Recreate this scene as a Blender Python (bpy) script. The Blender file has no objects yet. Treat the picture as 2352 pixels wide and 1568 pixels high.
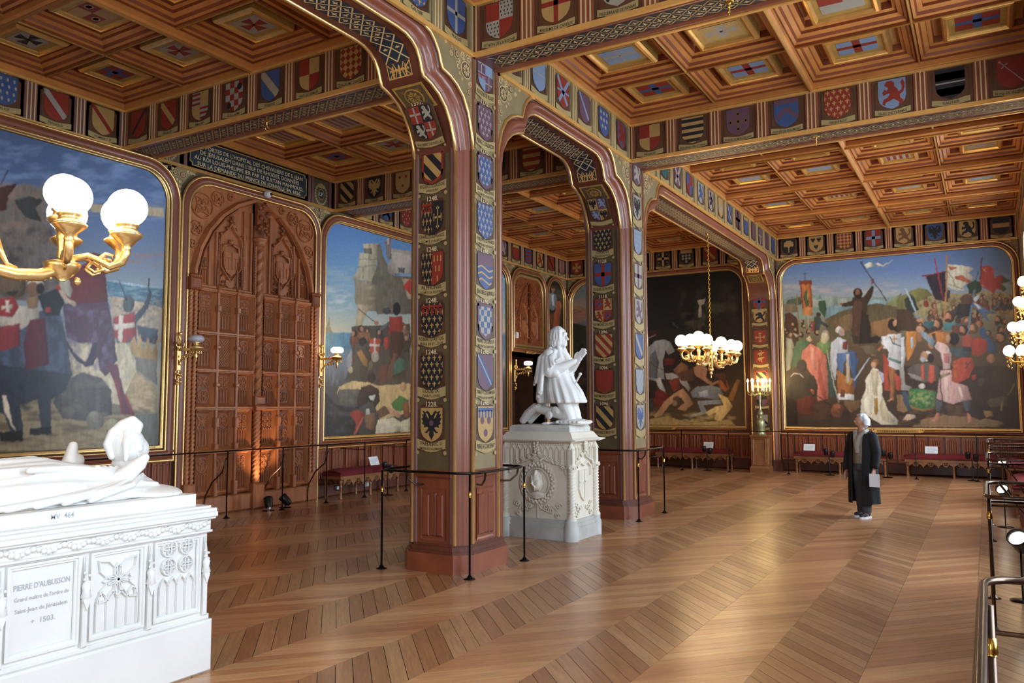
import bpy, math, random
import numpy as np
from mathutils import Vector, Matrix
PI = math.pi
rnd = random.Random(7)
sc = bpy.context.scene
COL = sc.collection
# ------------------------------------------------------------------ camera
FPX, YAW, PITCH, ROLL, EYE = 1845.754, math.radians(30.5353), math.radians(4.482), math.radians(-.214), 1.7
_f = Vector((math.cos(YAW)*math.cos(PITCH), math.sin(YAW)*math.cos(PITCH), math.sin(PITCH)))
_r = Vector((math.sin(YAW), -math.cos(YAW), 0)); _u = _r.cross(_f)
CR = _r*math.cos(ROLL)+_u*math.sin(ROLL); CU = _u*math.cos(ROLL)-_r*math.sin(ROLL); CF = _f
cam = bpy.data.objects.new('camera', bpy.data.cameras.new('camera'))
COL.objects.link(cam)
cam.matrix_world = Matrix(((CR.x, CU.x, -CF.x, 0), (CR.y, CU.y, -CF.y, 0), (CR.z, CU.z, -CF.z, EYE), (0, 0, 0, 1)))
cam.data.sensor_width = 36; cam.data.lens = FPX/2352*36; cam.data.clip_start = .05; cam.data.clip_end = 200
sc.camera = cam
# ------------------------------------------------------------------ world, daylight, exposure
W = bpy.data.worlds.new('world'); sc.world = W; W.use_nodes = True
W.node_tree.nodes['Background'].inputs[0].default_value = (.62, .78, 1, 1)
W.node_tree.nodes['Background'].inputs[1].default_value = .6
sc.view_settings.view_transform = 'Standard'; sc.view_settings.look = 'None'
sc.view_settings.gamma = 1; sc.view_settings.use_curve_mapping = False
sc.view_settings.exposure = 0.35
cy_ = sc.cycles
cy_.max_bounces = 7; cy_.diffuse_bounces = 5; cy_.glossy_bounces = 3; cy_.transmission_bounces = 4
cy_.caustics_reflective = False; cy_.caustics_refractive = False; cy_.sample_clamp_indirect = 6
cy_.use_denoising = True
def light(name, kind, loc, energy, color, size=None, aim=None, **kw):
    d = bpy.data.lights.new(name, kind); d.energy = energy; d.color = color
    if kind == 'AREA':
        d.shape = 'RECTANGLE'; d.size, d.size_y = size
    for k, v in kw.items(): setattr(d, k, v)
    o = bpy.data.objects.new(name, d); COL.objects.link(o); o.location = loc
    if aim is not None:
        o.rotation_euler = (Vector(aim)-Vector(loc)).to_track_quat('-Z', 'Y').to_euler()
    return o
WIN = [(-.1, 1.7), (3.9, 1.7), (9.3, 1.7), (14.2, 1.7), (18.6, 1.7)]      # the windows of the right wall: centre x, width
for wx, ww in WIN:
    light('daylight', 'AREA', (wx, -1.32, 3.05), 330, (.72, .86, 1), (ww+.2, 4.1), (wx, 5, 2.3))
light('daylight_near', 'AREA', (-3.02, 1.9, 3.0), 150, (.74, .87, 1), (2.2, 4.1), (5, 1.9, 2.6))
# ------------------------------------------------------------------ materials
def lin(c):
    if isinstance(c, str): c = [int(c[i:i+2], 16)/255 for i in (0, 2, 4)]
    return tuple(x/12.92 if x <= .04045 else ((x+.055)/1.055)**2.4 for x in c)
MATS = {}
def mat(name, col, rough=.5, metal=0, var=.0, vscale=3, bump=0, bscale=40, grain=None, emit=0, spec=.5, coat=0, trans=0, alpha=1):
    m = bpy.data.materials.new(name); m.use_nodes = True; nt = m.node_tree; b = nt.nodes['Principled BSDF']
    c = (*lin(col), 1)
    b.inputs['Base Color'].default_value = c; b.inputs['Roughness'].default_value = rough
    b.inputs['Metallic'].default_value = metal; b.inputs['Specular IOR Level'].default_value = spec
    b.inputs['Coat Weight'].default_value = coat; b.inputs['Coat Roughness'].default_value = .15
    if trans: b.inputs['Transmission Weight'].default_value = trans
    if emit:
        b.inputs['Emission Color'].default_value = c; b.inputs['Emission Strength'].default_value = emit
    if var or bump:
        tc = nt.nodes.new('ShaderNodeTexCoord'); mp = nt.nodes.new('ShaderNodeMapping')
        nt.links.new(tc.outputs['Object'], mp.inputs[0])
        if grain: mp.inputs['Scale'].default_value = grain
        n = nt.nodes.new('ShaderNodeTexNoise'); n.inputs['Scale'].default_value = vscale; n.inputs['Detail'].default_value = 5
        nt.links.new(mp.outputs[0], n.inputs[0])
        if var:
            mx = nt.nodes.new('ShaderNodeMix'); mx.data_type = 'RGBA'
            mx.inputs[6].default_value = tuple(x*(1-var) for x in c[:3])+(1,)
            mx.inputs[7].default_value = tuple(min(1, x*(1+var)) for x in c[:3])+(1,)
            mr = nt.nodes.new('ShaderNodeMapRange'); mr.inputs[1].default_value = .3; mr.inputs[2].default_value = .7
            nt.links.new(n.outputs[0], mr.inputs[0]); nt.links.new(mr.outputs[0], mx.inputs[0])
            nt.links.new(mx.outputs[2], b.inputs['Base Color'])
        if bump:
            n2 = nt.nodes.new('ShaderNodeTexNoise'); n2.inputs['Scale'].default_value = bscale; n2.inputs['Detail'].default_value = 3
            nt.links.new(mp.outputs[0], n2.inputs[0])
            bp = nt.nodes.new('ShaderNodeBump'); bp.inputs['Strength'].default_value = bump; bp.inputs['Distance'].default_value = .01
            nt.links.new(n2.outputs[0], bp.inputs['Height']); nt.links.new(bp.outputs[0], b.inputs['Normal'])
    MATS[name] = m
    return m
mat('gold', 'e6b468', .34, .8, .12, 6, .12, 60)
mat('bright_gold', 'f2c884', .3, .82, .08, 9, .12, 50)
mat('old_gold', 'b89048', .55, .35, .25, 8)
mat('red_wood', '7c4430', .38, 0, .12, 2.5, .05, 30, (1, 1, .25), coat=.25)
mat('dark_red_wood', '5e3022', .4, 0, .25, 3, .08, 30, (1, 1, .3), coat=.2)
mat('wainscot_wood', '8c4a2c', .34, 0, .28, 4, .08, 40, (3, 3, .4), coat=.3)
mat('rib_gold', 'e8b264', .36, .45, .06, 9)
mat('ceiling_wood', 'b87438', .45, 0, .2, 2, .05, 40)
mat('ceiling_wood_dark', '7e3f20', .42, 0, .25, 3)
mat('field_wood', 'c48c54', .55, 0, .22, 4, .06, 40, (1, 4, 1))
mat('plaque_gold', 'b08a48', .42, .25, .18, 5, .1, 40)
mat('dark_brown', '4a2c1c', .5, 0, .25, 4)
mat('panel_brown', '55341f', .5, 0, .2, 4)
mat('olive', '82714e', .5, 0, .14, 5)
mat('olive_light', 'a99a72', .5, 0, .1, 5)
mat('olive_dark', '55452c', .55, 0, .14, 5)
mat('purple_wood', '6e4a48', .45, 0, .15, 4)
mat('cream_line', 'c9a878', .5, 0, .1)
mat('O', 'a98650', .45, 0, .08, 12); mat('A', '968d80', .5, 0, .06, 12); mat('G', '842a1c', .5, 0, .1, 9)
mat('B', '364c78', .5, 0, .12, 9); mat('S', '191a20', .5, 0, .1); mat('V', '2c5652', .5, 0, .12); mat('P', '5e4050', .5, 0, .1)
mat('L', '74849c', .5, 0, .1)
mat('T', '6a4a2c', .5)
mat('ribbon', 'a08a5a', .5, 0, .08); mat('ink', '2a1c12', .6); mat('pale_ink', 'd0bd94', .5)
mat('slate_blue', '1e2c36', .5, 0, .1)
mat('cedar', 'aa683e', .42, 0, .22, 5, .12, 35, (3, 3, .5), coat=.15)
mat('cedar_dark', '864826', .45, 0, .25, 5, .12, 35)
mat('marble', 'e2e0dc', .42, 0, .04, 3, .05, 25)
mat('stone', 'dcd4c4', .6, 0, .07, 3, .1, 60)
mat('pale_stone', 'cfcdc6', .6, 0, .12, 9, .2, 50)
mat('grey_stone', 'b9b8b2', .65, 0, .16, 5, .15, 40)
mat('grey_ink', 'a6a8aa', .6)
mat('velvet', '6a0f1a', .85, 0, .25, 7, .1, 60)
mat('bench_wood', '8a5a34', .4, 0, .2, 6, .05, 40, coat=.2)
mat('black_metal', '20201f', .35, .8, .1)
mat('bronze_rail', '5a4a40', .28, .9, .25, 9)
mat('brass', 'c9a04c', .25, 1, .1)
mat('black_plastic', '121214', .4)
mat('white_plastic', 'e6e6e4', .4)
mat('paper', 'e6e8ee', .7)
mat('lamp_glass', 'ffe2b4', .3, emit=17)
mat('spot_glass', 'fff2dc', .3, emit=7)
mat('unlit_glass', 'b9b4b8', .25, 0, .05)
mat('candle', 'f2e2b0', .5, emit=.9)
mat('flame', 'ffdf98', .4, emit=60)
mat('void', '120c09', .8)
mat('plaster', '9a8a72', .7, 0, .1)
mat('bronze_pale', 'a8a67e', .35, .7, .2, 8, .2, 30)
def wood_floor():
    m = bpy.data.materials.new('parquet_oak'); m.use_nodes = True; nt = m.node_tree; b = nt.nodes['Principled BSDF']; L = nt.links.new
    oi = nt.nodes.new('ShaderNodeObjectInfo'); ge = nt.nodes.new('ShaderNodeNewGeometry')
    ad = nt.nodes.new('ShaderNodeMath'); ad.operation = 'ADD'; L(oi.outputs['Random'], ad.inputs[0]); L(ge.outputs['Random Per Island'], ad.inputs[1])
    fr = nt.nodes.new('ShaderNodeMath'); fr.operation = 'FRACT'; L(ad.outputs[0], fr.inputs[0])
    at = nt.nodes.new('ShaderNodeAttribute'); at.attribute_name = 'uvw'
    mp = nt.nodes.new('ShaderNodeMapping'); mp.inputs['Scale'].default_value = (2.2, 26, 1); L(at.outputs['Vector'], mp.inputs[0])
    cb = nt.nodes.new('ShaderNodeCombineXYZ'); ml = nt.nodes.new('ShaderNodeMath'); ml.operation = 'MULTIPLY'; ml.inputs[1].default_value = 57
    L(fr.outputs[0], ml.inputs[0]); L(ml.outputs[0], cb.inputs[2]); L(cb.outputs[0], mp.inputs['Location'])
    n = nt.nodes.new('ShaderNodeTexNoise'); n.inputs['Scale'].default_value = 1.6; n.inputs['Detail'].default_value = 6; n.inputs['Distortion'].default_value = .6
    L(mp.outputs[0], n.inputs[0])
    r1 = nt.nodes.new('ShaderNodeValToRGB'); e = r1.color_ramp.elements
    e[0].color = (*lin('9e6a46'), 1); e[1].color = (*lin('c09064'), 1)
    q = e.new(.5); q.color = (*lin('b07c52'), 1)
    L(fr.outputs[0], r1.inputs[0])
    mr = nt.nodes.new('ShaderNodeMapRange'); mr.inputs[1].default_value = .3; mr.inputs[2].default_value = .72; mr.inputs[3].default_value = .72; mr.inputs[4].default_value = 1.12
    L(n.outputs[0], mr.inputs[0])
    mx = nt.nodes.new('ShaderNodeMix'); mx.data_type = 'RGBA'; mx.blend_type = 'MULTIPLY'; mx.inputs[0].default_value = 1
    sx = nt.nodes.new('ShaderNodeSeparateXYZ'); L(at.outputs['Vector'], sx.inputs[0]); tm = nt.nodes.new('ShaderNodeMapRange'); tm.inputs[3].default_value = 1.07; tm.inputs[4].default_value = .84; L(sx.outputs[2], tm.inputs[0]); m2 = nt.nodes.new('ShaderNodeMath'); m2.operation = 'MULTIPLY'; L(mr.outputs[0], m2.inputs[0]); L(tm.outputs[0], m2.inputs[1])  # alternating strip tone: directional sheen of the planks put into the colour
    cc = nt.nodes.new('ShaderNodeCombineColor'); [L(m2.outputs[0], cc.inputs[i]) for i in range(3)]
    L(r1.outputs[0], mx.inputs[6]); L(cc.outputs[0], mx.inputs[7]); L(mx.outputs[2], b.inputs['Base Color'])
    b.inputs['Roughness'].default_value = .32; b.inputs['Coat Weight'].default_value = .28; b.inputs['Coat Roughness'].default_value = .2
    bp = nt.nodes.new('ShaderNodeBump'); bp.inputs['Strength'].default_value = .25; bp.inputs['Distance'].default_value = .004
    L(n.outputs[0], bp.inputs['Height']); L(bp.outputs[0], b.inputs['Normal'])
    MATS['parquet_oak'] = m
wood_floor()
def attr_mat(name, rough=.4, coat=.2):
    m = bpy.data.materials.new(name); m.use_nodes = True; nt = m.node_tree; b = nt.nodes['Principled BSDF']
    a = nt.nodes.new('ShaderNodeAttribute'); a.attribute_name = 'paint'; nt.links.new(a.outputs['Color'], b.inputs['Base Color'])
    b.inputs['Roughness'].default_value = rough; b.inputs['Coat Weight'].default_value = coat
    b.inputs['Coat Roughness'].default_value = .25
    n = nt.nodes.new('ShaderNodeTexNoise'); n.inputs['Scale'].default_value = 14; n.inputs['Detail'].default_value = 4
    tc = nt.nodes.new('ShaderNodeTexCoord'); nt.links.new(tc.outputs['Object'], n.inputs[0])
    bp = nt.nodes.new('ShaderNodeBump'); bp.inputs['Strength'].default_value = .12; bp.inputs['Distance'].default_value = .01
    nt.links.new(n.outputs[0], bp.inputs['Height']); nt.links.new(bp.outputs[0], b.inputs['Normal'])
    MATS[name] = m
attr_mat('oil_paint')
# ------------------------------------------------------------------ frames and mesh builder
class Fr:
    "a plane frame: point (a,b,c) = o + a*u + b*v + c*n"
    def __init__(s, o, u, v, n): s.o, s.u, s.v, s.n = map(Vector, (o, u, v, n))
    def __call__(s, a, b, c=0): return s.o+s.u*a+s.v*b+s.n*c
FL = Fr((0, 10.69, 0), (1, 0, 0), (0, 0, 1), (0, -1, 0))        # left wall: a = x
FF = Fr((21.36, 0, 0), (0, -1, 0), (0, 0, 1), (-1, 0, 0))       # far wall: a = -y
FW = Fr((0, 0, 0), (1, 0, 0), (0, 1, 0), (0, 0, 1))
def FY(y, s=-1): return Fr((0, y, 0), (1, 0, 0), (0, 0, 1), (0, s, 0))
def FX(x, s=-1): return Fr((x, 0, 0), (0, s, 0), (0, 0, 1), (s, 0, 0))
def pix(x, y, pl, val):
    "point of the photograph's pixel on the plane pl=val ('x','y','z')"
    d = CR*((x-1176)/FPX)-CU*((y-784)/FPX)+CF
    i = 'xyz'.index(pl); o = Vector((0, 0, EYE)); t = (val-o[i])/d[i]
    return o+d*t
class MB:
    def __init__(s): s.v = []; s.f = []; s.m = []; s.mats = []; s.s = []
    def mi(s, n):
        if n not in s.mats: s.mats.append(n)
        return s.mats.index(n)
    def add(s, vs, fs, m, sm=False):
        k = len(s.v); s.v += [tuple(p) for p in vs]; i = s.mi(m)
        for f in fs: s.f.append([k+j for j in f]); s.m.append(i); s.s.append(sm)
        return s
    def box(s, a0, a1, b0, b1, c0, c1, m, fr=FW):
        p = [fr(a, b, c) for c in (c0, c1) for b in (b0, b1) for a in (a0, a1)]
        return s.add(p, [(0, 2, 3, 1), (4, 5, 7, 6), (0, 1, 5, 4), (2, 6, 7, 3), (0, 4, 6, 2), (1, 3, 7, 5)], m)
    def bevbox(s, a0, a1, b0, b1, c0, c1, m, fr=FW, d=.02):
        "box whose front (c1) edges are chamfered"
        p = [fr(*q) for q in ((a0, b0, c0), (a1, b0, c0), (a1, b1, c0), (a0, b1, c0), (a0, b0, c1-d), (a1, b0, c1-d), (a1, b1, c1-d), (a0, b1, c1-d), (a0+d, b0+d, c1), (a1-d, b0+d, c1), (a1-d, b1-d, c1), (a0+d, b1-d, c1))]
        fs = [(0, 1, 2, 3), (8, 9, 10, 11)]+[(i, (i+1) % 4, 4+(i+1) % 4, 4+i) for i in range(4)]+[(4+i, 4+(i+1) % 4, 8+(i+1) % 4, 8+i) for i in range(4)]
        return s.add(p, fs, m)
    def recess(s, a0, a1, b0, b1, c0, c1, w, m, fr=FW, m2=None):
        "a sunk panel: sloping sides of width w from height c0 down to c1"
        p = [fr(*q) for q in ((a0, b0, c0), (a1, b0, c0), (a1, b1, c0), (a0, b1, c0), (a0+w, b0+w, c1), (a1-w, b0+w, c1), (a1-w, b1-w, c1), (a0+w, b1-w, c1))]
        s.add(p, [(i, (i+1) % 4, 4+(i+1) % 4, 4+i) for i in range(4)], m)
        return s.add(p[4:], [(0, 1, 2, 3)], m2 or m)
    def poly(s, pts, m, fr=FW, c=0):
        return s.add([fr(a, b, c) for a, b in pts], [tuple(range(len(pts)))], m)
    def prism(s, pts, c0, c1, m, fr=FW, sm=False):
        n = len(pts); p = [fr(a, b, c0) for a, b in pts]+[fr(a, b, c1) for a, b in pts]
        s.add(p, [tuple(range(n)), tuple(range(n, 2*n))], m)
        return s.add(p, [(i, (i+1) % n, n+(i+1) % n, n+i) for i in range(n)], m, sm)
    def loft(s, rows, m, closed=False, sm=True, caps=False, fm=None):
        n = len(rows[0]); k = len(rows)
        vs = [p for r in rows for p in r]; fs = []
        for i in range(k-1):
            for j in range(n if closed else n-1): fs.append((i*n+j, i*n+(j+1) % n, (i+1)*n+(j+1) % n, (i+1)*n+j))
        if caps: fs += [tuple(range(n)), tuple(range((k-1)*n, k*n))]
        return s.add(vs, fs, m, sm)
    def lathe(s, prof, o, m, seg=16, ax=(0, 0, 1), sm=True, caps=True):
        ax = Vector(ax).normalized(); e = Vector((1, 0, 0)) if abs(ax.x) < .9 else Vector((0, 1, 0))
        u = ax.cross(e).normalized(); w = ax.cross(u); o = Vector(o)
        rows = [[o+ax*z+(u*math.cos(t)+w*math.sin(t))*max(r, .0004) for t in [2*PI*i/seg for i in range(seg)]] for r, z in prof]
        return s.loft(rows, m, True, sm, caps)
    def tube(s, path, r, m, seg=8, closed=False, sm=True):
        P = [Vector(p) for p in path]; n = len(P); R = r if isinstance(r, (list, tuple)) else [r]*n
        rows = []; up = None
        for i in range(n):
            if closed: t = P[(i+1) % n]-P[i-1]
            else: t = P[min(i+1, n-1)]-P[max(i-1, 0)]
            t.normalize()
            if up is None:
                up = Vector((0, 0, 1)) if abs(t.z) < .9 else Vector((1, 0, 0))
            a = t.cross(up).normalized(); up = a.cross(t).normalized()
            rows.append([P[i]+(a*math.cos(q)+up*math.sin(q))*R[i] for q in [2*PI*j/seg for j in range(seg)]])
        if closed: rows.append(rows[0])
        return s.loft(rows, m, True, sm, not closed)
    def sphere(s, o, r, m, seg=16, rings=10, sc_=(1, 1, 1)):
        o = Vector(o); rows = []
        for i in range(rings+1):
            t = PI*i/rings; z = -math.cos(t); q = max(math.sin(t), .001)
            rows.append([o+Vector((q*math.cos(a)*r*sc_[0], q*math.sin(a)*r*sc_[1], z*r*sc_[2])) for a in [2*PI*j/seg for j in range(seg)]])
        return s.loft(rows, m, True, True, True)
    def sweep(s, path, prof, m, fr=FW, closed=False, sm=False, c=0):
        "2D path (a,b) in a frame; prof = [(offset to the left, height)]"
        n = len(path); rows = []
        for i in range(n):
            p = path[i]; q0 = path[i-1] if (closed or i > 0) else None; q1 = path[(i+1) % n] if (closed or i < n-1) else None
            d0 = Vector((p[0]-q0[0], p[1]-q0[1])).normalized() if q0 else None
            d1 = Vector((q1[0]-p[0], q1[1]-p[1])).normalized() if q1 else None
            d0 = d0 or d1; d1 = d1 or d0
            t = (d0+d1).normalized(); nn = Vector((-t.y, t.x)); k = 1/max(.3, nn.dot(Vector((-d0.y, d0.x))))
            rows.append([fr(p[0]+nn.x*o*k, p[1]+nn.y*o*k, c+h) for o, h in prof])
        if closed: rows.append(rows[0])
        return s.loft(rows, m, False, sm)
    def mesh(s, name):
        me = bpy.data.meshes.new(name); me.from_pydata(s.v, [], s.f)
        for n in s.mats: me.materials.append(MATS[n])
        me.polygons.foreach_set('material_index', s.m); me.polygons.foreach_set('use_smooth', s.s)
        me.update(); return me
    def build(s, name, parent=None, label=None, cat=None, group=None, kind=None):
        o = bpy.data.objects.new(name, s.mesh(name)); COL.objects.link(o)
        return tag(o, parent, label, cat, group, kind)
def tag(o, parent=None, label=None, cat=None, group=None, kind=None):
    if parent: o.parent = parent
    for k, v in (('label', label), ('category', cat), ('group', group), ('kind', kind)):
        if v: o[k] = v
    return o
def empty(name, loc=(0, 0, 0), **kw):
    o = bpy.data.objects.new(name, None); o.empty_display_size = .1; COL.objects.link(o); o.location = loc
    return tag(o, **kw)
def settle(root, loc):
    "parts were built in world coordinates: put the root at its base without moving them"
    root.location = loc
    for c in root.children: c.location = Vector(c.location)-Vector(loc)
def copy_tree(o, parent=None, label=None, loc=None, rz=None):
    c = o.copy(); COL.objects.link(c); c.parent = parent
    if label: c['label'] = label
    if loc is not None: c.location = loc
    if rz is not None: c.rotation_euler = (0, 0, rz)
    for ch in list(o.children): copy_tree(ch, c)
    return c
def ring(m, path, fr, offs, name, parent, mat_, c=0, closed=True, sm=True, rad=.012, seg=6, **kw):
    pass
def rrect(a0, a1, b0, b1, r, n=7, rb=0, close_bottom=True):
    "rounded-top rectangle path, counter-clockwise from the bottom left"
    p = [(a0, b0), (a1, b0)]
    for i in range(n+1):
        t = PI/2*i/n; p.append((a1-r+r*math.cos(t), b1-r+r*math.sin(t)))
    for i in range(n+1):
        t = PI/2+PI/2*i/n; p.append((a0+r+r*math.cos(t), b1-r+r*math.sin(t)))
    return p
def bead(mb, path, r, m, fr, c=0, closed=True, seg=6):
    prof = [(r*math.cos(t), r*math.sin(t)) for t in [PI*i/seg for i in range(seg+1)]]
    return mb.sweep(path, prof, m, fr, closed, True, c)
_tc = {}
def text_mesh(txt, narrow=1.0):
    if txt in _tc: return _tc[txt]
    cu = bpy.data.curves.new('t', 'FONT'); cu.body = txt; cu.resolution_u = 2; cu.align_x = 'CENTER'; cu.offset = .012
    ob = bpy.data.objects.new('t', cu); COL.objects.link(ob)
    dg = bpy.context.evaluated_depsgraph_get(); me = bpy.data.meshes.new_from_object(ob.evaluated_get(dg))
    v = [(p.co.x, p.co.y) for p in me.vertices]; f = [tuple(q.vertices) for q in me.polygons]
    bpy.data.objects.remove(ob); bpy.data.meshes.remove(me)
    _tc[txt] = (v, f); return v, f
def text(mb, txt, fr, a, b, h, m, c=.002, wmax=None, arc=0, cond=1.0):
    "text of cap height about h centred at (a,b), squeezed to wmax"
    v, f = text_mesh(txt)
    if not v: return
    x0 = min(p[0] for p in v); x1 = max(p[0] for p in v); k = h/.7; kx = k*cond; cx = (x0+x1)/2
    if wmax and (x1-x0)*kx > wmax: kx = wmax/(x1-x0)
    hw = (x1-x0)*kx/2 or 1
    mb.add([fr(a+(p[0]-cx)*kx, b+p[1]*k+arc*(1-((p[0]-cx)*kx/hw)**2), c) for p in v], f, m)
# ------------------------------------------------------------------ heraldry
SH = [(-.5, .59), (.5, .59), (.5, -.12), (.46, -.3), (.36, -.44), (.2, -.54), (0, -.62), (-.2, -.54), (-.36, -.44), (-.46, -.3), (-.5, -.12)]
SQ = [(-.5, .5), (.5, .5), (.5, -.5), (-.5, -.5)]
LIS = [(0, .5), (.1, .34), (.13, .2), (.08, .05), (.2, .16), (.34, .18), (.42, .06), (.36, -.08), (.3, -.06), (.3, .03), (.2, 0), (.1, -.14), (.2, -.16), (.2, -.22), (.08, -.22), (.12, -.42), (0, -.5)]
LIS = LIS+[(-x, y) for x, y in LIS[::-1][1:-1]]
LION = [(-.38, .1), (-.3, .22), (-.2, .16), (-.14, .26), (-.3, .4), (-.2, .55), (-.02, .56), (.1, .46), (.1, .3), (.2, .2), (.26, .05), (.36, .1), (.4, .25), (.34, .42), (.42, .55), (.5, .4), (.5, .2), (.44, .02), (.3, -.08), (.32, -.22), (.44, -.34), (.4, -.5), (.22, -.52), (.28, -.4), (.16, -.3), (.04, -.22), (-.1, -.3), (-.24, -.32), (-.3, -.46), (-.4, -.4), (-.34, -.2), (-.16, -.12), (-.08, .02), (-.22, .02), (-.34, -.04)]
EAG = [(.04, .34), (.1, .44), (.2, .5), (.3, .42), (.2, .4), (.14, .3), (.12, .2), (.2, .26), (.3, .46), (.42, .5), (.36, .36), (.46, .38), (.4, .24), (.48, .22), (.4, .1), (.46, .04), (.34, -.02), (.36, -.12), (.22, -.08), (.14, -.12), (.24, -.24), (.34, -.28), (.22, -.32), (.1, -.22), (.12, -.38), (.06, -.46), (0, -.56)]
EAG = EAG+[(-x, y) for x, y in EAG[::-1][1:]]
TREE = [(.04, -.5), (.05, -.12), (.2, -.02), (.36, -.06), (.46, .08), (.4, .24), (.42, .36), (.26, .42), (.18, .54), (0, .5), (-.18, .54), (-.26, .42), (-.42, .36), (-.4, .24), (-.46, .08), (-.36, -.06), (-.2, -.02), (-.05, -.12), (-.04, -.5), (-.16, -.56), (.16, -.56)]
CAS = [(-.3, -.5), (.3, -.5), (.22, .1), (.3, .1), (.3, .3), (.2, .3), (.2, .2), (.1, .2), (.06, .34), (0, .5), (-.06, .34), (-.1, .2), (-.2, .2), (-.2, .3), (-.3, .3), (-.3, .1), (-.22, .1)]
def clip(sub, cl):
    out = sub; n = len(cl); A = sum(cl[i][0]*cl[(i+1) % n][1]-cl[(i+1) % n][0]*cl[i][1] for i in range(n)); sg = 1 if A > 0 else -1
    for i in range(n):
        a, b = cl[i], cl[(i+1) % n]; inp = out; out = []
        if not inp: return []
        side = lambda p: sg*((b[0]-a[0])*(p[1]-a[1])-(b[1]-a[1])*(p[0]-a[0]))
        for j in range(len(inp)):
            p, q = inp[j-1], inp[j]; sp, sq = side(p), side(q)
            if (sp >= 0) != (sq >= 0):
                t = sp/(sp-sq); out.append((p[0]+(q[0]-p[0])*t, p[1]+(q[1]-p[1])*t))
            if sq >= 0: out.append(q)
    return out
def R4(a0, a1, b0, b1): return [(a0, b0), (a1, b0), (a1, b1), (a0, b1)]
def circ(x, y, r, n=12, ry=None): return [(x+r*math.cos(2*PI*i/n), y+(ry or r)*math.sin(2*PI*i/n)) for i in range(n)]
def put(sh, x, y, w, h=None, rot=0):
    h = h or w; c, s = math.cos(rot), math.sin(rot)
    return [(x+(p[0]*w)*c-(p[1]*h)*s, y+(p[0]*w)*s+(p[1]*h)*c) for p in sh]
def band(x0, y0, x1, y1, w):
    dx, dy = x1-x0, y1-y0; l = math.hypot(dx, dy); nx, ny = -dy/l*w/2, dx/l*w/2
    return [(x0+nx, y0+ny), (x0-nx, y0-ny), (x1-nx, y1-ny), (x1+nx, y1+ny)]
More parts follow.
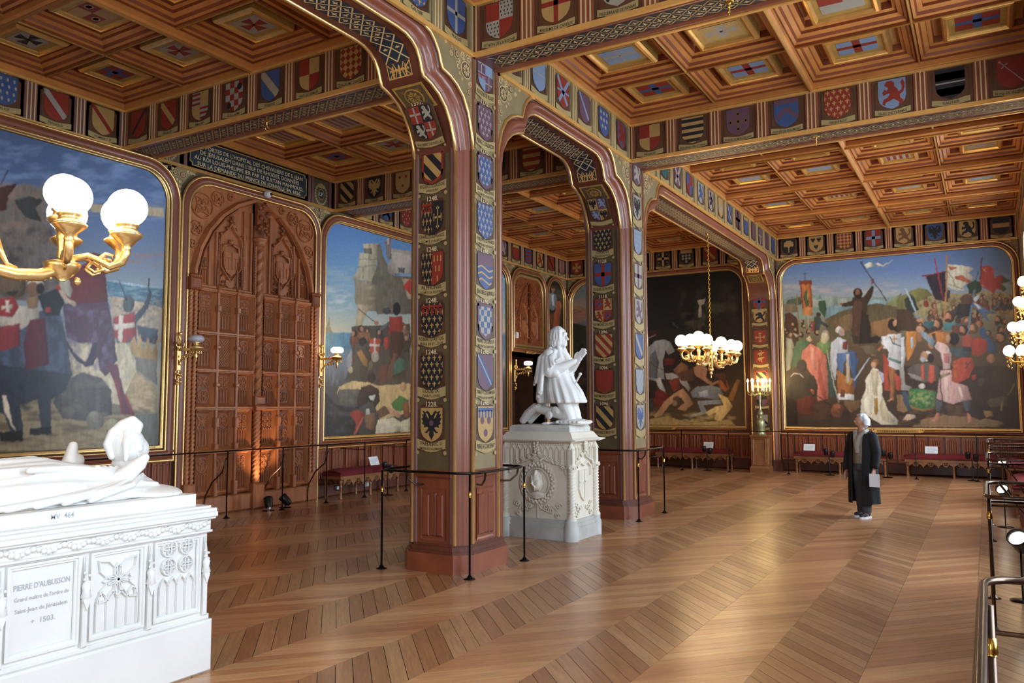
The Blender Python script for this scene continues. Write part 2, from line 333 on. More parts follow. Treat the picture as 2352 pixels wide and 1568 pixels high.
def charges(spec):
    "list of (polygon, colour letter) in the unit shield, from 'f G;cross O .2;...'"
    out = []
    for op in spec.split(';'):
        t = op.split(); k = t[0]; c = t[1] if len(t) > 1 else 'O'; w = float(t[2]) if len(t) > 2 and k not in ('q', 'half', 'bendy', 'barry', 'paly', 'chq', 'loz', 'lis') else .2
        if k == 'f': out.append((R4(-.6, .6, -.7, .7), c))
        elif k == 'cross': out += [(R4(-w/2, w/2, -.7, .7), c), (R4(-.6, .6, .03-w/2, .03+w/2), c)]
        elif k == 'patee':
            for i in range(4): out.append((put([(-.03, 0), (-.2, .4), (.2, .4), (.03, 0)], 0, 0, w/.2, w/.2, i*PI/2), c))
        elif k == 'crosslet':
            for i in range(4):
                out.append((put(R4(-.04, .04, 0, .42), 0, 0, 1, 1, i*PI/2), c)); out.append((put(R4(-.14, .14, .3, .37), 0, 0, 1, 1, i*PI/2), c))
        elif k == 'salt': out += [(band(-.6, -.7, .6, .7, w), c), (band(-.6, .7, .6, -.7, w), c)]
        elif k == 'bend': out.append((band(-.65, .75, .65, -.7, w), c))
        elif k == 'sin': out.append((band(.65, .75, -.65, -.7, w), c))
        elif k == 'bendy':
            n = int(t[3]); out.append((R4(-.6, .6, -.7, .7), t[2]))
            for i in range(n): o = (i-(n-1)/2)*2.05/n; out.append((band(-.8, .8+o, .8, -.8+o, 1.45/n/2), c))
        elif k == 'barry':
            n = int(t[3]); out.append((R4(-.6, .6, -.7, .7), t[2]))
            for i in range(n): y = .59-1.21*(2*i+1)/(2*n); out.append((R4(-.6, .6, y-.3/n, y+.3/n), c))
        elif k == 'paly':
            n = int(t[3]); out.append((R4(-.6, .6, -.7, .7), t[2]))
            for i in range(n): x = -.5+(2*i+1)/(2*n); out.append((R4(x-.25/n, x+.25/n, -.7, .7), c))
        elif k == 'fess': out.append((R4(-.6, .6, .03-w/2, .03+w/2), c))
        elif k == 'chief': out.append((R4(-.6, .6, .59-w, .7), c))
        elif k == 'chev': out.append(([(-.6, -.5), (-.6, -.25), (0, .3), (.6, -.25), (.6, -.5), (0, .05)], c))
        elif k == 'chq' or k == 'loz':
            n = int(t[3]); s_ = 1/n; out.append((R4(-.6, .6, -.7, .7), t[2]))
            for i in range(-1, n+1):
                for j in range(-1, n+2):
                    x, y = -.5+(i+.5)*s_, .59-(j+.5)*s_
                    if k == 'chq':
                        if (i+j) % 2 == 0: out.append((R4(x-s_/2, x+s_/2, y-s_/2, y+s_/2), c))
                    else: out.append(([(x, y-s_*.5), (x+s_*.5, y), (x, y+s_*.5), (x-s_*.5, y)], c))
        elif k == 'lis':
            n = int(t[2]); m = n+1; s_ = 1/n
            for j in range(m+1):
                for i in range(n+1):
                    out.append((put(LIS, -.5+s_*(i+(.5 if j % 2 == 0 else 0)), .5-s_*j*.92, s_*.82, s_*.86), c))
        elif k == 'drops':
            for j in range(4):
                for i in range(4): out.append((circ(-.38+.25*i+(.06 if j % 2 else 0), .42-.26*j, .05, 6, .08), c))
        elif k == 'disc':
            r = float(t[2]); xy = [float(z) for z in t[3:]]
            for i in range(0, len(xy), 2): out.append((circ(xy[i], xy[i+1], r, 12), c))
        elif k == 'lion': out.append((put(LION, 0, 0, w*4.6, w*4.8), c))
        elif k == 'lions': out += [(put(LION, .02, .26, .62, .45, 1.2), c), (put(LION, .02, -.16, .62, .45, 1.2), c)]
        elif k == 'eagle': out.append((put(EAG, 0, 0, w*4.8, w*4.9), c))
        elif k == 'eagles': out += [(put(EAG, x, y, w*1.8), c) for x, y in ((-.22, .3), (.22, .3), (0, -.25))]
        elif k == 'tree': out.append((put(TREE, 0, .02, .85), c))
        elif k == 'castles': out += [(put(CAS, x, y, .2, .26), c) for x, y in ((-.3, .38), (0, .38), (.3, .38), (-.16, .02), (.16, .02), (0, -.34))]
        elif k == 'dexter': out.append((R4(-.05, .5, .05, .6), c))
        elif k == 'label': out.append((R4(-.48, .48, .42, .54), c)); out += [(R4(x-.05, x+.05, .2, .45), c) for x in (-.4, -.2, 0, .2, .4)]
        elif k == 'waves':
            for j in range(3):
                y = .12-.22*j; out.append(([(-.5, y), (-.25, y+.08), (0, y), (.25, y-.08), (.5, y), (.5, y-.06), (.25, y-.14), (0, y-.06), (-.25, y+.02), (-.5, y-.06)], c))
        elif k == 'sword': out += [(band(-.36, .42, .34, -.4, .035), c), (band(-.34, .2, -.14, .38, .04), c), (circ(-.39, .45, .05, 8), c)]
        elif k == 'border': out += [(R4(-.5, .5, .5, .6), c), (R4(-.5, -.41, -.7, .6), c), (R4(.41, .5, -.7, .6), c), ([(-.5, -.12), (-.41, -.12), (-.38, -.28), (-.28, -.38), (0, -.5), (.28, -.38), (.38, -.28), (.41, -.12), (.5, -.12), (.5, -.7), (-.5, -.7)], c)]
        elif k == 'billets': out += [(R4(x-.05, x+.05, y-.05, y+.05), c) for x, y in ((-.35, .45), (0, .45), (.35, .45), (-.2, .15), (.2, .15), (-.35, .0), (.35, 0), (0, -.1), (-.2, -.35), (.2, -.35))]
        elif k == 'annulet': out += [(circ(0, 0, .28, 14), c), (circ(0, 0, .18, 12), t[2] if len(t) > 2 and not t[2][0].isdigit() else 'O')]
        elif k == 'q':
            A, Bq = [z.replace(',', ' ').replace('/', ';') for z in t[1:3]]
            for sx, sy, sp in ((-.25, .31, A), (.25, -.31, A), (.25, .31, Bq), (-.25, -.31, Bq)):
                for pl, cc in charges(sp):
                    q = clip(put(pl, sx, sy, .5, .5), R4(sx-.25, sx+.25, sy-.31, sy+.31))
                    if len(q) > 2: out.append((q, cc))
        elif k == 'half':
            for x0, x1, sp in ((-.5, 0, t[1]), (0, .5, t[2])):
                for pl, cc in charges(sp.replace(',', ' ').replace('/', ';')):
                    q = clip(put(pl, (x0+x1)/2, 0, .5, 1), R4(x0, x1, -.7, .7))
                    if len(q) > 2: out.append((q, cc))
    return out
def emblem(mb, spec, fr, a, b, w, h, c=.003, shape=SH, rot=0, step=.0007):
    z = c; cs, sn = math.cos(rot), math.sin(rot)
    mb.prism([(a+x*w*cs-y*h*sn, b+x*w*sn+y*h*cs) for x, y in shape], c-.003, c, 'ink' if shape is SH else 'O', fr)
    z += step; last = None
    for pl, col in charges(spec):
        q = clip(pl, shape)
        if len(q) < 3: continue
        if col != last: z += step*.5; last = col
        mb.poly([(a+x*w*cs-y*h*sn, b+x*w*sn+y*h*cs) for x, y in q], col, fr, z)
def ribbon(mb, fr, a, b, w, h, c, m='ribbon', flip=1):
    n = 6; top = []; bot = []
    for i in range(n+1):
        x = -.5+i/n; y = -.22*math.cos(x*2*PI*.9)*flip
        top.append((a+x*w, b+h*(.5+y))); bot.append((a+x*w, b+h*(-.5+y)))
    for i in range(n): mb.add([fr(*bot[i], c), fr(*bot[i+1], c), fr(*top[i+1], c), fr(*top[i], c)], [(0, 1, 2, 3)], m)
    for sx in (-1, 1): mb.lathe([(h*.22, 0), (h*.22, .004)], fr(a+sx*w*.48, b-h*.75, c-.003), m, 8, fr.n, False)
CNAME = dict(G='red', O='gold', A='silver', B='blue', S='black', V='green', P='purple', L='pale blue')
def coat(fr, a, b, w, spec, parent, year=None, name=None, name2=None, panel='panel_brown', hs=1.0, textm='ink', ph=None, border=True, ym='pale_ink', rh=.22, c0=0):
    "one painted coat of arms with its ribbon: a sub-part of the frieze or pillar it is painted on"
    mb = MB(); h = w*hs
    if border:
        pw, ph_ = w*1.28, (ph or h*1.62)
        pts = [(-.5, -.5), (.5, -.5), (.5, .34), (.44, .36), (.42, .42), (.2, .44), (.12, .5), (-.12, .5), (-.2, .44), (-.42, .42), (-.44, .36), (-.5, .34)]
        mb.prism([(a+x*pw, b-.02*h+y*ph_) for x, y in pts], c0, c0+.003, panel, fr)
        mb.prism([(a+x*pw*.93, b-.02*h+y*ph_*.95) for x, y in pts], c0+.003, c0+.0045, 'dark_brown' if panel != 'dark_brown' else 'panel_brown', fr)
    emblem(mb, spec, fr, a, b+.02*h, w, h, c0+.0085)
    if name is not None or rh:
        rb = b-h*.72; ribbon(mb, fr, a, rb, w*1.3, h*rh, c0+.013)
        if name: text(mb, name, fr, a, rb+(h*.03 if name2 else -h*.05), h*rh*(.38 if name2 else .44), textm, c0+.0145, w*1.16, -h*.03)
        if name2: text(mb, name2, fr, a, rb-h*rh*.38, h*rh*.25, textm, c0+.0145, w*1.05, -h*.03)
    if year: text(mb, year, fr, a, b+h*.655, h*.17, ym, c0+.0062, w*.55)
    return mb.build('coat_of_arms', parent)
LIB = ['f G;cross O .22', 'f S;lion O', 'chq S A 5', 'f B;lis O 3', 'f A;lion G', 'bendy B O 3', 'barry G A 4', 'f O;eagle S', 'f G;bend O .24', 'f B;fess O .3',
       'q f,G f,O', 'f A;cross G .2', 'f V', 'loz G O 4', 'f S;fess O .22', 'f O;chev B', 'paly G O 3', 'f B;disc O .1 -.25 .3 .25 .3 0 0 -.2 -.3 .2 -.3', 'f G;lis O 3', 'f S;barry A S 3',
       'f L;lion G', 'f S;eagle A', 'f O;tree V', 'f G;castles O', 'f B;chief O .36', 'f A;salt B .18', 'f G;sword A', 'f A;disc P .12 -.22 .2 .22 .2 0 -.25;label B', 'f O;cross S .18', 'f P;patee A']
NAMES = ['GUY', 'RENAUD', 'HUGUES', 'EUDES', 'GEOFFROY', 'GUILLAUME', 'ROBERT', 'BAUDOUIN', 'ARNAUD', 'THIBAUT', 'RAOUL', 'AMAURY', 'BERNARD', 'GAUTIER', 'ETIENNE']
# ------------------------------------------------------------------ the setting
XN, XF, YL, YR = -2.43, 21.36, 10.69, -.77
Y0, Y1 = 4.6, 5.32                                                # the arcade wall between the two halls
ZB, ZT = 5.43, 5.98                                               # frieze bottom and top
def S(mb, name, parent=None): return mb.build(name, parent, kind=None if parent else 'structure')
# ---- floor
floor = S(MB().box(XN-.4, XF+.3, YR-.7, YL+.5, -.12, -.021, 'void'), 'floor')
def plank_verts(t, y0, y1, sl, w=.163, g=.003):
    d = lambda y: sl*(y-y0)/.6025
    P = [(t+g, y0+.001), (t+w-g, y0+.001), (t+w-g+d(y1), y1-.001), (t+g+d(y1), y1-.001)]
    return P
def plank_mesh(items):
    "items: quads; returns mesh with the grain coordinates stored per vertex"
    v = []; f = []; uv = []
    for P, sl in items:
        k = len(v); v += [(x, y, -.02) for x, y in P]+[(x, y, 0) for x, y in P]
        f += [(k+4, k+5, k+6, k+7)]+[(k+i, k+(i+1) % 4, k+4+(i+1) % 4, k+4+i) for i in range(4)]
        l = math.hypot(sl, .6025); ux, uy = sl/l, .6025/l
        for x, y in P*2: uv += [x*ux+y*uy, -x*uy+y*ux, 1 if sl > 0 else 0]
    me = bpy.data.meshes.new('plank'); me.from_pydata(v, [], f); me.materials.append(MATS['parquet_oak'])
    at = me.attributes.new('uvw', 'FLOAT_VECTOR', 'POINT'); at.data.foreach_set('vector', uv); me.update(); return me
cands = []
for k in range(-2, 18):
    y0 = .152+.6025*k; ya, yb = max(y0, YR), min(y0+.6025, YL)
    if yb-ya < .02: continue
    sl = .645 if k % 2 else -.645; n = int((XF-XN)/.163)+8
    for i in range(-5, n):
        t = XN+i*.163+(0 if k % 2 else .645)
        P = [(x+sl*(ya-y0)/.6025, y) for x, y in plank_verts(t, ya, yb, sl)]
        P = clip(P, R4(XN-.2, XF+.15, -2, 12)) if (P[0][0] < XN or P[1][0] > XF-.7) else P
        if len(P) < 4 or max(p[0] for p in P) < XN: continue
        cx_, cy2 = sum(p[0] for p in P)/len(P), sum(p[1] for p in P)/len(P)
        q = Vector((cx_, cy2, -EYE)); dz = q.dot(CF); area = 0
        if dz > .3:
            px = 1176+FPX*q.dot(CR)/dz; py = 784-FPX*q.dot(CU)/dz
            if -30 < px < 2382 and 0 < py < 1590 and not (px < 480): area = 1/dz**3
        cands.append((area, P[:4], sl, (k, round(t, 4)), len(P) == 4 and ya == y0 and yb > y0+.6))
good = sorted([c for c in cands if c[0] > 0 and c[4]], key=lambda c: -c[0])[:290]
gset = {c[3] for c in good}
pm = {}
for a, P, sl, key, ok in good:
    if sl not in pm:
        o = P[0]; pm[sl] = plank_mesh([([(x-o[0], y-o[1]) for x, y in P], sl)])
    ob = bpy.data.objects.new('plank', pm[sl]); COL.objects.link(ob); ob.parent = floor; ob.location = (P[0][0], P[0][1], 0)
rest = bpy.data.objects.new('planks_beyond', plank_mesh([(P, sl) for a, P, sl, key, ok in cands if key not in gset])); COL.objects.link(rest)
tag(rest, floor, kind='stuff')
# ---- helper pieces
def strap(mb, p, w, c0, c1, m, fr, closed=False): return mb.sweep(p, [(-w, c0), (-w*.45, c1), (w*.45, c1), (w, c0)], m, fr, closed)
def frieze(fr, a0, a1, parent, n, specs=None, names=None, years=None, plate='panel_brown', inner='dark_brown', stile='red_wood', b0=ZB, b1=ZT, off=0, size=.33, skip=()):
    mb = MB(); mb.box(a0, a1, b0, b1, -.02, .0, plate, fr)
    sp = (a1-a0)/n
    for i in range(n+1):
        x = a0+sp*i; w = .085
        mb.bevbox(max(a0, x-w), min(a1, x+w), b0, b1, 0, .018, stile, fr, .006)
        for dx in (-.05, 0, .05):
            if a0 < x+dx < a1: mb.box(x+dx-.008, x+dx+.008, b0+.02, b1-.02, .018, .024, 'cream_line', fr)
    mb.box(a0, a1, b0-.03, b0+.022, 0, .035, 'rib_gold', fr); mb.box(a0, a1, b1-.02, b1+.015, 0, .04, 'rib_gold', fr)
    f = mb.build('frieze', parent)
    for i in range(n):
        if i in skip: continue
        j = (i+off) % len(LIB); s_ = specs[i] if specs and i < len(specs) else LIB[(j*7+off) % len(LIB)]
        nm = names[i] if names and i < len(names) else NAMES[(j*4+off) % len(NAMES)]
        coat(fr, a0+sp*(i+.5), (b0+b1)/2+.035, size, s_, f, years[i] if years and i < len(years) else None, nm, panel=inner, ph=.52, c0=.001)
    return f
def lattice(mb, P, L, Wd, cell=.17, m='cream_line', back='slate_blue', lis='cream_line'):
    "diagonal lattice with fleurs-de-lis on a panel; P(s, t, c) maps to space"
    n = max(1, round(L/cell)); cs = L/n; k = 12
    for i in range(n):
        a, b = i*cs, (i+1)*cs
        mb.add([P(a, -Wd/2, 0), P(b, -Wd/2, 0), P(b, Wd/2, 0), P(a, Wd/2, 0)], [(0, 1, 2, 3)], back)
    fr_ = lambda s_, t: P(s_, t, .002)
    m2 = 2; cw = Wd/m2
    for i in range(n):
        for j in range(m2):
            a, b = i*cs, -Wd/2+j*cw
            for (x0, y0, x1, y1) in ((a, b, a+cs, b+cw), (a, b+cw, a+cs, b)):
                q = band(x0, y0, x1, y1, .014); mb.add([fr_(*p) for p in q], [(0, 1, 2, 3)], m)
    for i in range(n):
        for j in range(m2+1):
            t = -Wd/2+j*cw
            if abs(t) > Wd/2-.03: continue
            pl = put(LIS, (i+.5)*cs if False else i*cs+cs/2, t, cw*.42, cs*.5)
            mb.add([P(x, y, .003) for x, y in [(q[0], q[1]) for q in pl]], [tuple(range(len(pl)))], lis)
        for j in range(m2):
            t = -Wd/2+(j+.5)*cw
            pl = put(LIS, 0, 0, 1, 1, -PI/2)
            mb.add([P((i)*cs+x*cs*.5, t+y*cw*.42, .003) for x, y in pl if True], [tuple(range(len(pl)))], lis) if i else None
def wainscot(fr, a0, a1, parent, top=1.04, pw=.36, name='panel', ends=True, base=.25):
    mb = MB(); mb.box(a0, a1, 0, top, -.03, .02, 'dark_red_wood', fr)
    mb.bevbox(a0, a1, 0, base, .02, .075, 'dark_red_wood', fr, .03)
    mb.box(a0, a1, top-.09, top-.03, .02, .06, 'wainscot_wood', fr); mb.bevbox(a0, a1, top-.03, top, .02, .095, 'wainscot_wood', fr, .012)
    o = mb.build('wainscot', parent)
    n = max(1, round((a1-a0)/pw)); s_ = (a1-a0)/n
    me = None
    for i in range(n):
        x = a0+s_*i
        if me is None:
            p = MB(); w = s_-.05; p.box(-w/2, w/2, base+.03, top-.12, .02, .03, 'wainscot_wood', Fr(fr(0, 0, 0)-fr.o, fr.u, fr.v, fr.n))
            lf = Fr((0, 0, 0), fr.u, fr.v, fr.n)
            k = 5; ww = w*.8/k
            for j in range(k): # linenfold: alternating ridges
                xc = -w*.4+ww*(j+.5); hgt = .022 if j % 2 else .012
                p.bevbox(xc-ww/2, xc+ww/2, base+.09, top-.19-(.0 if j % 2 else .03), .03, .03+hgt, 'wainscot_wood', lf, .011)
            for z0, z1 in ((base+.03, base+.055), (top-.145, top-.12)): p.box(-w/2, w/2, z0, z1, .03, .045, 'wainscot_wood', lf)
            for sx in (-1, 1): p.box(sx*w/2-.012*(sx > 0), sx*w/2+.012*(sx < 0), base+.03, top-.12, .03, .045, 'wainscot_wood', lf)
            me = p.mesh('wainscot_panel')
        ob = bpy.data.objects.new('wainscot_panel', me); COL.objects.link(ob); ob.parent = o; ob.location = fr(x+s_/2, 0, 0)
    return o
def surround(fr, a0, a1, b0, b1, r, g, parent, name='surround', bottom=True, inner=True, rc=None):
    "the red moulded band with its gilt beads round a picture or door: inner edge a0..a1, b0..b1"
    mb = MB()
    pin = rrect(a0, a1, b0, b1, r, 9); pout = rrect(a0-g, a1+g, b0-(g if bottom else 0), b1+g, r+g*.8, 9)
    prof = [(0, .02), (.0, .06), (.25, .085), (.5, .1), (.75, .085), (1, .055), (1, 0)]
    rows = []
    for h in range(len(prof)):
        t, c = prof[h]
        rows.append([fr(p[0]+(q[0]-p[0])*t, p[1]+(q[1]-p[1])*t, c) for p, q in zip(pin, pout)])
    if bottom: rows = [rw+[rw[0]] for rw in rows]; mb.loft(rows, rc or 'red_wood')
    else: mb.loft([rw[1:]+[rw[0]] for rw in rows], rc or 'red_wood')
    P2 = pout if bottom else pout[1:]+[pout[0]]; P1 = pin if bottom else pin[1:]+[pin[0]]
    bead(mb, P2, .019, 'bright_gold', fr, .06, bottom)
    if inner: bead(mb, P1, .019, 'bright_gold', fr, .07, bottom)
    return mb.build(name, parent)
def rosette(mb, fr, a, b, r, c=.004, m='cream_line', m2='olive_dark'):
    mb.prism(circ(a, b, r, 16), c, c+.004, m, fr); mb.prism(circ(a, b, r*.88, 16), c+.004, c+.006, m2, fr)
    for i in range(8): mb.poly(put(LIS, a+r*.45*math.cos(i*PI/4), b+r*.45*math.sin(i*PI/4), r*.5, r*.6, i*PI/4-PI/2), m, fr, c+.008)
def spandrels(fr, a0, a1, b1, parent, w=.34):
    "painted corner ornaments between the rounded frames and the frieze"
    for a, sx in ((a0, 1), (a1, -1)):
        mb = MB(); mb.prism([(a, b1), (a+sx*w, b1), (a+sx*w*.55, b1-w*.3), (a+sx*w*.16, b1-w*.8), (a, b1-w*1.5)], 0, .003, 'olive', fr)
        rosette(mb, fr, a+sx*w*.22, b1-w*.3, w*.19)
        for k in range(5): mb.prism(circ(a+sx*w*(.5+.09*k), b1-w*(.1+.01*k), w*(.08-.01*k), 8), .003, .005, 'cream_line', fr)
        for k in range(3): mb.prism(circ(a+sx*w*.08, b1-w*(.65+.22*k), w*.07, 8), .003, .005, 'cream_line', fr)
        mb.build('painted_spandrel', parent)
# ---- left wall
mb = MB(); mb.box(XN, 18.12, 0, 6.5, -.3, -.0, 'olive_dark', FL); mb.box(19.8, XF+.3, 0, 6.5, -.3, 0, 'olive_dark', FL); mb.box(18.12, 19.8, 3.0, 6.5, -.3, 0, 'olive_dark', FL)
mb.box(18.0, 19.95, 0, 3.1, -1.0, -.9, 'dark_brown', FL); mb.box(18.02, 18.12, 0, 3.0, -1, 0, 'dark_brown', FL); mb.box(19.8, 19.9, 0, 3.0, -1, 0, 'dark_brown', FL); mb.box(18.1, 19.85, 3.0, 3.1, -1, 0, 'dark_brown', FL)
wall_left = S(mb, 'wall_left')
for a0, a1 in ((XN, 7.93), (11.0, 18.0), (19.95, XF)): wainscot(FL, a0, a1, wall_left)
surround(FL, 1.02, 7.78, 1.03, 5.25, .46, .15, wall_left)
surround(FL, 8.10, 10.86, .0, 5.24, .42, .12, wall_left, bottom=False)
surround(FL, 11.11, 17.86, 1.03, 5.24, .46, .12, wall_left)
surround(FL, 18.12, 19.86, 3.2, 5.24, .42, .1, wall_left)
surround(FL, 20.06, 21.1, 1.03, 5.3, .5, .08, wall_left)
for a0, a1 in ((7.93, 11.0), (10.98, 18.0), (17.98, 19.96), (19.96, 21.3)): spandrels(FL, a0+.0, a1, ZB-.03, wall_left)
spandrels(FL, 7.6, 7.93, ZB-.03, wall_left, .3)
frieze(FL, -2.4, 7.0, wall_left, 14, specs=['f G;lion O']*11+['f B;drops A', 'f G;bend A .24', 'f O;bend G .18'], names=['']*11+['BAUGE', 'FERNOLD', 'HUMBERT III'], years=[None]*11+['1120.', '1120.', '1133.'], off=3, inner='dark_brown', stile='purple_wood')
frieze(FL, 11.93, XF, wall_left, 14, off=5, specs=['f G;lion O', 'f B;lion B', 'f G;billets A', 'f S;bend A .2', 'f B;barry G A 3', 'f P;fess L', 'q f,L f,G', 'f G;bend S .2', 'f P;lion A', 'f G;chief O .2', 'barry B G 4', 'f O;lion G', 'f G;bend G .1', 'paly G A 4'], stile='purple_wood', plate='panel_brown')
# inscription over the carved door
mb = MB(); mb.box(7.5, 11.42, ZB, ZT, -.01, .0, 'olive_dark', FL)
mb.box(7.45, 11.42, ZB-.03, ZB+.022, 0, .035, 'gold', FL); mb.box(7.45, 11.42, ZT-.02, ZT+.015, 0, .04, 'gold', FL)
for x in (8.04, 10.72, 10.8, 11.27): mb.bevbox(x-.03, x+.03, ZB, ZT, 0, .02, 'purple_wood', FL, .006)
pl = []
for a, b, sx, sy in ((8.12, 5.5, 1, 1), (10.64, 5.5, -1, 1), (10.64, 5.93, -1, -1), (8.12, 5.93, 1, -1)):
    q = [(a, b+sy*.06), (a+sx*.04, b+sy*.045), (a+sx*.045, b)]
    pl += q if sx == sy else q[::-1]
mb.prism(pl, 0, .012, 'slate_blue', FL); bead(mb, pl, .008, 'old_gold', FL, .012)
LINES = ['CES PORTES DE L\'HOPITAL DES CHEVALIERS DE S. JEAN', 'DE JÉRUSALEM DANS L\'ISLE DE RHODES, DONNÉES', 'AU ROI LOUIS-PHILIPPE Iᴱᴿ PAR LE SULTAN MAHMOUD,'.replace('ᴱᴿ', 'ER'), 'SUR LA DEMANDE DU PRINCE DE JOINVILLE EN 1836.']
for i, t in enumerate(LINES): text(mb, t, FL, 9.38, 5.805-.095*i, .066, 'pale_ink', .0135, 2.36)
mb.build('inscription_panel', wall_left)
for a in (7.74, 11.03):
    mb = MB(); mb.box(a-.2, a+.2, ZB+.03, ZT-.03, 0, .004, 'olive_dark', FL)
    for i in range(22):
        t = 2*PI*i/22; mb.prism(put(LIS, a+.145*math.cos(t), 5.67+.19*math.sin(t), .06, .07, t), .004, .007, 'olive_light', FL)
    mb.prism(circ(a, 5.67, .08, 16, .1), .004, .009, 'ribbon', FL); mb.prism(circ(a, 5.67, .068, 16, .088), .009, .011, 'slate_blue', FL)
    text(mb, 'LP', FL, a, 5.64, .07, 'pale_ink', .0125, .1)
    mb.prism([(a-.06, 5.79), (a+.06, 5.79), (a+.09, 5.87), (a+.03, 5.83), (a, 5.89), (a-.03, 5.83), (a-.09, 5.87)], .004, .01, 'ribbon', FL)
    mb.build('monogram_panel', wall_left)
# ---- far wall
mb = MB(); mb.box(-YL-.1, -Y1, 0, 6.5, -.3, 0, 'olive_dark', FF); mb.box(-Y1, -Y0, 0, 6.5, -.3, 0, 'olive_dark', FF); mb.box(-Y0, -YR+.6, 0, 6.5, -.3, 0, 'olive_dark', FF)
wall_far = S(mb, 'wall_far')
wainscot(FF, -4.6, -YR, wall_far, pw=.34); wainscot(FF, -YL, -5.32, wall_far, pw=.34)
surround(FF, -4.5, .64, 1.03, 5.29, .46, .1, wall_far); surround(FF, -8.85, -5.46, 1.03, 5.29, .46, .12, wall_far); surround(FF, -10.56, -9.1, 1.03, 5.29, .62, .1, wall_far)
spandrels(FF, -4.6, .74, ZB-.03, wall_far, .3); spandrels(FF, -10.66, -9.0, ZB-.03, wall_far, .3); spandrels(FF, -8.97, -5.34, ZB-.03, wall_far, .3)
fs = ['f S;tree O', 'f O;eagles S', 'loz G O 4', 'f G;cross L .22', 'f O;lion T', 'f B;eagle S', 'f O;lion S', 'f S;fess O .3']
frieze(FF, -4.6, -YR, wall_far, 8, fs, off=1)
frieze(FF, -YL, -Y1, wall_far, 8, ['f G;patee O', 'f O;chev B', 'f G;chq O G 4', 'f B;lion O', 'f S;cross O .2;disc A .05 -.35 .4 .35 .4 .35 -.3 -.35 -.3', 'f S;chief O .3;disc A .11 -.28 .1 0 .1 .28 .1 -.28 -.15 0 -.15 .28 -.15 0 -.4', 'f G;bend O .2', 'f O;annulet G'], off=2)
# ---- right wall with its windows, near wall
mb = MB(); wx = [XN]+sum([[x-w/2, x+w/2] for x, w in WIN], [])+[XF+.3]
for i in range(0, len(wx), 2): mb.box(wx[i], wx[i+1], -.0, 6.5, YR-.55, YR, 'plaster', Fr((0, 0, 0), (1, 0, 0), (0, 0, 1), (0, 1, 0)))
FRW = Fr((0, YR, 0), (1, 0, 0), (0, 0, 1), (0, 1, 0))
for x, w in WIN: mb.box(x-w/2, x+w/2, 0, .92, -.55, 0, 'plaster', FRW); mb.box(x-w/2, x+w/2, 5.1, 6.5, -.55, 0, 'plaster', FRW)
wall_right = S(mb, 'wall_right')
bounds = [XN]+[v for x, w in WIN for v in (x-w/2, x+w/2)]+[XF]
for i in range(0, len(bounds), 2): wainscot(FRW, bounds[i], bounds[i+1], wall_right)
frieze(FRW, -2.4, XF, wall_right, 35, off=4, skip=range(0, 28))
for i, (x, w) in enumerate(WIN):
    mb = MB(); 
    for a0, a1, b0, b1 in ((-w/2, -w/2+.07, .92, 5.1), (w/2-.07, w/2, .92, 5.1), (-.035, .035, .92, 5.1), (-w/2, w/2, .92, 1.0), (-w/2, w/2, 5.02, 5.1), (-w/2, w/2, 3.6, 3.68)):
        mb.box(x+a0, x+a1, b0, b1, -.36, -.3, 'white_plastic', FRW)
    for k in range(1, 5):
        mb.box(x-w/2, x+w/2, .95+.53*k, .975+.53*k, -.345, -.315, 'white_plastic', FRW)
    wo = mb.build('window_%d' % (i+1), kind='structure')
mb = MB(); mb.box(XN-.3, XN, YR-.6, .8, 0, 6.5, 'plaster'); mb.box(XN-.3, XN, 3.0, YL+.3, 0, 6.5, 'plaster'); mb.box(XN-.3, XN, .8, 3.0, 0, .92, 'plaster'); mb.box(XN-.3, XN, .8, 3.0, 5.1, 6.5, 'plaster')
S(mb, 'wall_near')
mb = MB(); mb.box(XN-.2, XN-.14, .8, .87, .92, 5.1, 'white_plastic'); mb.box(XN-.2, XN-.14, 2.93, 3, .92, 5.1, 'white_plastic'); mb.box(XN-.2, XN-.14, 1.87, 1.93, .92, 5.1, 'white_plastic'); mb.box(XN-.2, XN-.14, .8, 3, 3.6, 3.68, 'white_plastic')
mb.build('window_6', kind='structure')
# ---- arcade wall: arches between the pillars
ARC_IN = [(0, 4.35), (.03, 4.5), (.09, 4.64), (.18, 4.77), (.3, 4.87), (.43, 4.93), (.56, 4.965), (.585, 5.03), (.615, 5.12), (.67, 5.2), (.75, 5.255), (.85, 5.29), (.98, 5.30)]
ARC_OUT = [(-.185, 4.4), (-.16, 4.58), (-.1, 4.77), (0, 4.92), (.12, 5.01), (.24, 5.06), (.375, 5.085), (.4, 5.15), (.435, 5.24), (.5, 5.32), (.58, 5.385), (.7, 5.42), (.9, 5.425)]
CROSS = [(1, 4.60), (.93, 4.645), (.84, 4.65), (.78, 4.618), (.6, 4.592), (.42, 4.6), (.28, 4.63), (.22, 4.665), (.14, 4.665), (.06, 4.672), (0, 4.70)]
OPEN = [(-2.1, 6.80), (7.67, 11.21), (12.12, 20.95)]              # clear widths
YC = 4.96
wm = MB()
wm.box(XN, XF, Y0+.02, Y1-.02, ZB, 6.5, 'panel_brown')
wm.box(XN, OPEN[0][0]-.18, Y0, Y1, 0, ZB, 'dark_red_wood')
wall_middle = S(wm, 'wall_middle')
def arch_paths(xa, xb):
    i = [(xa+d, z) for d, z in ARC_IN]+[(xb-d, z) for d, z in ARC_IN[::-1]]
    o = [(xa+d, z) for d, z in ARC_OUT]+[(xb-d, z) for d, z in ARC_OUT[::-1]]
    return i, o
BEAD = [(.021*math.cos(t), .021*math.sin(t)) for t in [2*PI*i/8 for i in range(8)]]
